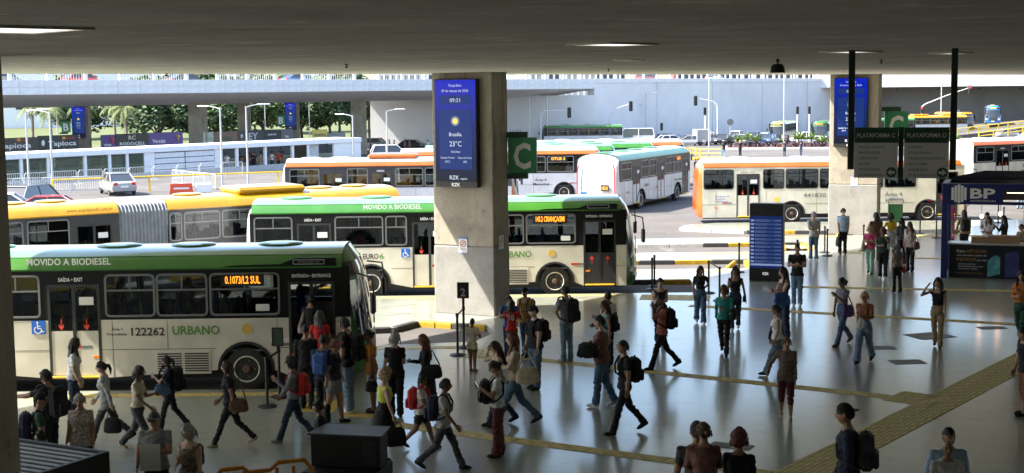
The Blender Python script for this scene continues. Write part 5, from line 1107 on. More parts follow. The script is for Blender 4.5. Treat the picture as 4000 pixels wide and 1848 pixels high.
for s, x, z, h, wd, mt in (('Seu', .5, .86, .1, .26, m_letter_w), ('APÊ NOVO', .8, .86, .1, .66, m_ko), ('com parcelas a partir de', .5, .74, .06, .96, m_letter_w), ('R$290,00', .5, .58, .1, .62, m_ko), ('por mês', 1.16, .58, .06, .3, m_letter_w), ('Sem juros na entrada', .56, .45, .045, .55, m_letter_w), ('Documentação grátis inclusa', .56, .37, .045, .8, m_letter_w), ('Área de lazer completa', .56, .29, .045, .62, m_letter_w), ('WWW.BPINCORPORADORA.COM.BR', .5, .14, .04, .85, m_ko)): text(k, s, x, z, h, mt, .243, .008, wd)
MB().prism([(1.5, .05), (1.9, .15), (1.9, .72), (1.75, .8), (1.5, .6)], .236, .246, 'xz').build('pool_picture', M('print_teal', (.12, .4, .45), .5, var=.4, scale=6), k, smooth=0)
MB().prism([(2.05, .05), (2.5, .05), (2.5, .95), (2.05, .85)], .236, .246, 'xz').build('tower_picture', M('print_navy', (.05, .06, .2), .5, var=.3, scale=6), k, smooth=0)
MB().prism([(2.75, .05), (3.3, .05), (3.3, .8), (2.75, .8)], .236, .246, 'xz').build('garden_picture', M('print_green', (.08, .14, .07), .5, var=.4, scale=6), k, smooth=0)
bulb = M('bulb_lit', (1, .8, .6), .4, var=0, emit=(1, .55, .3), estr=5)
for x, y, z, lab in ((1.25, 1.3, 2.0, 'left hanging bulb of the sales kiosk'), (1.85, 1.5, 2.08, 'second hanging bulb of the sales kiosk'), (4.0 - .55, 1.2, 2.2, 'third hanging bulb of the sales kiosk'), (4.35 - .55, 1.0, 2.0, 'right hanging bulb of the sales kiosk')):
    b = E('hanging_bulb', tuple(k.matrix_basis @ Vector((x, y, z))), 0, lab, 'bulb', 'kiosk bulbs'); MB().ell((0, 0, 0), (.06, .06, .07), 10, 8).build('bulb', bulb, b); MB().tube([(0, 0, .06), (0, 0, 2.87-z)], .008, 5).build('cable', m_black, b)
# stanchions with belts
st_p = MB().tube([(0, 0, .02), (0, 0, .98)], .032, 12).lathe([(.03, .96), (.042, .97), (.042, 1.04), (.03, 1.05)], 12).mesh('post', m_black); st_b = MB().lathe([(.01, .0), (.2, .0), (.2, .018), (.17, .035), (.04, .05), (.035, .06)], 24).mesh('base', m_black)
ST = [((-5.12, 28.74), 'near stanchion beside the front wheel of the nearest bus'), ((-5.01, 29.64), 'stanchion with a green notice at the nearest bus'), ((-1.37, 34.22), 'stanchion left of the barefoot boy'), ((-1.25, 35.25), 'stanchion carrying the number 2 sign'), ((4.52, 45.18), 'near stanchion at the nose of the second green bus'), ((4.67, 45.9), 'rear stanchion at the nose of the second green bus'), ((6.23, 44.3), 'stanchion beside the woman with the bottle'), ((6.33, 42.66), 'stanchion between the two women in black'), ((8.0, 49.3), 'stanchion directly left of the timetable totem'), ((12.26, 54.88), 'rear stanchion left of the man in blue shirt'), ((12.12, 53.79), 'front stanchion left of the man in blue shirt'), ((13.88, 55.26), 'stanchion behind the woman in pink'), ((17.91, 61.47), 'left stanchion right of the far column'), ((18.1, 59.73), 'stanchion close to the kiosk post'), ((21.97, 62.6), 'stanchion seen through the kiosk'), ((22.9, 66.0), 'far stanchion seen through the kiosk'), ((10.2, 50.0), 'stanchion behind the man in black polo')]
for (x, y), lab in ST:
    e = E('stanchion', (x, y, 0), 0, lab, 'stanchion', 'black belt stanchions'); OB('post', st_p, e); OB('base', st_b, e)
def belt(i, j, lab):
    a, b = Vector((*ST[i][0], 1.0)), Vector((*ST[j][0], 1.0)); d = b - a
    o = MB().box((.04, -.004, -.025), (d.length-.04, .004, .025)).build('stanchion_belt', m_black, None, a, math.atan2(d.y, d.x)); T(o, lab, 'belt', 'stanchion belts')
belt(0, 1, 'black belt between the two stanchions at the nearest bus'); belt(2, 3, 'black belt below the number 2 sign'); belt(6, 7, 'black belt between the women in black'); belt(9, 10, 'black belt left of the man in blue'); belt(12, 13, 'black belt right of the far column'); belt(4, 5, 'black belt at the nose of the second bus')
e = E('number_sign', (-1.25, 35.25, 1.02), rad(-4), 'dark board with a white number 2 on a stanchion', 'sign'); MB().box((-.03, -.03, 0), (.03, .03, .3)).build('stem', m_black, e); MB().box((-.15, -.06, .25), (.15, -.03, .66), c=.008).build('board', M('board_greenblack', (.02, .028, .022), .4), e); text(e, '2', 0, .31, .2, M('sign_grey', (.5, .5, .5), .5), -.063, .03, .13, 'c')
e = E('notice_board', (-5.01, 29.64, 1.02), rad(-4), 'dark green notice board on a stanchion at the bus', 'sign'); MB().box((-.03, -.03, 0), (.03, .03, .2)).build('stem', m_black, e); MB().rring(-.12, .12, .1, .5, .01, .02, -.07, -.03).build('frame', m_black, e); MB().box((-.105, -.06, .115), (.105, -.035, .485)).build('sheet', M('notice_green', (.05, .075, .045), .4), e)
# litter bin
e = E('litter_bin', (16.9, 61.8, 0), rad(-10), 'green litter bin with white top beside the far column', 'bin'); MB().box((-.3, -.25, .5), (.3, .25, 1.35), c=.04).build('body', M('bin_green', (.03, .14, .06), .5), e); MB().box((-.34, -.29, 1.3), (.34, .29, 1.55), c=.06).build('lid', m_paper, e); MB().tube([(0, 0, 0), (0, 0, .55)], .06, 8).build('stand', m_steel, e)
# black cart at the bottom
e = E('black_cart', (-2.6, 21.95, 0), rad(-12), 'black box shaped cart at the bottom with a grey top', 'cart')
m_ck = M('cart_black', (.004, .004, .005), .6, var=.2)
MB().prism([(-.56, -.3), (.58, -.3), (.52, .28), (-.5, .3)], .62, 1.12).build('upper_box', m_ck, e, smooth=0); MB().prism([(-.6, -.34), (.62, -.34), (.56, .32), (-.54, .34)], 1.12, 1.15).build('lid', M('cart_lid', (.035, .037, .04), .5, var=.2), e, smooth=0)
MB().box((-.62, -.62, .18), (.6, .3, .6), c=.02).build('lower_box', m_ck, e); MB().box((.3, -.305, .68), (.5, -.3, 1.05)).build('side_flap', M('cart_grey', (.02, .02, .02), .6), e)
for x in (-.5, .5):
    for y in (-.5, .22): MB().lathe([(.08, -.02), (.08, .02)], 12, (x, y, .08), 'y').tube([(x, y, .08), (x, y, .2)], .02, 6).build('caster', m_rubber, e)
# slatted booth at the bottom left
e = E('slatted_booth', (-5.89, 20.07, 0), rad(-27.7), 'dark booth with a slatted top at the bottom left corner', 'booth')
MB().box((-2.1, -1.7, 0), (-.06, -.06, 1.17)).build('body', m_ck, e)
me = MB().box((-2.1, -.05, 0), (-.08, .05, .035), c=.006).mesh('slat', M('slat_brown', (.13, .11, .085), .5, var=.2))
for i in range(9): OB('slat', me, e, (0, -.16 - i*.17, 1.27))
MB().box((-.08, -1.7, 1.0), (0, 0, 1.33), c=.01).build('edge_board', m_ck, e); MB().box((-2.1, -.07, 1.0), (-.08, 0, 1.33), c=.01).build('edge_board', m_ck, e)
# orange plastic crowd barrier
e = E('orange_barrier', (-3.55, 20.55, 0), rad(22), 'orange plastic crowd barrier at the bottom edge', 'barrier'); m_ob = M('barrier_orange', (.55, .2, .012), .5, var=.08)
MB().tube([(-1.0, 0, .1), (-1.0, 0, .78), (-.82, 0, .98), (-.5, 0, .98), (-.42, 0, .9), (-.1, 0, .9), (.02, 0, 1.0), (.42, 0, 1.0), (.55, 0, .82), (.55, 0, .1)], .035, 8).build('frame', m_ob, e)
for x in (-.75, -.5, -.25, 0, .25): MB().box((x-.025, -.02, .15), (x+.025, .02, .93)).build('bar', m_ob, e)
MB().box((-1.0, -.025, .12), (.55, .025, .18)).build('bottom_bar', m_ob, e)

for x, y, rz_, lab in ((11.35, 44.1, .3, 'small white paper scrap on the floor left of the kiosk'), (6.75, 34.6, 1., 'tiny pale scrap on the floor beside the teal woman')):
    rg = random.Random(3); e = MB().add([(rg.uniform(-.08, .08), rg.uniform(-.08, .08), rg.uniform(0, .06)) for _ in range(8)], [(0,1,2),(2,3,4),(4,5,6),(6,7,0),(1,4,7),(0,3,6)]).build('paper_scrap', m_paper, None, (x, y, .005), rz_, smooth=0, label=lab, category='litter', group='litter')
# ================================================================ PEOPLE
SKIN = {'l': (.52, .33, .24), 'm': (.36, .20, .13), 'd': (.20, .105, .065), 'k': (.10, .05, .033)}
HC = {'k': (.012, .010, .009), 'b': (.04, .022, .013), 'br': (.11, .055, .03), 'r': (.16, .05, .025), 'bl': (.42, .30, .15), 'g': (.38, .37, .36), 'ds': (.10, .09, .085)}
CC = dict(black=(.012, .012, .014), navy=(.015, .022, .05), white=(.68, .68, .68), grey=(.22, .23, .25), lgrey=(.40, .40, .40), jeans=(.07, .13, .22), ljeans=(.17, .25, .36), djeans=(.025, .04, .075), khaki=(.36, .26, .15), mint=(.38, .60, .48), pink=(.62, .08, .22), salmon=(.42, .13, .10), maroon=(.12, .03, .03), brownred=(.17, .08, .065),
  orange=(.50, .17, .03), red=(.50, .03, .03), teal=(.03, .28, .24), tealst=(.12, .42, .42), mustard=(.42, .24, .05), beige=(.45, .36, .26), green=(.03, .08, .05), dgreen=(.02, .05, .03), lblue=(.32, .45, .62), yellow=(.62, .45, .03), lime=(.55, .6, .08), brown=(.11, .06, .035), cream=(.55, .48, .36), floral=(.42, .34, .30), leopard=(.16, .12, .09), purple=(.12, .06, .20), rust=(.24, .09, .045), pale=(.5, .42, .40), olive=(.12, .13, .07), dgrey=(.06, .065, .07), blue=(.05, .12, .35), wine=(.10, .02, .03))
def skinm(k): return M('skin_' + k, SKIN[k], .5, var=.08, scale=12)
def cloth(k):
    if k in ('floral', 'leopard'): return M('cloth_' + k, CC[k], .85, var=.75, scale=26, bump=.5, bscale=18)
    if k == 'tealst': return M('cloth_' + k, CC[k], .85, var=.5, scale=20, bump=.5, bscale=18)
    return M('cloth_' + k, CC[k], .88, var=.28, scale=7, bump=1.0, bscale=9)
def hairm(k): return M('hair_' + k, HC[k], .5, var=.3, scale=40, bump=.6, bscale=90)
m_eye = M('eye_dark', (.02, .015, .012), .3, var=0); m_lip = M('lips', (.28, .10, .085), .5, var=0)
# ---- head
NH, MH = 32, 26
def head_grid():
    P = np.zeros((MH+1, NH, 3)); rx_, ry_, rz_ = .096, .077, .118
    for i in range(MH+1):
        th = PI*i/MH
        for j in range(NH):
            ph = 2*PI*j/NH; x, y, z = rx_*math.sin(th)*math.cos(ph), ry_*math.sin(th)*math.sin(ph), rz_*math.cos(th)
            if z < 0:
                q = (-z/rz_)**1.6; y *= 1 - .22*q; x = x*(1 - .45*q) + .012*q if x < 0 else x*(1 - .05*q)
            if x > 0:
                x += .024*math.exp(-(y/.013)**2 - ((z+.018)/.02)**2) + .012*math.exp(-(y/.009)**2 - ((z-.008)/.022)**2)
                x -= .009*math.exp(-((abs(y)-.031)/.015)**2 - ((z-.012)/.012)**2)
                x += .005*math.exp(-((z-.036)/.01)**2) + .008*math.exp(-(y/.02)**2 - ((z+.1)/.022)**2) + .006*math.exp(-(y/.024)**2 - ((z+.058)/.012)**2)
            P[i, j] = (x, y, z)
    return P
HG = head_grid()
def head_mb(hair_c):
    mb = MB(); V = HG.reshape(-1, 3); f = {0: [], 4: [], 5: [], 6: []}
    for i in range(MH):
        for j in range(NH):
            q = (i*NH+j, (i+1)*NH+j, (i+1)*NH+(j+1) % NH, i*NH+(j+1) % NH); c = V[list(q)].mean(0); k = 0
            if c[0] > .03:
                if abs(abs(c[1])-.031) < .013 and abs(c[2]-.012) < .007: k = 4
                elif .012 < abs(c[1]) < .05 and abs(c[2]-.036) < .007: k = 6
                elif abs(c[1]) < .024 and abs(c[2]+.06) < .008: k = 5
            f[k].append(q)
    first = True
    for k, fs in f.items():
        if fs: mb.add(V, fs, k)
    for s in (-1, 1): mb.ell((-.008, s*.078, .0), (.022, .011, .032), 8, 6, 0)
    return mb
HEADMB = head_mb(None)
def hand_mb():
    mb = MB()   # along -z from the wrist, palm towards -y side, thumb towards +x
    mb.ell((0, 0, -.045), (.042, .016, .056), 10, 7)
    for k, (x, l) in enumerate(((.030, .068), (.011, .078), (-.009, .074), (-.027, .058))):
        mb.tube([(x, 0, -.075), (x*1.1, .004, -.085-l*.45), (x*1.1, .018, -.085-l*.8), (x*1.05, .03, -.085-l)], [.0105, .0095, .0085, .006], 6)
    mb.tube([(.03, 0, -.03), (.056, .008, -.06), (.06, .018, -.09), (.055, .024, -.108)], [.013, .012, .0105, .007], 6)
    return mb
HAND = hand_mb()
def hair_parts(style, col, capc=None):
    """returns list of (name, MB, material) in head coordinates"""
    out = []; rg = random.Random(len(style)*31 + ord(style[0]))
    base = dict(short=(.064, .02, -.06, .014), crop=(.07, .035, -.04, .007), bob=(.062, -.10, -.13, .032), long=(.062, -.11, -.14, .026), bun=(.058, .0, -.07, .013), topbun=(.058, .0, -.07, .013), pony=(.058, .0, -.07, .014), afro=(.055, -.03, -.08, .05), curly=(.055, -.05, -.09, .04), cap=(.05, .03, -.05, .02), capback=(.055, .03, -.05, .02), hood=(.07, -.11, -.13, .035), visor=(.06, -.02, -.08, .02), fade=(.066, .04, -.02, .012))
    if style == 'bald': return out
    zf, zs, zk, th = base[style]
    def shell(zf, zs, zk, th, noise=0.):
        V = []; idx = {}; F = []
        def zb(ph):
            c = math.cos(ph); return zs + (zf-zs)*max(c, 0)**.7 if c > 0 else zs + (zk-zs)*(-c)
        for i in range(MH+1):
            for j in range(NH):
                p = HG[i, j].copy(); ph = 2*PI*j/NH
                if p[0] > 0: p[0] = min(p[0], .098)
                d = p[2] - zb(ph); s = min(max(d/.03 + .25, 0), 1); r_ = max(np.linalg.norm(p), 1e-6)
                k = 1 + s*(th + (rg.uniform(-noise, noise) if noise else 0))/.095
                V.append(tuple(p*k) if d > -.02 else None)
        rem = {}; VV = []
        for n_, p in enumerate(V):
            if p is not None: rem[n_] = len(VV); VV.append(p)
        for i in range(MH):
            for j in range(NH):
                q = (i*NH+j, (i+1)*NH+j, (i+1)*NH+(j+1) % NH, i*NH+(j+1) % NH)
                if all(a in rem for a in q): F.append(tuple(rem[a] for a in q))
        return MB().add(VV, F)
    hm = hairm(col)
    if style in ('cap', 'capback'):
        out.append(('hair', shell(.03, .01, -.06, .008), hm)); c = shell(zf, zs, zk, th)
        sg = 1 if style == 'cap' else -1
        c.prism([(sg*.085, -.07), (sg*.13, -.06), (sg*.165, -.02), (sg*.165, .02), (sg*.13, .06), (sg*.085, .07)], .046, .056)
        out.append(('cap', c, cloth(capc or 'black'))); return out
    nz = .012 if style in ('afro', 'curly') else (.009 if style in ('bob', 'long') else .006)
    h = shell(zf, zs, zk, th, nz)
    if style in ('afro', 'curly'):
        for i in range(110 if style == 'afro' else 90):
            a, b = rg.uniform(0, 6.28), rg.uniform(-.5, 1); d = Vector((math.cos(a)*math.sqrt(1-b*b)*.115, math.sin(a)*math.sqrt(1-b*b)*.105, b*.135))
            if d.x > .05 and d.z < .06: continue
            h.ell(d*rg.uniform(.95, 1.12)*(.98 if style == 'curly' else 1.1), (rg.uniform(.018, .032),)*3, 6, 4)
    if style in ('long', 'hood'):
        n = 9; prof = [(-.06, .0, .085, .055), (-.085, -.08, .095, .05), (-.09, -.16, .105, .05), (-.105, -.25, .11, .045), (-.11, -.34, .095, .04), (-.105, -.42, .06, .025)]
        if style == 'hood': prof = [(-.05, 0, .1, .07), (-.06, -.1, .11, .08), (-.05, -.17, .13, .1)]
        V = []; F = []; m_ = 14
        for x, z, w_, d in prof:
            for k in range(m_):
                t = 2*PI*k/m_; V.append((x + d*math.cos(t) + rg.uniform(-.003, .003), w_*math.sin(t) + rg.uniform(-.004, .004), z + rg.uniform(-.006, .006)))
        for i in range(len(prof)-1):
            for k in range(m_): F.append((i*m_+k, (i+1)*m_+k, (i+1)*m_+(k+1) % m_, i*m_+(k+1) % m_))
        F.append(tuple(range(m_))); F.append(tuple((len(prof)-1)*m_+k for k in range(m_))[::-1]); h.add(V, F)
        if style == 'long':
            for s in (-1, 1): h.tube([(.01, s*.085, .02), (.0, s*.1, -.08), (.03, s*.1, -.18), (.06, s*.09, -.27)], [.02, .028, .026, .01], 7)
    if style == 'bun': h.ell((-.125, 0, .02), (.042, .045, .04), 10, 7)
    if style == 'topbun': h.ell((-.05, 0, .135), (.045, .045, .042), 10, 7)
    if style == 'pony': h.tube([(-.1, 0, .05), (-.15, 0, .03), (-.175, 0, -.06), (-.165, 0, -.17)], [.02, .035, .032, .008], 8)
    for i in range(70 if style not in ('crop', 'fade', 'curly', 'afro', 'hood') else 0):   # loose locks
        a = rg.uniform(.5, 5.8); zz = rg.uniform(-.02, .11); rr_ = .088*math.sqrt(max(.05, 1-(zz/.125)**2)); p0 = Vector((math.cos(a)*(rr_+th), math.sin(a)*(rr_*.85+th), zz)); dn = .05 if style in ('short', 'bun', 'pony', 'topbun', 'visor', 'cap') else .11
        if p0.x > .04 and zz < .05: continue
        p1 = p0 + Vector((math.cos(a)*.012 + rg.uniform(-.02, .01), math.sin(a)*.012 + rg.uniform(-.015, .015), -dn*rg.uniform(.5, 1.2))); h.tube([p0 - Vector((math.cos(a), math.sin(a), 0))*.012, p0.lerp(p1, .5) + Vector((math.cos(a), math.sin(a), 0))*.008, p1], [.012, .011, .003], 5)
    out.append(('hair', h, hm))
    if style == 'visor':
        v = MB().lathe([(.092, .02), (.1, .02), (.1, .05), (.092, .05)], 20).xf(Matrix.Diagonal((1.05, .9, 1, 1))); v.prism([(.08, -.07), (.14, -.06), (.17, 0), (.14, .06), (.08, .07)], .022, .03); out.append(('visor', v, cloth(capc or 'pink')))
    return out
# ---- body
ARM = dict(down=(.03, .12, .18, 0), swf=(.34, .1, .4, .1), swb=(-.38, .12, .15, 0), phone=(.45, .08, 1.9, .35), cross=(.35, .12, 1.75, 1.05), head=(1.1, .75, 2.35, .2), bag=(.15, .1, 1.55, .3), hip=(-.35, .5, 1.4, .9), point=(1.2, .15, .35, 0), back=(-.5, .25, .9, 1.0), hold=(.45, .1, 1.35, .75), mouth=(.95, .2, 2.25, .55), out=(.05, .55, .25, 0), carry=(.1, .06, .05, 0), reach=(1.5, .1, .5, .1), hug=(.7, .25, 1.5, .8))
LEG = dict(stand=((.03, .04), (-.02, .04)), walkL=((.34, .06), (-.28, .42)), walkR=((-.28, .42), (.34, .06)), stepL=((.2, .06), (-.17, .3)), stepR=((-.17, .3), (.2, .06)), lean=((.1, .15), (-.06, .02)), climb=((.9, 1.1), (-.1, .1)), strideL=((.44, .08), (-.36, .5)), strideR=((-.36, .5), (.44, .08)), sit=((1.45, 1.5), (1.45, 1.5)))
_pending = []
def capsule(mb, a, b, ra, rb, n=10):
    a, b = Vector(a), Vector(b); d = (b-a); L_ = d.length; d = d/L_; pts = []; rs = []
    for t, k in ((-1, .05), (-.8, .6), (-.45, .9), (0, 1)): pts.append(a + d*t*ra); rs.append(ra*k)
    for t, k in ((0, 1), (.45, .9), (.8, .6), (1, .05)): pts.append(b + d*t*rb); rs.append(rb*k)
    mb.tube(pts, rs, n)
def person(x, y, H, face, pose='stand', arms=('down', 'down'), top='black', bot='jeans', kind='pants', sleeve='short', shoe='white', skin='m', hair=('short', 'k'), label='', z=0., sex='m', lean=.03, hy=0., hp=0., bulk=1., cap=None, vox=.017, hem=None, glasses=False):
    mb = MB(); seg = []; f = sex == 'f'; rj = random.Random(label); jt = lambda a: rj.uniform(-a, a); lean += jt(.035); hy += jt(.4); hp += jt(.1)
    ww = bulk; hipw = (.172 if f else .16)*ww; waist = (.122 if f else .142)*ww; chest = (.148 if f else .172)*ww; sh = .165 if f else .188
    legs = [(a + jt(.06), max(.02, k + jt(.06))) for a, k in LEG[pose]]; hj = .88
    def leg(s, a, k):
        hip = Vector((0, s*.088, hj)); kn = hip + Vector((math.sin(a), 0, -math.cos(a)))*.425; an = kn + Vector((math.sin(a-k), 0, -math.cos(a-k)))*.405
        tilt = min(0, a - k*.75)*.75; fd = Vector((math.cos(tilt), 0, math.sin(tilt))); fu = Vector((-math.sin(tilt), 0, math.cos(tilt)))
        return hip, kn, an, fd, fu
    LL = [leg(1, *legs[0]), leg(-1, *legs[1])]
    low = min(min((an - fu*.085 + fd*.17).z, (an - fu*.085 - fd*.05).z) for _, _, an, fd, fu in LL)
    dz = -low
    Rl = Matrix.Translation((0, 0, hj)) @ Matrix.Rotation(lean, 4, 'Y') @ Matrix.Translation((0, 0, -hj))
    # torso loft
    st = [(.79, .04, .06, 0), (.82, .10, hipw*.85, 0), (.88, .122*ww, hipw, -.005), (.96, .115*ww, hipw*.97, -.005), (1.06, .098*ww, waist, 0), (1.16, .102*ww, waist*1.05, .005), (1.27, (.125 if f else .118)*ww, chest, .012 if f else .006), (1.35, .112*ww, chest*1.02, .0), (1.41, .085, sh*.86, -.008), (1.445, .062, sh*.55, -.012), (1.47, .05, .06, -.01), (1.49, .02, .03, -.01)]
    V = []; F = []; m_ = 16
    for zz, rx_, ry_, cx in st:
        for k in range(m_):
            t = 2*PI*k/m_; c, s_ = math.cos(t), math.sin(t); V.append(Rl @ Vector((cx + rx_*abs(c)**.9*(1 if c > 0 else -1), ry_*abs(s_)**.85*(1 if s_ > 0 else -1), zz)))
    for i in range(len(st)-1):
        for k in range(m_): F.append((i*m_+k, i*m_+(k+1) % m_, (i+1)*m_+(k+1) % m_, (i+1)*m_+k))
    F.append(tuple(range(m_))[::-1]); F.append(tuple((len(st)-1)*m_+k for k in range(m_))); mb.add(V, F)
    if f:
        for s in (-1, 1): mb.ell(Rl @ Vector((.085*ww, s*.07, 1.25)), (.055, .06, .058), 10, 7)
    neck0, neck1 = Rl @ Vector((-.012, 0, 1.42)), Rl @ Vector((.012, 0, 1.56)); capsule(mb, neck0, neck1, .056, .052)
    seg.append((neck0 + Vector((0, 0, .045)), neck1 + Vector((0, 0, .1)), .06, 'neck'))
    seg.append((Rl @ Vector((0, 0, .86)), Rl @ Vector((0, 0, 1.40)), .13, 'torso')); seg.append((Rl @ Vector((0, -sh*.8, 1.39)), Rl @ Vector((0, sh*.8, 1.39)), .06, 'torso'))
    # legs
    lr = {'pants': (.094, .072, .062), 'jeans': (.096, .073, .062), 'loose': (.105, .09, .085), 'leggings': (.088, .06, .045), 'shorts': (.105, .068, .045), 'skirt': (.095, .066, .045), 'dress': (.095, .066, .045), 'capri': (.095, .07, .045)}[kind]; lr = [r_*(.92+.08*ww)*(ww**.5) for r_ in lr]
    for hip, kn, an, fd, fu in LL:
        capsule(mb, hip + Vector((0, 0, -.02)), kn, lr[0], lr[1]); seg.append((hip, kn, lr[0]*.9, 'thigh'))
        calf = kn.lerp(an, .3) + Vector((-.012, 0, 0)); capsule(mb, kn, calf, lr[1]*.96, max(lr[1]*.92, .056)); capsule(mb, calf, an, max(lr[1]*.9, .054), lr[2] if kind not in ('shorts', 'skirt', 'dress', 'capri') else .04); seg.append((kn, an, .06, 'shin'))
        capsule(mb, an - fu*.045 - fd*.03, an - fu*.05 + fd*.12, .045, .042); mb.ell(an - fu*.052 + fd*.07, (.125, .047, .036), 12, 8, 0, Matrix((fd, Vector((0, 1, 0)), fu)).transposed()); seg.append((an - fu*.055 - fd*.03, an - fu*.055 + fd*.14, .05, 'foot'))
    if kind in ('skirt', 'dress', 'shorts'):
        zl = {'skirt': .52, 'dress': .42, 'shorts': .62}[kind]
        if kind == 'shorts':
            for hip, kn, an, fd, fu in LL: capsule(mb, hip, hip.lerp(kn, .55), .105*ww, .1*ww**.5)
        else:
            mid = (LL[0][1] + LL[1][1])*.5; mb.tube([(0, 0, .95), (mid.x*.4, 0, .78), (mid.x*.8, 0, zl)], [.15*ww, .185*ww, .21*ww], 16); seg.append((Vector((0, 0, .95)), Vector((mid.x*.8, 0, zl)), .19*ww, 'skirt'))
    # arms
    hands = []
    ar = dict(short=(.057, .045, .036), long=(.058, .05, .042), none=(.046, .04, .033))[sleeve]; ar = [r_*(.9+.1*ww)*(.9 if f else 1.05) for r_ in ar]
    for s, nm in ((1, arms[0]), (-1, arms[1])):
        a, b, e_, c = [q_ + jt(.12) for q_ in ARM[nm]]; shp = Rl @ Vector((-.005, s*sh*1.02, 1.385))
        u = Vector((math.sin(a)*math.cos(b), s*math.sin(b), -math.cos(a)*math.cos(b))); el = shp + u*.285
        g = Vector((math.sin(a+e_)*math.cos(c), s*(math.sin(b)*.6*math.cos(e_) - math.sin(c)), -math.cos(a+e_)*math.cos(c))).normalized(); wr = el + g*.245
        capsule(mb, shp, el, ar[0], ar[1]); capsule(mb, el, wr, ar[1]*.96, ar[2] if sleeve == 'long' else .028)
        mb.ell(shp + Vector((0, -s*.02, -.01)), (.066, .06, .066), 10, 7)
        seg.append((shp, el, ar[0], 'uarm')); seg.append((el, wr, ar[1], 'farm')); hands.append((wr, g, s))
    o = bpy.data.objects.new('person', mb.mesh('person_src', [])); COL.objects.link(o)
    r = o.modifiers.new('r', 'REMESH'); r.mode = 'VOXEL'; r.voxel_size = vox; r.use_smooth_shade = True
    q = o.modifiers.new('s', 'SMOOTH'); q.factor = .5; q.iterations = 3
    hc = Rl @ Vector((.022, 0, 1.605)); Hd = Matrix.Translation(hc) @ Matrix.Rotation(hy, 4, 'Z') @ Matrix.Rotation(hp + lean*.5, 4, 'Y')
    _pending.append(dict(o=o, seg=seg, hands=hands, Hd=Hd, dz=dz, x=x, y=y, z=z, H=H, face=face, top=top, bot=bot, kind=kind, sleeve=sleeve, shoe=shoe, skin=skin, hair=hair, label=label, cap=cap, hem=(hem if hem else (.84 if sex == 'm' else .9)), Rl=Rl, glasses=glasses))
    return len(_pending)-1
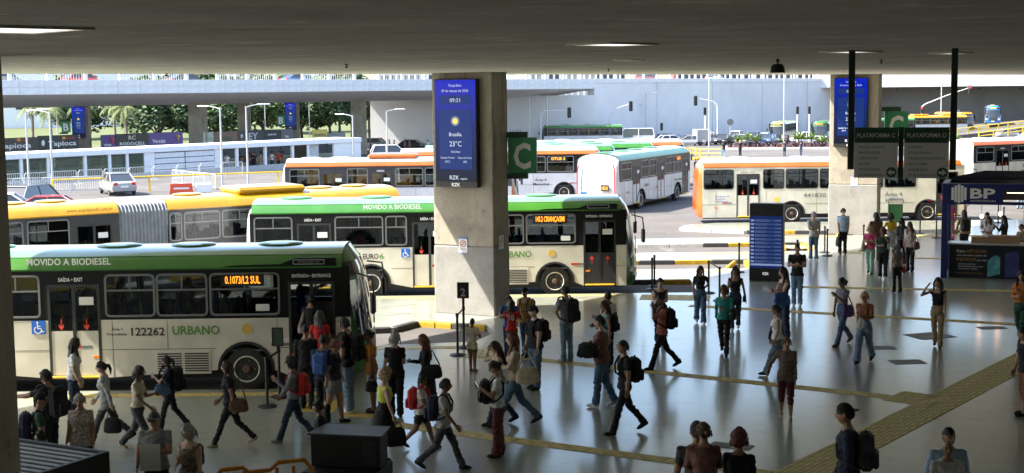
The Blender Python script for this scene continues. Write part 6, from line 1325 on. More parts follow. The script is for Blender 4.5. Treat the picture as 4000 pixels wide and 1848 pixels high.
def finish_people():
    dg = bpy.context.evaluated_depsgraph_get(); dg.update()
    for d in _pending:
        me = bpy.data.meshes.new_from_object(d['o'].evaluated_get(dg)); n = len(me.vertices); v = np.empty(n*3); me.vertices.foreach_get('co', v); v = v.reshape(-1, 3)
        qv = np.empty(len(me.polygons)*3); me.polygons.foreach_get('center', qv); qv = qv.reshape(-1, 3); lt = np.empty(len(me.polygons), dtype=np.int32); me.polygons.foreach_get('loop_total', lt)
        if (lt == 4).all():
            lv = np.empty(len(me.polygons)*4, dtype=np.int32); me.loops.foreach_get('vertex_index', lv); faces = list(map(tuple, lv.reshape(-1, 4).tolist()))
        else: faces = [tuple(p.vertices) for p in me.polygons]
        vn = np.empty(n*3); me.vertices.foreach_get('normal', vn); vn = vn.reshape(-1, 3)
        bpy.data.meshes.remove(me)
        src = d['o'].data; bpy.data.objects.remove(d['o']); bpy.data.meshes.remove(src)
        best = np.full(len(qv), 1e9); lab = np.zeros(len(qv), int)
        iv = np.array(d['Rl'].inverted().to_3x3()); tl = np.array(d['Rl'].inverted().to_translation()); ql = qv @ iv.T + tl
        for a, b, r, nm in d['seg']:
            a, b = np.array(a), np.array(b); ab = b-a; t = np.clip(((qv-a) @ ab)/(ab @ ab), 0, 1); dist = np.linalg.norm(qv - a - t[:, None]*ab, axis=1) - r
            k = np.zeros(len(qv), int)
            if nm == 'neck': k[:] = 0
            elif nm == 'torso': k = np.where(ql[:, 2] > d['hem'], 1, 2)
            elif nm == 'thigh': k = np.where((t > .62) & (d['kind'] == 'shorts'), 0, np.where((ql[:, 2] > d['hem']), 1, 2)) if d['kind'] not in ('skirt', 'dress') else np.where(t > .9, 0, 2)
            elif nm == 'shin': k[:] = {'shorts': 0, 'skirt': 0, 'dress': 0}.get(d['kind'], 2); k = np.where((d['kind'] == 'capri') & (t > .45), 0, k)
            elif nm == 'foot': k[:] = 3
            elif nm == 'skirt': k[:] = 2
            elif nm == 'uarm': k = np.where(t < {'short': .62, 'long': 2, 'none': .0}[d['sleeve']], 1, 0) if d['sleeve'] != 'none' else np.where(t < .02, 1, 0)
            elif nm == 'farm': k[:] = 1 if d['sleeve'] == 'long' else 0
            m_ = dist < best; best[m_] = dist[m_]; lab[m_] = k[m_]
        if d['sleeve'] == 'none': lab[(ql[:, 2] > 1.36) & (np.abs(ql[:, 1]) < .16) & (np.abs(ql[:, 1]) > .0) & (lab == 1) & ((ql[:, 2] > 1.40) | ((ql[:, 0] > .0) & (ql[:, 2] > 1.33) & (np.abs(ql[:, 1]) < .09)))] = 0
        else: lab[(ql[:, 2] > 1.425) & (np.abs(ql[:, 1]) < .075) & (lab == 1)] = 0
        # folds in the cloth, hems that stand off a little
        vl = np.zeros(n, int); fa = np.array(faces) if len({len(q_) for q_ in faces}) == 1 else None
        if fa is not None:
            for c_ in range(fa.shape[1]): np.maximum.at(vl, fa[:, c_], lab)
            sd = (sum(map(ord, d["label"])) % 97)/9.; vz = v @ iv.T[:, 2] + tl[2]; x_, y_ = v[:, 0], v[:, 1]
            w_ = np.sin(46*vz + 2.6*np.sin(13*x_ + 9*y_ + sd) + 8*x_ + sd) * np.sin(17*y_ + 11*x_ - 9*vz + sd*2) + .6*np.sin(70*vz - 25*y_ + 3*np.sin(19*x_ + sd))
            amp = np.where((vl == 1) | (vl == 2), .0052, 0.)
            amp *= 1 + .9*np.exp(-((vz - .47)/.1)**2) + .8*np.exp(-((vz - 1.08)/.09)**2)
            off = amp*w_ + np.where((vl == 1) & (vz < d['hem'] + .14), .016*np.clip((d['hem'] + .14 - vz)/.14, 0, 1), 0) + np.where((vl == 2) & (v[:, 2] + d['dz'] < .2), .010, 0)
            v = v + vn*off[:, None]
        B = MB(); B.v = v.tolist(); B.f = faces; B.m = [int(k) for k in lab]
        for wr, g, s in d['hands']:
            zax = -g; yax = Vector((0, -s, 0)) - zax*zax.dot(Vector((0, -s, 0))); yax = yax.normalized() if yax.length > .1 else Vector((1, 0, 0)); xax = yax.cross(zax)
            R = Matrix((xax, yax, zax)).transposed().to_4x4(); B.merge(HAND, Matrix.Translation(wr + g*.0) @ R @ Matrix.Scale(.98, 4), 0)
        B.merge(HEADMB, d['Hd'])
        S = d['H']/1.723; Mx = Matrix.Translation((0, 0, d['dz']))
        B.v = [(p_[0], p_[1], p_[2] + d['dz']) for p_ in B.v]
        mats = [skinm(d['skin']), cloth(d['top']), cloth(d['bot']), cloth(d['shoe']) if d['shoe'] != 'bare' else skinm(d['skin']), m_eye, m_lip, hairm(d['hair'][1])]
        o = OB('person', B.mesh('person', mats, 60), None, (d['x'], d['y'], d['z']), d['face']); o.scale = (S, S, S); T(o, d['label'], 'person', 'people in the bus station'); d['ob'] = o
        for nm, hb, mt in hair_parts(d['hair'][0], d['hair'][1], d['cap']): hb.xf(Mx @ d['Hd']).build(nm, mt, o, smooth=60)
        if d['glasses']: MB().box((.08, -.062, .0), (.112, .062, .026), c=.006).xf(Mx @ d['Hd']).build('sunglasses', m_black, o)
# ---- things people carry
def place_on(i, mat_local):
    d = _pending[i]; S = d['H']/1.723
    return Matrix.Translation((d['x'], d['y'], d['z'])) @ Matrix.Rotation(d['face'], 4, 'Z') @ Matrix.Scale(S, 4) @ Matrix.Translation((0, 0, d['dz'])) @ mat_local
_bags = []
def backpack(i, col, label, s=1., front=False):
    d = _pending[i]; e = OB('backpack', None); T(e, label, 'backpack', 'bags people carry'); sg = -1 if not front else 1
    e.matrix_world = place_on(i, d['Rl'] @ Matrix.Translation((sg*.205, 0, 1.17)) @ Matrix.Scale(s, 4)); m_ = cloth(col)
    MB().box((-.1, -.155, -.22), (.1, .155, .24), c=.06).build('body', m_, e); px_ = -.15 if not front else .07; MB().box((px_, -.12, -.19), (px_+.08, .12, .02), c=.03).build('pocket', m_, e)
    for s_ in (-1, 1): MB().tube([(-sg*.1, s_*.09, .18), (-sg*.17, s_*.1, .285), (-sg*.27, s_*.1, .26), (-sg*.345, s_*.105, .12), (-sg*.335, s_*.115, -.04), (-sg*.2, s_*.17, -.14), (-sg*.08, s_*.14, -.18)], .019, 6).build('strap', m_, e)
    MB().tube([(0, -.03, .23), (0, -.02, .27), (0, .02, .27), (0, .03, .23)], .01, 5).build('handle', m_, e)
def soft_bag(w_, h_, d, firm=True, sd=[0]):
    sd[0] += 1; rg = random.Random(sd[0]); mb = MB(); n, m_ = 14, 10; V = []; F = []
    for i in range(m_+1):
        t = -1 + 2*i/m_; k = (1 - abs(t)**4)**.5 if 0 < i < m_ else .12
        for j in range(n):
            a = 2*PI*j/n; c, s_ = math.cos(a), math.sin(a); wob = 1 + (0 if firm else rg.uniform(-.16, .16)); px_ = math.copysign(abs(c)**.55, c)*w_*(1 - .12*t)*(.55 + .45*k)*wob; V.append((px_, math.copysign(abs(s_)**.8, s_)*d*k*(1 - .25*t)*wob, t*h_ + (0 if firm else rg.uniform(-.02, .02))))
    for i in range(m_):
        for j in range(n): F.append((i*n+j, i*n+(j+1) % n, (i+1)*n+(j+1) % n, (i+1)*n+j))
    F.append(tuple(range(n))[::-1]); F.append(tuple(m_*n+j for j in range(n))); return mb.add(V, F)
def shoulder_bag(i, col, label, side=1, s=1., x=0., z=.95, strap=True):
    d = _pending[i]; e = OB('handbag', None); T(e, label, 'bag', 'bags people carry'); e.matrix_world = place_on(i, Matrix.Translation((x, side*.24, z)) @ Matrix.Scale(s, 4)); m_ = cloth(col)
    soft_bag(.17, .13, .06, strap).build('body', m_, e)
    if strap: MB().tube([(-.13, 0, .12), (-.05, -side*.06/s, (1.40-z)/s*.8), (0, -side*.09/s, (1.43-z)/s), (.06, -side*.06/s, (1.40-z)/s*.8), (.13, 0, .12)], .013, 6).build('strap', m_, e)
def hand_thing(i, side, fn, name, cat, label, dz=-.1):
    d = _pending[i]; wr, g, s = d['hands'][0 if side > 0 else 1]; e = OB(name, None); T(e, label, cat, 'things people hold'); e.matrix_world = place_on(i, Matrix.Translation(wr + g*.09)); fn(e)
def hb_fn(col, s=1., drop=.18):
    def fn(e):
        m_ = cloth(col); soft_bag(.16*s, .15*s, .065*s).xf(Matrix.Translation((0, 0, -drop-.14*s))).build('body', m_, e); MB().tube([(-.1*s, 0, -drop), (-.05*s, 0, -.02), (.05*s, 0, -.02), (.1*s, 0, -drop)], .011, 6).build('handle', m_, e)
    return fn
def phone_fn(e): MB().box((-.006, -.037, -.05), (.006, .037, .09), c=.004).xf(Matrix.Rotation(.5, 4, 'Y')).build('case', m_black, e); MB().box((-.009, -.033, -.045), (-.0065, .033, .085)).xf(Matrix.Rotation(.5, 4, 'Y')).build('screen', M('phone_glow', (.2, .25, .3), .2, var=0, emit=(.5, .6, .8), estr=.4), e)
def bottle_fn(col):
    def fn(e): MB().lathe([(.01, -.36), (.042, -.36), (.045, -.34), (.045, -.14), (.025, -.1), (.022, -.06)], 14).build('flask', M('flask_' + col, CC[col], .35), e); MB().lathe([(.026, -.07), (.026, -.03)], 12).tube([(0, 0, -.04), (0, 0, .02)], .01, 6).build('cap', m_black, e)
    return fn
def paper_fn(e): MB().box((.056, -.15, -.3), (.064, .15, .1)).build('sheet', m_paper, e); MB().box((.0645, -.12, -.24), (.066, .12, -.23)).build('print_line', m_steel, e)
i = person(-7.67, 22.22, 1.7, rad(20), 'stand', ('down', 'down'), 'green', 'black', 'pants', 'short', 'black', 'm', ('cap', 'k'), 'man in a black cap and dark green polo at the left edge', cap='black', glasses=True)
backpack(i, 'navy', 'navy backpack of the man in green polo')
i = person(-8.02, 23.89, 1.74, rad(160), 'stand', ('point', 'down'), 'black', 'black', 'pants', 'short', 'black', 'm', ('short', 'k'), 'man in black tee with big black backpack left of the woman in white')
backpack(i, 'black', 'big black backpack left of the woman in white', 1.15)
i = person(-8.71, 27.44, 1.66, rad(10), 'stand', ('down', 'down'), 'white', 'djeans', 'jeans', 'short', 'white', 'l', ('long', 'b'), 'woman in white tee with long dark hair at the bus door', sex='f', bulk=1.12)
i = person(-7.06, 22.52, 1.62, rad(275), 'stand', ('down', 'down'), 'floral', 'dgrey', 'pants', 'short', 'black', 'm', ('short', 'g'), 'older woman in a floral blouse facing the viewer', sex='f', bulk=1.2, hem=0.8)
i = person(-7.59, 25.75, 1.58, rad(180), 'strideL', ('swb', 'swf'), 'lgrey', 'dgrey', 'pants', 'long', 'black', 'l', ('pony', 'b'), 'woman in a pale grey cardigan striding left with a ponytail', sex='f', hem=0.76)
hand_thing(i, 1, hb_fn('black', 1.1, .2), 'handbag', 'bag', 'black bag swinging beside the cardigan woman')
i = person(-6.84, 25.15, 1.59, rad(350), 'strideR', ('bag', 'swf'), 'cream', 'dgrey', 'pants', 'short', 'beige', 'd', ('bob', 'b'), 'woman in a cream top with bobbed hair walking right', sex='f', hem=0.95)
i = person(-6.66, 26.8, 1.46, rad(190), 'walkL', ('hug', 'down'), 'navy', 'black', 'pants', 'short', 'black', 'd', ('pony', 'k'), 'person in navy tee with huge backpack carrying a denim jacket')
backpack(i, 'black', 'huge black backpack of the person with the denim jacket', 1.2)
shoulder_bag(i, 'jeans', 'denim jacket hanging over an arm', 1, 1.0, .14, 1.0, False)
i = person(-5.23, 25.51, 1.61, rad(182), 'strideL', ('swb', 'swf'), 'black', 'black', 'leggings', 'short', 'beige', 'm', ('long', 'b'), 'woman in black walking left in pale sneakers', sex='f', hem=0.66, bulk=1.15)
shoulder_bag(i, 'brown', 'dark brown shoulder bag of the woman in black', 1, 1.1, -.2, .9)
i = person(-5.39, 20.74, 1.72, rad(275), 'stand', ('hold', 'down'), 'grey', 'black', 'pants', 'short', 'black', 'm', ('cap', 'g'), 'man in grey tee, cap and sunglasses holding white paper', bulk=1.15, cap='dgrey', glasses=True)
hand_thing(i, 1, paper_fn, 'paper_sheet', 'paper', 'white paper held by the man in sunglasses')
i = person(-4.79, 20.35, 1.6, rad(255), 'stand', ('down', 'bag'), 'leopard', 'black', 'pants', 'none', 'black', 'l', ('bob', 'g'), 'grey haired woman in a spotted sleeveless top looking down', sex='f', bulk=1.15, hp=0.35)
backpack(i, 'black', 'dark bag on the back of the grey haired woman', .8)
i = person(-7.2, 21.12, 1.36, rad(200), 'stand', ('down', 'down'), 'black', 'black', 'pants', 'short', 'black', 'd', ('short', 'k'), 'person whose dark hair shows above the slatted booth')
i = person(-4.11, 25.79, 1.61, rad(182), 'walkL', ('phone', 'swf'), 'grey', 'djeans', 'jeans', 'long', 'grey', 'm', ('bob', 'k'), 'girl in grey hoodie with a red backpack walking left', sex='f')
backpack(i, 'red', 'red backpack on the girl in grey hoodie', .95)
i = person(-3.53, 27.26, 1.65, rad(350), 'stepL', ('out', 'swb'), 'navy', 'grey', 'shorts', 'short', 'black', 'm', ('visor', 'br'), 'woman in pink visor, navy top and grey shorts', sex='f', bulk=1.12, cap='pink')
i = person(-3.15, 22.55, 1.45, rad(185), 'stand', ('down', 'down'), 'black', 'wine', 'shorts', 'short', 'black', 'd', ('short', 'k'), 'boy in a black top standing left of the black cart')
i = person(-3.36, 28.12, 1.9, rad(170), 'stand', ('down', 'bag'), 'black', 'ljeans', 'loose', 'short', 'white', 'm', ('short', 'k'), 'man in black tee and pale jeans waiting at the bus door')
backpack(i, 'black', 'black backpack of the man waiting at the bus door', 1.1)
i = person(-4.25, 28.47, 1.7, rad(95), 'stand', ('bag', 'down'), 'black', 'black', 'pants', 'long', 'black', 'm', ('fade', 'k'), 'man in a black hoodie boarding the nearest bus')
i = person(-3.74, 27.27, 1.7, rad(80), 'stand', ('bag', 'down'), 'navy', 'black', 'pants', 'long', 'black', 'd', ('fade', 'k'), 'man behind the pink visor with a navy backpack')
backpack(i, 'blue', 'navy backpack behind the pink visor', .95)
i = person(-4.1, 29.5, 1.62, rad(95), 'stand', ('down', 'bag'), 'red', 'djeans', 'jeans', 'short', 'black', 'm', ('long', 'ds'), 'woman with long greyish hair in red boarding the bus', sex='f', z=0.2)
i = person(-4.47, 30.82, 1.64, rad(85), 'climb', ('reach', 'bag'), 'black', 'black', 'pants', 'short', 'black', 'm', ('bun', 'k'), 'woman on the bus steps holding the rail', sex='f', z=0.35)
shoulder_bag(i, 'pale', 'pale pink bag on the bus steps', 1, .9, 0, .95)
i = person(-2.88, 28.13, 1.66, rad(185), 'stand', ('down', 'bag'), 'orange', 'lgrey', 'shorts', 'short', 'black', 'd', ('bun', 'k'), 'woman in an orange top with a hair bun', sex='f', bulk=1.15, hem=0.8)
hand_thing(i, 1, hb_fn('black', .8, .1), 'lunch_bag', 'bag', 'small black bag held by the woman in orange')
i = person(-2.36, 27.7, 1.66, rad(88), 'stand', ('down', 'bag'), 'black', 'black', 'pants', 'short', 'black', 'l', ('bob', 'g'), 'grey haired woman in black seen from behind', sex='f', bulk=1.15, hem=0.78)
i = person(-1.73, 27.57, 1.64, rad(185), 'stepL', ('down', 'hold'), 'black', 'black', 'dress', 'long', 'black', 'm', ('long', 'r'), 'woman in black lace with long reddish hair and tote bag', sex='f')
shoulder_bag(i, 'black', 'black tote bag of the reddish haired woman', 1, 1.15, -.12, 1.0)
i = person(-2.27, 24.18, 1.64, rad(20), 'stand', ('down', 'down'), 'lime', 'black', 'skirt', 'none', 'black', 'l', ('curly', 'bl'), 'blonde curly woman in a yellow tank top and black skirt', sex='f', bulk=1.1, hem=1.12)
hand_thing(i, -1, hb_fn('black', 1.2, .12), 'handbag', 'bag', 'black bag at the blonde curly woman')
i = person(-1.68, 25.17, 1.36, rad(350), 'walkL', ('swb', 'swf'), 'white', 'black', 'shorts', 'short', 'black', 'd', ('short', 'k'), 'boy in white tee with a red backpack walking right')
backpack(i, 'red', 'bright red boxy backpack of the walking boy', 1.1)
i = person(-1.21, 23.69, 1.62, rad(352), 'strideL', ('swb', 'swf'), 'lgrey', 'dgrey', 'pants', 'short', 'black', 'd', ('short', 'k'), 'man in grey tee with navy backpack striding right at the bottom')
backpack(i, 'navy', 'dark navy backpack of the striding man')
i = person(-0.95, 32.17, 1.22, rad(60), 'stand', ('hold', 'hold'), 'cream', 'brown', 'shorts', 'short', 'bare', 'd', ('crop', 'k'), 'barefoot boy in a pale shirt beside the number 2 stanchion', hem=0.72)
i = person(-0.29, 24.52, 1.69, rad(185), 'stand', ('phone', 'hold'), 'white', 'maroon', 'loose', 'short', 'black', 'm', ('bun', 'b'), 'woman in white tee looking at her phone with a backpack in front', sex='f', hp=0.3)
hand_thing(i, 1, phone_fn, 'phone', 'phone', 'phone held by the woman in white tee')
backpack(i, 'black', 'dark backpack worn in front by the phone woman', .95, True)
i = person(-0.29, 26.94, 1.63, rad(190), 'walkL', ('down', 'head'), 'beige', 'djeans', 'jeans', 'short', 'black', 'l', ('long', 'b'), 'woman with long brown hair touching her head', sex='f', hp=0.2)
i = person(0.01, 26.8, 1.86, rad(185), 'strideL', ('hold', 'down'), 'beige', 'jeans', 'jeans', 'long', 'black', 'l', ('long', 'r'), 'woman in a beige cardigan walking behind the hair touching woman', sex='f')
shoulder_bag(i, 'cream', 'pale shoulder bag of the woman in beige cardigan', 1, 1.2, -.22, 1.0)
i = person(0.48, 30.18, 1.8, rad(215), 'stand', ('down', 'down'), 'black', 'jeans', 'jeans', 'short', 'black', 'l', ('cap', 'k'), 'large man in black tee, black cap and jeans', cap='black', bulk=1.18)
backpack(i, 'black', 'dark backpack on the large man in black')
i = person(-0.09, 33.74, 1.51, rad(270), 'stand', ('hug', 'hug'), 'blue', 'djeans', 'jeans', 'short', 'black', 'm', ('short', 'k'), 'man in blue tee behind the red football shirt')
i = person(-0.03, 33.48, 1.4, rad(85), 'stand', ('hug', 'hug'), 'red', 'djeans', 'jeans', 'short', 'black', 'm', ('hood', 'k'), 'person in a red football shirt seen from behind')
jersey = i
i = person(0.31, 33.89, 1.67, rad(240), 'stand', ('down', 'down'), 'mustard', 'jeans', 'jeans', 'none', 'black', 'm', ('cap', 'k'), 'man in a mustard tank top and black cap', cap='black')
backpack(i, 'dgrey', 'grey backpack on the man in mustard')
i = person(1.27, 33.12, 1.8, rad(130), 'stand', ('cross', 'cross'), 'grey', 'ljeans', 'jeans', 'short', 'grey', 'l', ('short', 'k'), 'man in grey tee with crossed arms and black backpack')
backpack(i, 'black', 'black backpack on the man with crossed arms', 1.15)
i = person(2.25, 32.76, 1.72, rad(140), 'stand', ('bag', 'down'), 'white', 'black', 'pants', 'short', 'black', 'd', ('crop', 'k'), 'man looking up behind the striped teal top', hp=-0.5)
shoulder_bag(i, 'olive', 'olive bag of the man looking up', 1, 1.0)
i = person(2.13, 31.87, 1.62, rad(195), 'stand', ('down', 'bag'), 'tealst', 'djeans', 'jeans', 'none', 'black', 'm', ('long', 'b'), 'woman in a striped teal top', sex='f')
backpack(i, 'black', 'dark backpack on the woman in striped teal', .9)
i = person(1.81, 28.38, 1.85, rad(165), 'stepL', ('cross', 'cross'), 'brownred', 'jeans', 'jeans', 'short', 'white', 'l', ('short', 'k'), 'large man in brownish tee with jeans and white sneakers', bulk=1.25)
shoulder_bag(i, 'black', 'black jacket held by the large man in brown', 1, 1.1, .22, 1.1, False)
i = person(2.09, 26.14, 1.78, rad(195), 'walkL', ('down', 'swb'), 'black', 'black', 'pants', 'short', 'black', 'm', ('short', 'k'), 'slim man in black tee and trousers walking left in front')
backpack(i, 'black', 'black backpack on the slim man in black')
i = person(3.45, 32.22, 1.74, rad(190), 'walkL', ('mouth', 'swb'), 'salmon', 'black', 'pants', 'short', 'black', 'd', ('crop', 'k'), 'man in a salmon shirt with one hand at his mouth')
backpack(i, 'black', 'black backpack on the salmon shirt man', 1.05)
i = person(3.77, 35.6, 1.64, rad(265), 'stand', ('bag', 'bag'), 'black', 'black', 'pants', 'none', 'black', 'l', ('pony', 'b'), 'woman in a black strappy top standing behind the salmon shirt', sex='f', bulk=1.1)
i = person(5.18, 38.47, 1.57, rad(268), 'stepL', ('back', 'down'), 'black', 'jeans', 'loose', 'short', 'white', 'm', ('long', 'k'), 'woman in black top and wide jeans carrying a bottle', sex='f', hem=1.05)
hand_thing(i, 1, bottle_fn('purple'), 'bottle', 'bottle', 'purple flask carried by the woman in wide jeans')
i = person(5.97, 37.38, 1.68, rad(262), 'stepR', ('down', 'down'), 'black', 'djeans', 'jeans', 'none', 'white', 'm', ('long', 'k'), 'woman in a sleeveless black crop top and dark jeans', sex='f', hem=1.08)
shoulder_bag(i, 'black', 'small black bag of the woman in crop top', 1, .7, 0, .85)
i = person(5.15, 33.94, 1.7, rad(255), 'walkL', ('hold', 'swb'), 'teal', 'black', 'pants', 'long', 'black', 'm', ('bob', 'br'), 'woman in teal blouse and black jacket walking forward', sex='f')
shoulder_bag(i, 'black', 'black jacket draped over the arm of the teal woman', 1, 1.2, .1, 1.05, False)
i = person(7.0, 35.95, 1.81, rad(200), 'stand', ('hold', 'hold'), 'brown', 'djeans', 'loose', 'none', 'black', 'l', ('long', 'b'), 'woman with very long hair holding a blue bag', sex='f')
shoulder_bag(i, 'blue', 'blue bag held by the long haired woman', 1, 1.25, .2, 1.0, False)
i = person(5.97, 31.41, 1.6, rad(175), 'walkL', ('out', 'down'), 'white', 'ljeans', 'jeans', 'none', 'black', 'm', ('bun', 'k'), 'woman in a white tank top and pale jeans', sex='f', bulk=1.12)
shoulder_bag(i, 'black', 'black bag of the woman in white tank top', -1, 1.1)
i = person(5.36, 27.23, 1.6, rad(262), 'stepL', ('down', 'out'), 'leopard', 'wine', 'capri', 'long', 'beige', 'm', ('short', 'br'), 'older woman in patterned blouse and red capri trousers', sex='f', bulk=1.15, hem=0.78)
i = person(8.45, 41.43, 1.81, rad(255), 'stand', ('hold', 'hold'), 'black', 'ljeans', 'jeans', 'short', 'white', 'm', ('fade', 'k'), 'man in black polo and pale jeans right of the totem', bulk=1.05)
i = person(11.27, 52.32, 1.79, rad(100), 'stand', ('back', 'down'), 'lgrey', 'jeans', 'jeans', 'short', 'white', 'l', ('short', 'g'), 'grey haired man in a pale polo with hands behind his back')
i = person(12.81, 54.23, 1.75, rad(268), 'stand', ('down', 'carry'), 'lblue', 'black', 'pants', 'short', 'black', 'l', ('short', 'b'), 'man in light blue shirt carrying a black bag', bulk=1.12)
hand_thing(i, -1, hb_fn('black', 1.4, .12), 'duffel_bag', 'bag', 'black bag carried by the man in blue shirt')
i = person(12.38, 48.4, 1.66, rad(245), 'stepL', ('cross', 'cross'), 'pink', 'mint', 'pants', 'short', 'brown', 'l', ('bob', 'bl'), 'woman in a pink blouse and mint trousers', sex='f')
shoulder_bag(i, 'cream', 'cream bag of the woman in pink', -1, 1.1)
i = person(13.59, 52.27, 1.72, rad(95), 'stand', ('hip', 'down'), 'brown', 'dgrey', 'pants', 'long', 'black', 'k', ('hood', 'k'), 'person in dark brown with a hood near the far column')
i = person(12.5, 47.13, 1.68, rad(250), 'stand', ('mouth', 'hold'), 'dgreen', 'black', 'pants', 'short', 'white', 'd', ('curly', 'r'), 'woman with curly reddish hair in a dark printed tee', sex='f', bulk=1.1)
i = person(14.19, 52.44, 1.66, rad(80), 'stand', ('hip', 'down'), 'yellow', 'lgrey', 'skirt', 'short', 'black', 'd', ('afro', 'b'), 'woman with afro hair in a yellow blouse', sex='f')
i = person(12.1, 43.91, 1.51, rad(100), 'stand', ('down', 'down'), 'leopard', 'black', 'pants', 'none', 'black', 'l', ('long', 'ds'), 'woman seen from behind in patterned top and black trousers', sex='f')
shoulder_bag(i, 'red', 'dark red bag of the woman seen from behind', -1, .8, 0, .78)
i = person(13.94, 48.96, 1.61, rad(235), 'stand', ('down', 'down'), 'pale', 'black', 'pants', 'short', 'black', 'l', ('long', 'b'), 'woman in a white blouse and black trousers with brown bag', sex='f')
shoulder_bag(i, 'brown', 'brown bag of the woman in white blouse', 1, 1.2)
i = person(14.2, 50.98, 1.64, rad(95), 'stand', ('down', 'down'), 'dgrey', 'black', 'pants', 'long', 'black', 'm', ('long', 'k'), 'dark haired woman behind the white blouse', sex='f')
i = person(14.33, 50.42, 1.58, rad(80), 'stand', ('down', 'down'), 'lgrey', 'black', 'pants', 'short', 'black', 'm', ('bun', 'k'), 'person with a hair bun at the right of the group', sex='f')
i = person(8.3, 35.03, 1.73, rad(215), 'walkL', ('phone', 'down'), 'grey', 'jeans', 'jeans', 'short', 'brown', 'd', ('bun', 'k'), 'woman in a grey crop tee with a purple bag', sex='f', hem=1.08)
shoulder_bag(i, 'purple', 'purple bag of the woman in grey crop tee', 1, 1.2, .08, .92)
i = person(8.26, 32.69, 1.7, rad(240), 'walkR', ('hold', 'swb'), 'rust', 'ljeans', 'loose', 'long', 'black', 'm', ('bun', 'bl'), 'woman in a rust jacket and flared jeans', sex='f', hem=1.04)
hand_thing(i, 1, hb_fn('white', .85, .06), 'paper_bag', 'bag', 'white carrier bag of the woman in rust jacket')
i = person(10.54, 34.54, 1.71, rad(245), 'stepL', ('down', 'head'), 'black', 'khaki', 'pants', 'none', 'olive', 'l', ('long', 'b'), 'woman in black top and khaki trousers touching her hair', sex='f', hem=1.05)
i = person(12.64, 34.62, 1.86, rad(225), 'stepL', ('phone', 'hold'), 'orange', 'green', 'pants', 'long', 'beige', 'm', ('long', 'k'), 'woman in an orange blouse at the right edge', sex='f', hem=1.0)
i = person(10.06, 27.24, 1.7, rad(185), 'stand', ('down', 'down'), 'black', 'rust', 'capri', 'short', 'black', 'm', ('short', 'k'), 'person in black cut by the right picture edge')
i = person(2.34, 17.0, 1.66, rad(88), 'stand', ('hold', 'hold'), 'brownred', 'black', 'pants', 'long', 'black', 'm', ('bun', 'br'), 'person in a brownish top seen from behind at the bottom', sex='f', bulk=1.15, z=0.68)
i = person(2.29, 17.28, 1.77, rad(85), 'stand', ('down', 'down'), 'dgrey', 'black', 'pants', 'short', 'black', 'm', ('cap', 'k'), 'capped head behind the person in the brownish top', cap='dgrey', z=0.51)
i = person(2.81, 17.27, 1.66, rad(70), 'stand', ('hold', 'hold'), 'black', 'black', 'pants', 'long', 'black', 'm', ('curly', 'r'), 'person with curly reddish hair in black at the bottom', sex='f', z=0.51)
i = person(4.03, 16.6, 1.8, rad(165), 'stand', ('down', 'down'), 'navy', 'black', 'pants', 'long', 'black', 'm', ('capback', 'k'), 'man in navy hoodie with a backward cap at the bottom right', cap='black', bulk=1.1, z=0.85)
backpack(i, 'dgrey', 'dark backpack slung by the man with the backward cap', .95)
i = person(5.44, 17.3, 1.68, rad(270), 'stand', ('down', 'down'), 'lblue', 'dgrey', 'pants', 'long', 'black', 'm', ('fade', 'k'), 'man in a light blue shirt at the bottom right', bulk=1.08, z=0.51)
i = person(5.3, 16.85, 1.46, rad(270), 'stand', ('down', 'down'), 'white', 'dgrey', 'pants', 'short', 'black', 'm', ('bald', 'k'), 'bald man in a white tee at the bottom right', z=0.68)
i = person(16.83, 54.22, 1.72, rad(20), 'stand', ('hold', 'hold'), 'red', 'black', 'pants', 'short', 'black', 'm', ('short', 'b'), 'man in red behind the kiosk post')
i = person(15.97, 51.19, 1.62, rad(355), 'stand', ('hold', 'hold'), 'beige', 'black', 'pants', 'long', 'black', 'l', ('long', 'bl'), 'blonde woman in beige inside the kiosk', sex='f')
i = person(17.16, 53.15, 1.7, rad(85), 'stand', ('down', 'down'), 'khaki', 'black', 'pants', 'long', 'black', 'm', ('hood', 'b'), 'person in a khaki jacket behind the kiosk counter')
backpack(i, 'black', 'black backpack seen through the kiosk')
i = person(17.7, 52.19, 1.72, rad(250), 'stand', ('hold', 'hold'), 'white', 'dgrey', 'pants', 'short', 'black', 'm', ('cap', 'k'), 'man in white tee and cap behind the kiosk', cap='black')
i = person(17.53, 51.42, 1.62, rad(215), 'stand', ('hold', 'hold'), 'lgrey', 'black', 'pants', 'short', 'black', 'm', ('long', 'k'), 'long haired woman with grey sleeves at the kiosk counter', sex='f')
i = person(18.12, 51.54, 1.64, rad(185), 'stand', ('down', 'phone'), 'black', 'black', 'pants', 'long', 'black', 'm', ('long', 'k'), 'woman in black holding up a phone at the kiosk', sex='f')
hand_thing(i, -1, phone_fn, 'phone', 'phone', 'phone held up at the kiosk')
i = person(17.8, 48.85, 1.6, rad(200), 'stand', ('hold', 'hold'), 'olive', 'djeans', 'jeans', 'long', 'black', 'm', ('short', 'k'), 'person in olive at the right end of the kiosk')
i = person(18.37, 58.65, 1.66, rad(90), 'stand', ('down', 'down'), 'pink', 'pink', 'pants', 'short', 'black', 'm', ('bob', 'k'), 'person in pink behind the kiosk header', sex='f')
i = person(26.53, 73.25, 1.7, rad(95), 'stand', ('down', 'down'), 'white', 'ljeans', 'jeans', 'short', 'brown', 'm', ('short', 'k'), 'person in pale jeans seen under the kiosk header')
i = person(-9.6, 31.35, 1.68, rad(0), 'sit', ('hold', 'hold'), 'dgrey', 'black', 'pants', 'short', 'black', 'm', ('short', 'k'), 'passenger in grey at the first window right of the exit door', z=0.8, vox=0.032)
i = person(-8.9, 31.4, 1.68, rad(0), 'sit', ('hold', 'hold'), 'brown', 'black', 'pants', 'short', 'black', 'm', ('bob', 'k'), 'passenger with bobbed hair in the first full window', z=0.8, vox=0.032)
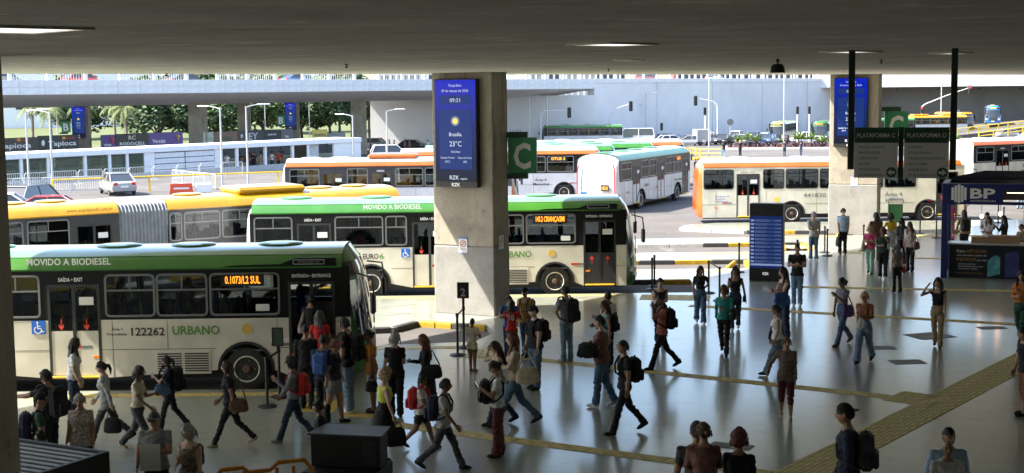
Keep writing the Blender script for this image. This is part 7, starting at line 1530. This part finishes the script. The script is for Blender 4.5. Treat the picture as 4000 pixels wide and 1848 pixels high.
i = person(-8.0, 31.35, 1.68, rad(0), 'sit', ('hold', 'hold'), 'maroon', 'black', 'pants', 'short', 'black', 'm', ('short', 'k'), 'passenger in maroon at the middle window', z=0.8, vox=0.032)
i = person(-7.3, 31.5, 1.68, rad(0), 'sit', ('hold', 'hold'), 'navy', 'black', 'pants', 'short', 'black', 'm', ('bob', 'k'), 'passenger in navy at the middle window', z=0.8, vox=0.032)
i = person(-6.5, 31.4, 1.68, rad(0), 'sit', ('hold', 'hold'), 'grey', 'black', 'pants', 'short', 'black', 'm', ('short', 'k'), 'passenger in grey under the route sign', z=0.8, vox=0.032)
i = person(-9.3, 33.0, 1.68, rad(0), 'sit', ('hold', 'hold'), 'black', 'black', 'pants', 'short', 'black', 'm', ('bob', 'k'), 'dark passenger on the far side behind the exit door', z=0.8, vox=0.032)
i = person(-7.7, 33.0, 1.68, rad(0), 'sit', ('hold', 'hold'), 'wine', 'black', 'pants', 'short', 'black', 'm', ('short', 'k'), 'dark passenger on the far side at the middle window', z=0.8, vox=0.032)
i = person(-5.0, 32.9, 1.72, rad(0), 'sit', ('reach', 'reach'), 'blue', 'black', 'pants', 'short', 'black', 'm', ('short', 'k'), 'driver in blue at the wheel of the nearest bus', z=0.85, vox=0.032)
i = person(-5.4, 45.3, 1.66, rad(0), 'sit', ('hold', 'hold'), 'pink', 'black', 'pants', 'short', 'black', 'm', ('bob', 'k'), 'passenger in pink at the rear window of the second bus', z=0.8, vox=0.032)
i = person(-4.9, 45.3, 1.66, rad(0), 'sit', ('hold', 'hold'), 'red', 'black', 'pants', 'short', 'black', 'm', ('bob', 'k'), 'passenger in red at the rear window of the second bus', z=0.8, vox=0.032)
i = person(-3.9, 45.3, 1.66, rad(0), 'sit', ('hold', 'hold'), 'black', 'black', 'pants', 'short', 'black', 'm', ('short', 'k'), 'dark passenger left of the second bus door', z=0.8, vox=0.032)
i = person(2.9, 45.3, 1.66, rad(0), 'stand', ('hold', 'hold'), 'dgrey', 'black', 'pants', 'short', 'black', 'm', ('short', 'k'), 'passenger standing behind the second bus door', z=0.8, vox=0.032)
i = person(22.28, 147.76, 1.7, rad(90), 'stepL', ('down', 'down'), 'black', 'ljeans', 'pants', 'short', 'black', 'm', ('long', 'k'), 'distant woman in black with a backpack crossing the street', z=-0.88, vox=0.04, sex='f')
i = person(24.84, 152.78, 1.65, rad(95), 'stand', ('down', 'down'), 'black', 'black', 'pants', 'short', 'black', 'm', ('bob', 'bl'), 'distant person in black with a shoulder bag on the street', z=-0.95, vox=0.04, sex='m')
i = person(29.03, 149.62, 1.75, rad(85), 'stepR', ('down', 'down'), 'dgrey', 'djeans', 'pants', 'short', 'black', 'm', ('short', 'k'), 'distant man with dark backpack behind the orange bus roof', z=-0.9, vox=0.04, sex='m')
i = person(31.01, 150.65, 1.6, rad(60), 'stand', ('down', 'down'), 'navy', 'djeans', 'pants', 'short', 'black', 'm', ('afro', 'k'), 'distant person in navy with big hair on the street', z=-0.92, vox=0.04, sex='f')
i = person(38.33, 196.33, 1.75, rad(200), 'walkL', ('down', 'down'), 'navy', 'dgrey', 'pants', 'short', 'black', 'm', ('short', 'k'), 'distant walker with an orange bag in front of the median', z=-1.61, vox=0.04, sex='m')
i = person(-25.07, 124.26, 1.66, rad(270), 'stand', ('down', 'hold'), 'white', 'jeans', 'pants', 'short', 'black', 'm', ('short', 'k'), 'first waiting person from the left inside the glass shelter', z=-0.52, vox=0.04, sex='m')
i = person(-26.03, 125.78, 1.66, rad(200), 'stand', ('down', 'hold'), 'black', 'black', 'pants', 'short', 'black', 'm', ('bob', 'k'), 'second waiting person from the left inside the glass shelter', z=-0.54, vox=0.04, sex='f')
i = person(-25.43, 126.05, 1.66, rad(250), 'stand', ('down', 'hold'), 'dgrey', 'black', 'pants', 'short', 'black', 'm', ('short', 'k'), 'third waiting person from the left inside the glass shelter', z=-0.55, vox=0.04, sex='m')
i = person(-24.46, 126.78, 1.66, rad(300), 'stand', ('down', 'hold'), 'black', 'khaki', 'pants', 'short', 'black', 'm', ('bob', 'k'), 'fourth waiting person from the left inside the glass shelter', z=-0.56, vox=0.04, sex='f')
i = person(-23.95, 126.94, 1.66, rad(270), 'stand', ('down', 'hold'), 'brown', 'lgrey', 'pants', 'short', 'black', 'm', ('short', 'k'), 'fifth waiting person from the left inside the glass shelter', z=-0.56, vox=0.04, sex='m')
i = person(-23.53, 126.99, 1.66, rad(200), 'stand', ('down', 'hold'), 'maroon', 'black', 'pants', 'short', 'black', 'm', ('bob', 'k'), 'sixth waiting person from the left inside the glass shelter', z=-0.56, vox=0.04, sex='f')
i = person(-23.1, 127.03, 1.66, rad(250), 'stand', ('down', 'hold'), 'black', 'djeans', 'pants', 'short', 'black', 'm', ('short', 'k'), 'seventh waiting person from the left inside the glass shelter', z=-0.56, vox=0.04, sex='m')
i = person(-24.16, 128.43, 1.66, rad(300), 'stand', ('down', 'hold'), 'beige', 'jeans', 'pants', 'short', 'black', 'm', ('bob', 'k'), 'eighth waiting person from the left inside the glass shelter', z=-0.58, vox=0.04, sex='f')
i = person(-23.59, 128.67, 1.66, rad(270), 'stand', ('down', 'hold'), 'black', 'black', 'pants', 'short', 'black', 'm', ('short', 'k'), 'ninth waiting person from the left inside the glass shelter', z=-0.59, vox=0.04, sex='m')
i = person(-22.91, 129.03, 1.66, rad(200), 'stand', ('down', 'hold'), 'pale', 'pale', 'pants', 'short', 'black', 'm', ('bob', 'k'), 'tenth waiting person from the left inside the glass shelter', z=-0.59, vox=0.04, sex='f')
i = person(-22.43, 129.15, 1.66, rad(250), 'stand', ('down', 'hold'), 'navy', 'black', 'pants', 'short', 'black', 'm', ('short', 'k'), 'eleventh waiting person from the left inside the glass shelter', z=-0.59, vox=0.04, sex='m')
i = person(-21.96, 129.25, 1.66, rad(300), 'stand', ('down', 'hold'), 'white', 'djeans', 'pants', 'short', 'black', 'm', ('bob', 'k'), 'twelfth waiting person from the left inside the glass shelter', z=-0.59, vox=0.04, sex='f')
i = person(-21.38, 129.5, 1.66, rad(270), 'stand', ('down', 'hold'), 'red', 'black', 'pants', 'short', 'black', 'm', ('short', 'k'), 'thirteenth waiting person from the left inside the glass shelter', z=-0.6, vox=0.04, sex='m')
i = person(-20.99, 129.51, 1.66, rad(200), 'stand', ('down', 'hold'), 'rust', 'brown', 'pants', 'short', 'black', 'm', ('bob', 'k'), 'fourteenth waiting person from the left inside the glass shelter', z=-0.6, vox=0.04, sex='f')
i = person(-38.82, 119.92, 1.68, rad(200), 'stand', ('down', 'down'), 'black', 'djeans', 'pants', 'short', 'black', 'm', ('short', 'k'), 'person with dark clothes behind the left shelter glass', z=-0.45, vox=0.04, sex='m')
i = person(-20.26, 187.67, 1.66, rad(180), 'stepL', ('down', 'down'), 'navy', 'dgrey', 'pants', 'short', 'black', 'm', ('short', 'k'), 'first distant pedestrian from the left in front of the parked cars under the viaduct', z=-1.48, vox=0.04, sex='m')
i = person(-18.19, 182.23, 1.66, rad(0), 'stepL', ('down', 'down'), 'purple', 'dgrey', 'pants', 'short', 'black', 'm', ('short', 'k'), 'second distant pedestrian from the left in front of the parked cars under the viaduct', z=-1.4, vox=0.04, sex='m')
i = person(-16.63, 177.25, 1.66, rad(200), 'stepL', ('down', 'down'), 'teal', 'dgrey', 'pants', 'short', 'black', 'm', ('short', 'k'), 'third distant pedestrian from the left in front of the parked cars under the viaduct', z=-1.32, vox=0.04, sex='m')
i = person(-16.38, 186.18, 1.66, rad(20), 'stepL', ('down', 'down'), 'white', 'dgrey', 'pants', 'short', 'black', 'm', ('short', 'k'), 'fourth distant pedestrian from the left in front of the parked cars under the viaduct', z=-1.46, vox=0.04, sex='m')
i = person(-15.59, 181.26, 1.66, rad(180), 'stepL', ('down', 'down'), 'blue', 'dgrey', 'pants', 'short', 'black', 'm', ('short', 'k'), 'fifth distant pedestrian from the left in front of the parked cars under the viaduct', z=-1.39, vox=0.04, sex='m')
i = person(-14.64, 176.52, 1.66, rad(0), 'stepL', ('down', 'down'), 'salmon', 'dgrey', 'pants', 'short', 'black', 'm', ('short', 'k'), 'sixth distant pedestrian from the left in front of the parked cars under the viaduct', z=-1.31, vox=0.04, sex='m')
i = person(-13.91, 185.22, 1.66, rad(200), 'stepL', ('down', 'down'), 'purple', 'dgrey', 'pants', 'short', 'black', 'm', ('short', 'k'), 'seventh distant pedestrian from the left in front of the parked cars under the viaduct', z=-1.45, vox=0.04, sex='m')
i = person(-12.98, 180.28, 1.66, rad(20), 'stepL', ('down', 'down'), 'rust', 'dgrey', 'pants', 'short', 'black', 'm', ('short', 'k'), 'eighth distant pedestrian from the left in front of the parked cars under the viaduct', z=-1.37, vox=0.04, sex='m')
i = person(-10.31, 174.93, 1.66, rad(180), 'stepL', ('down', 'down'), 'white', 'dgrey', 'pants', 'short', 'black', 'm', ('short', 'k'), 'ninth distant pedestrian from the left in front of the parked cars under the viaduct', z=-1.29, vox=0.04, sex='m')
text_on_back = _pending[jersey]
jo = place_on(jersey, text_on_back['Rl'])
finish_people()
je = OB('shirt_number', None); T(je, 'white number 10 on the red football shirt', 'number'); je.matrix_world = jo
text(je, '10', .0, 1.17, .17, m_letter_w, -.155, .03, .17, 'c', 'digits', '-x')
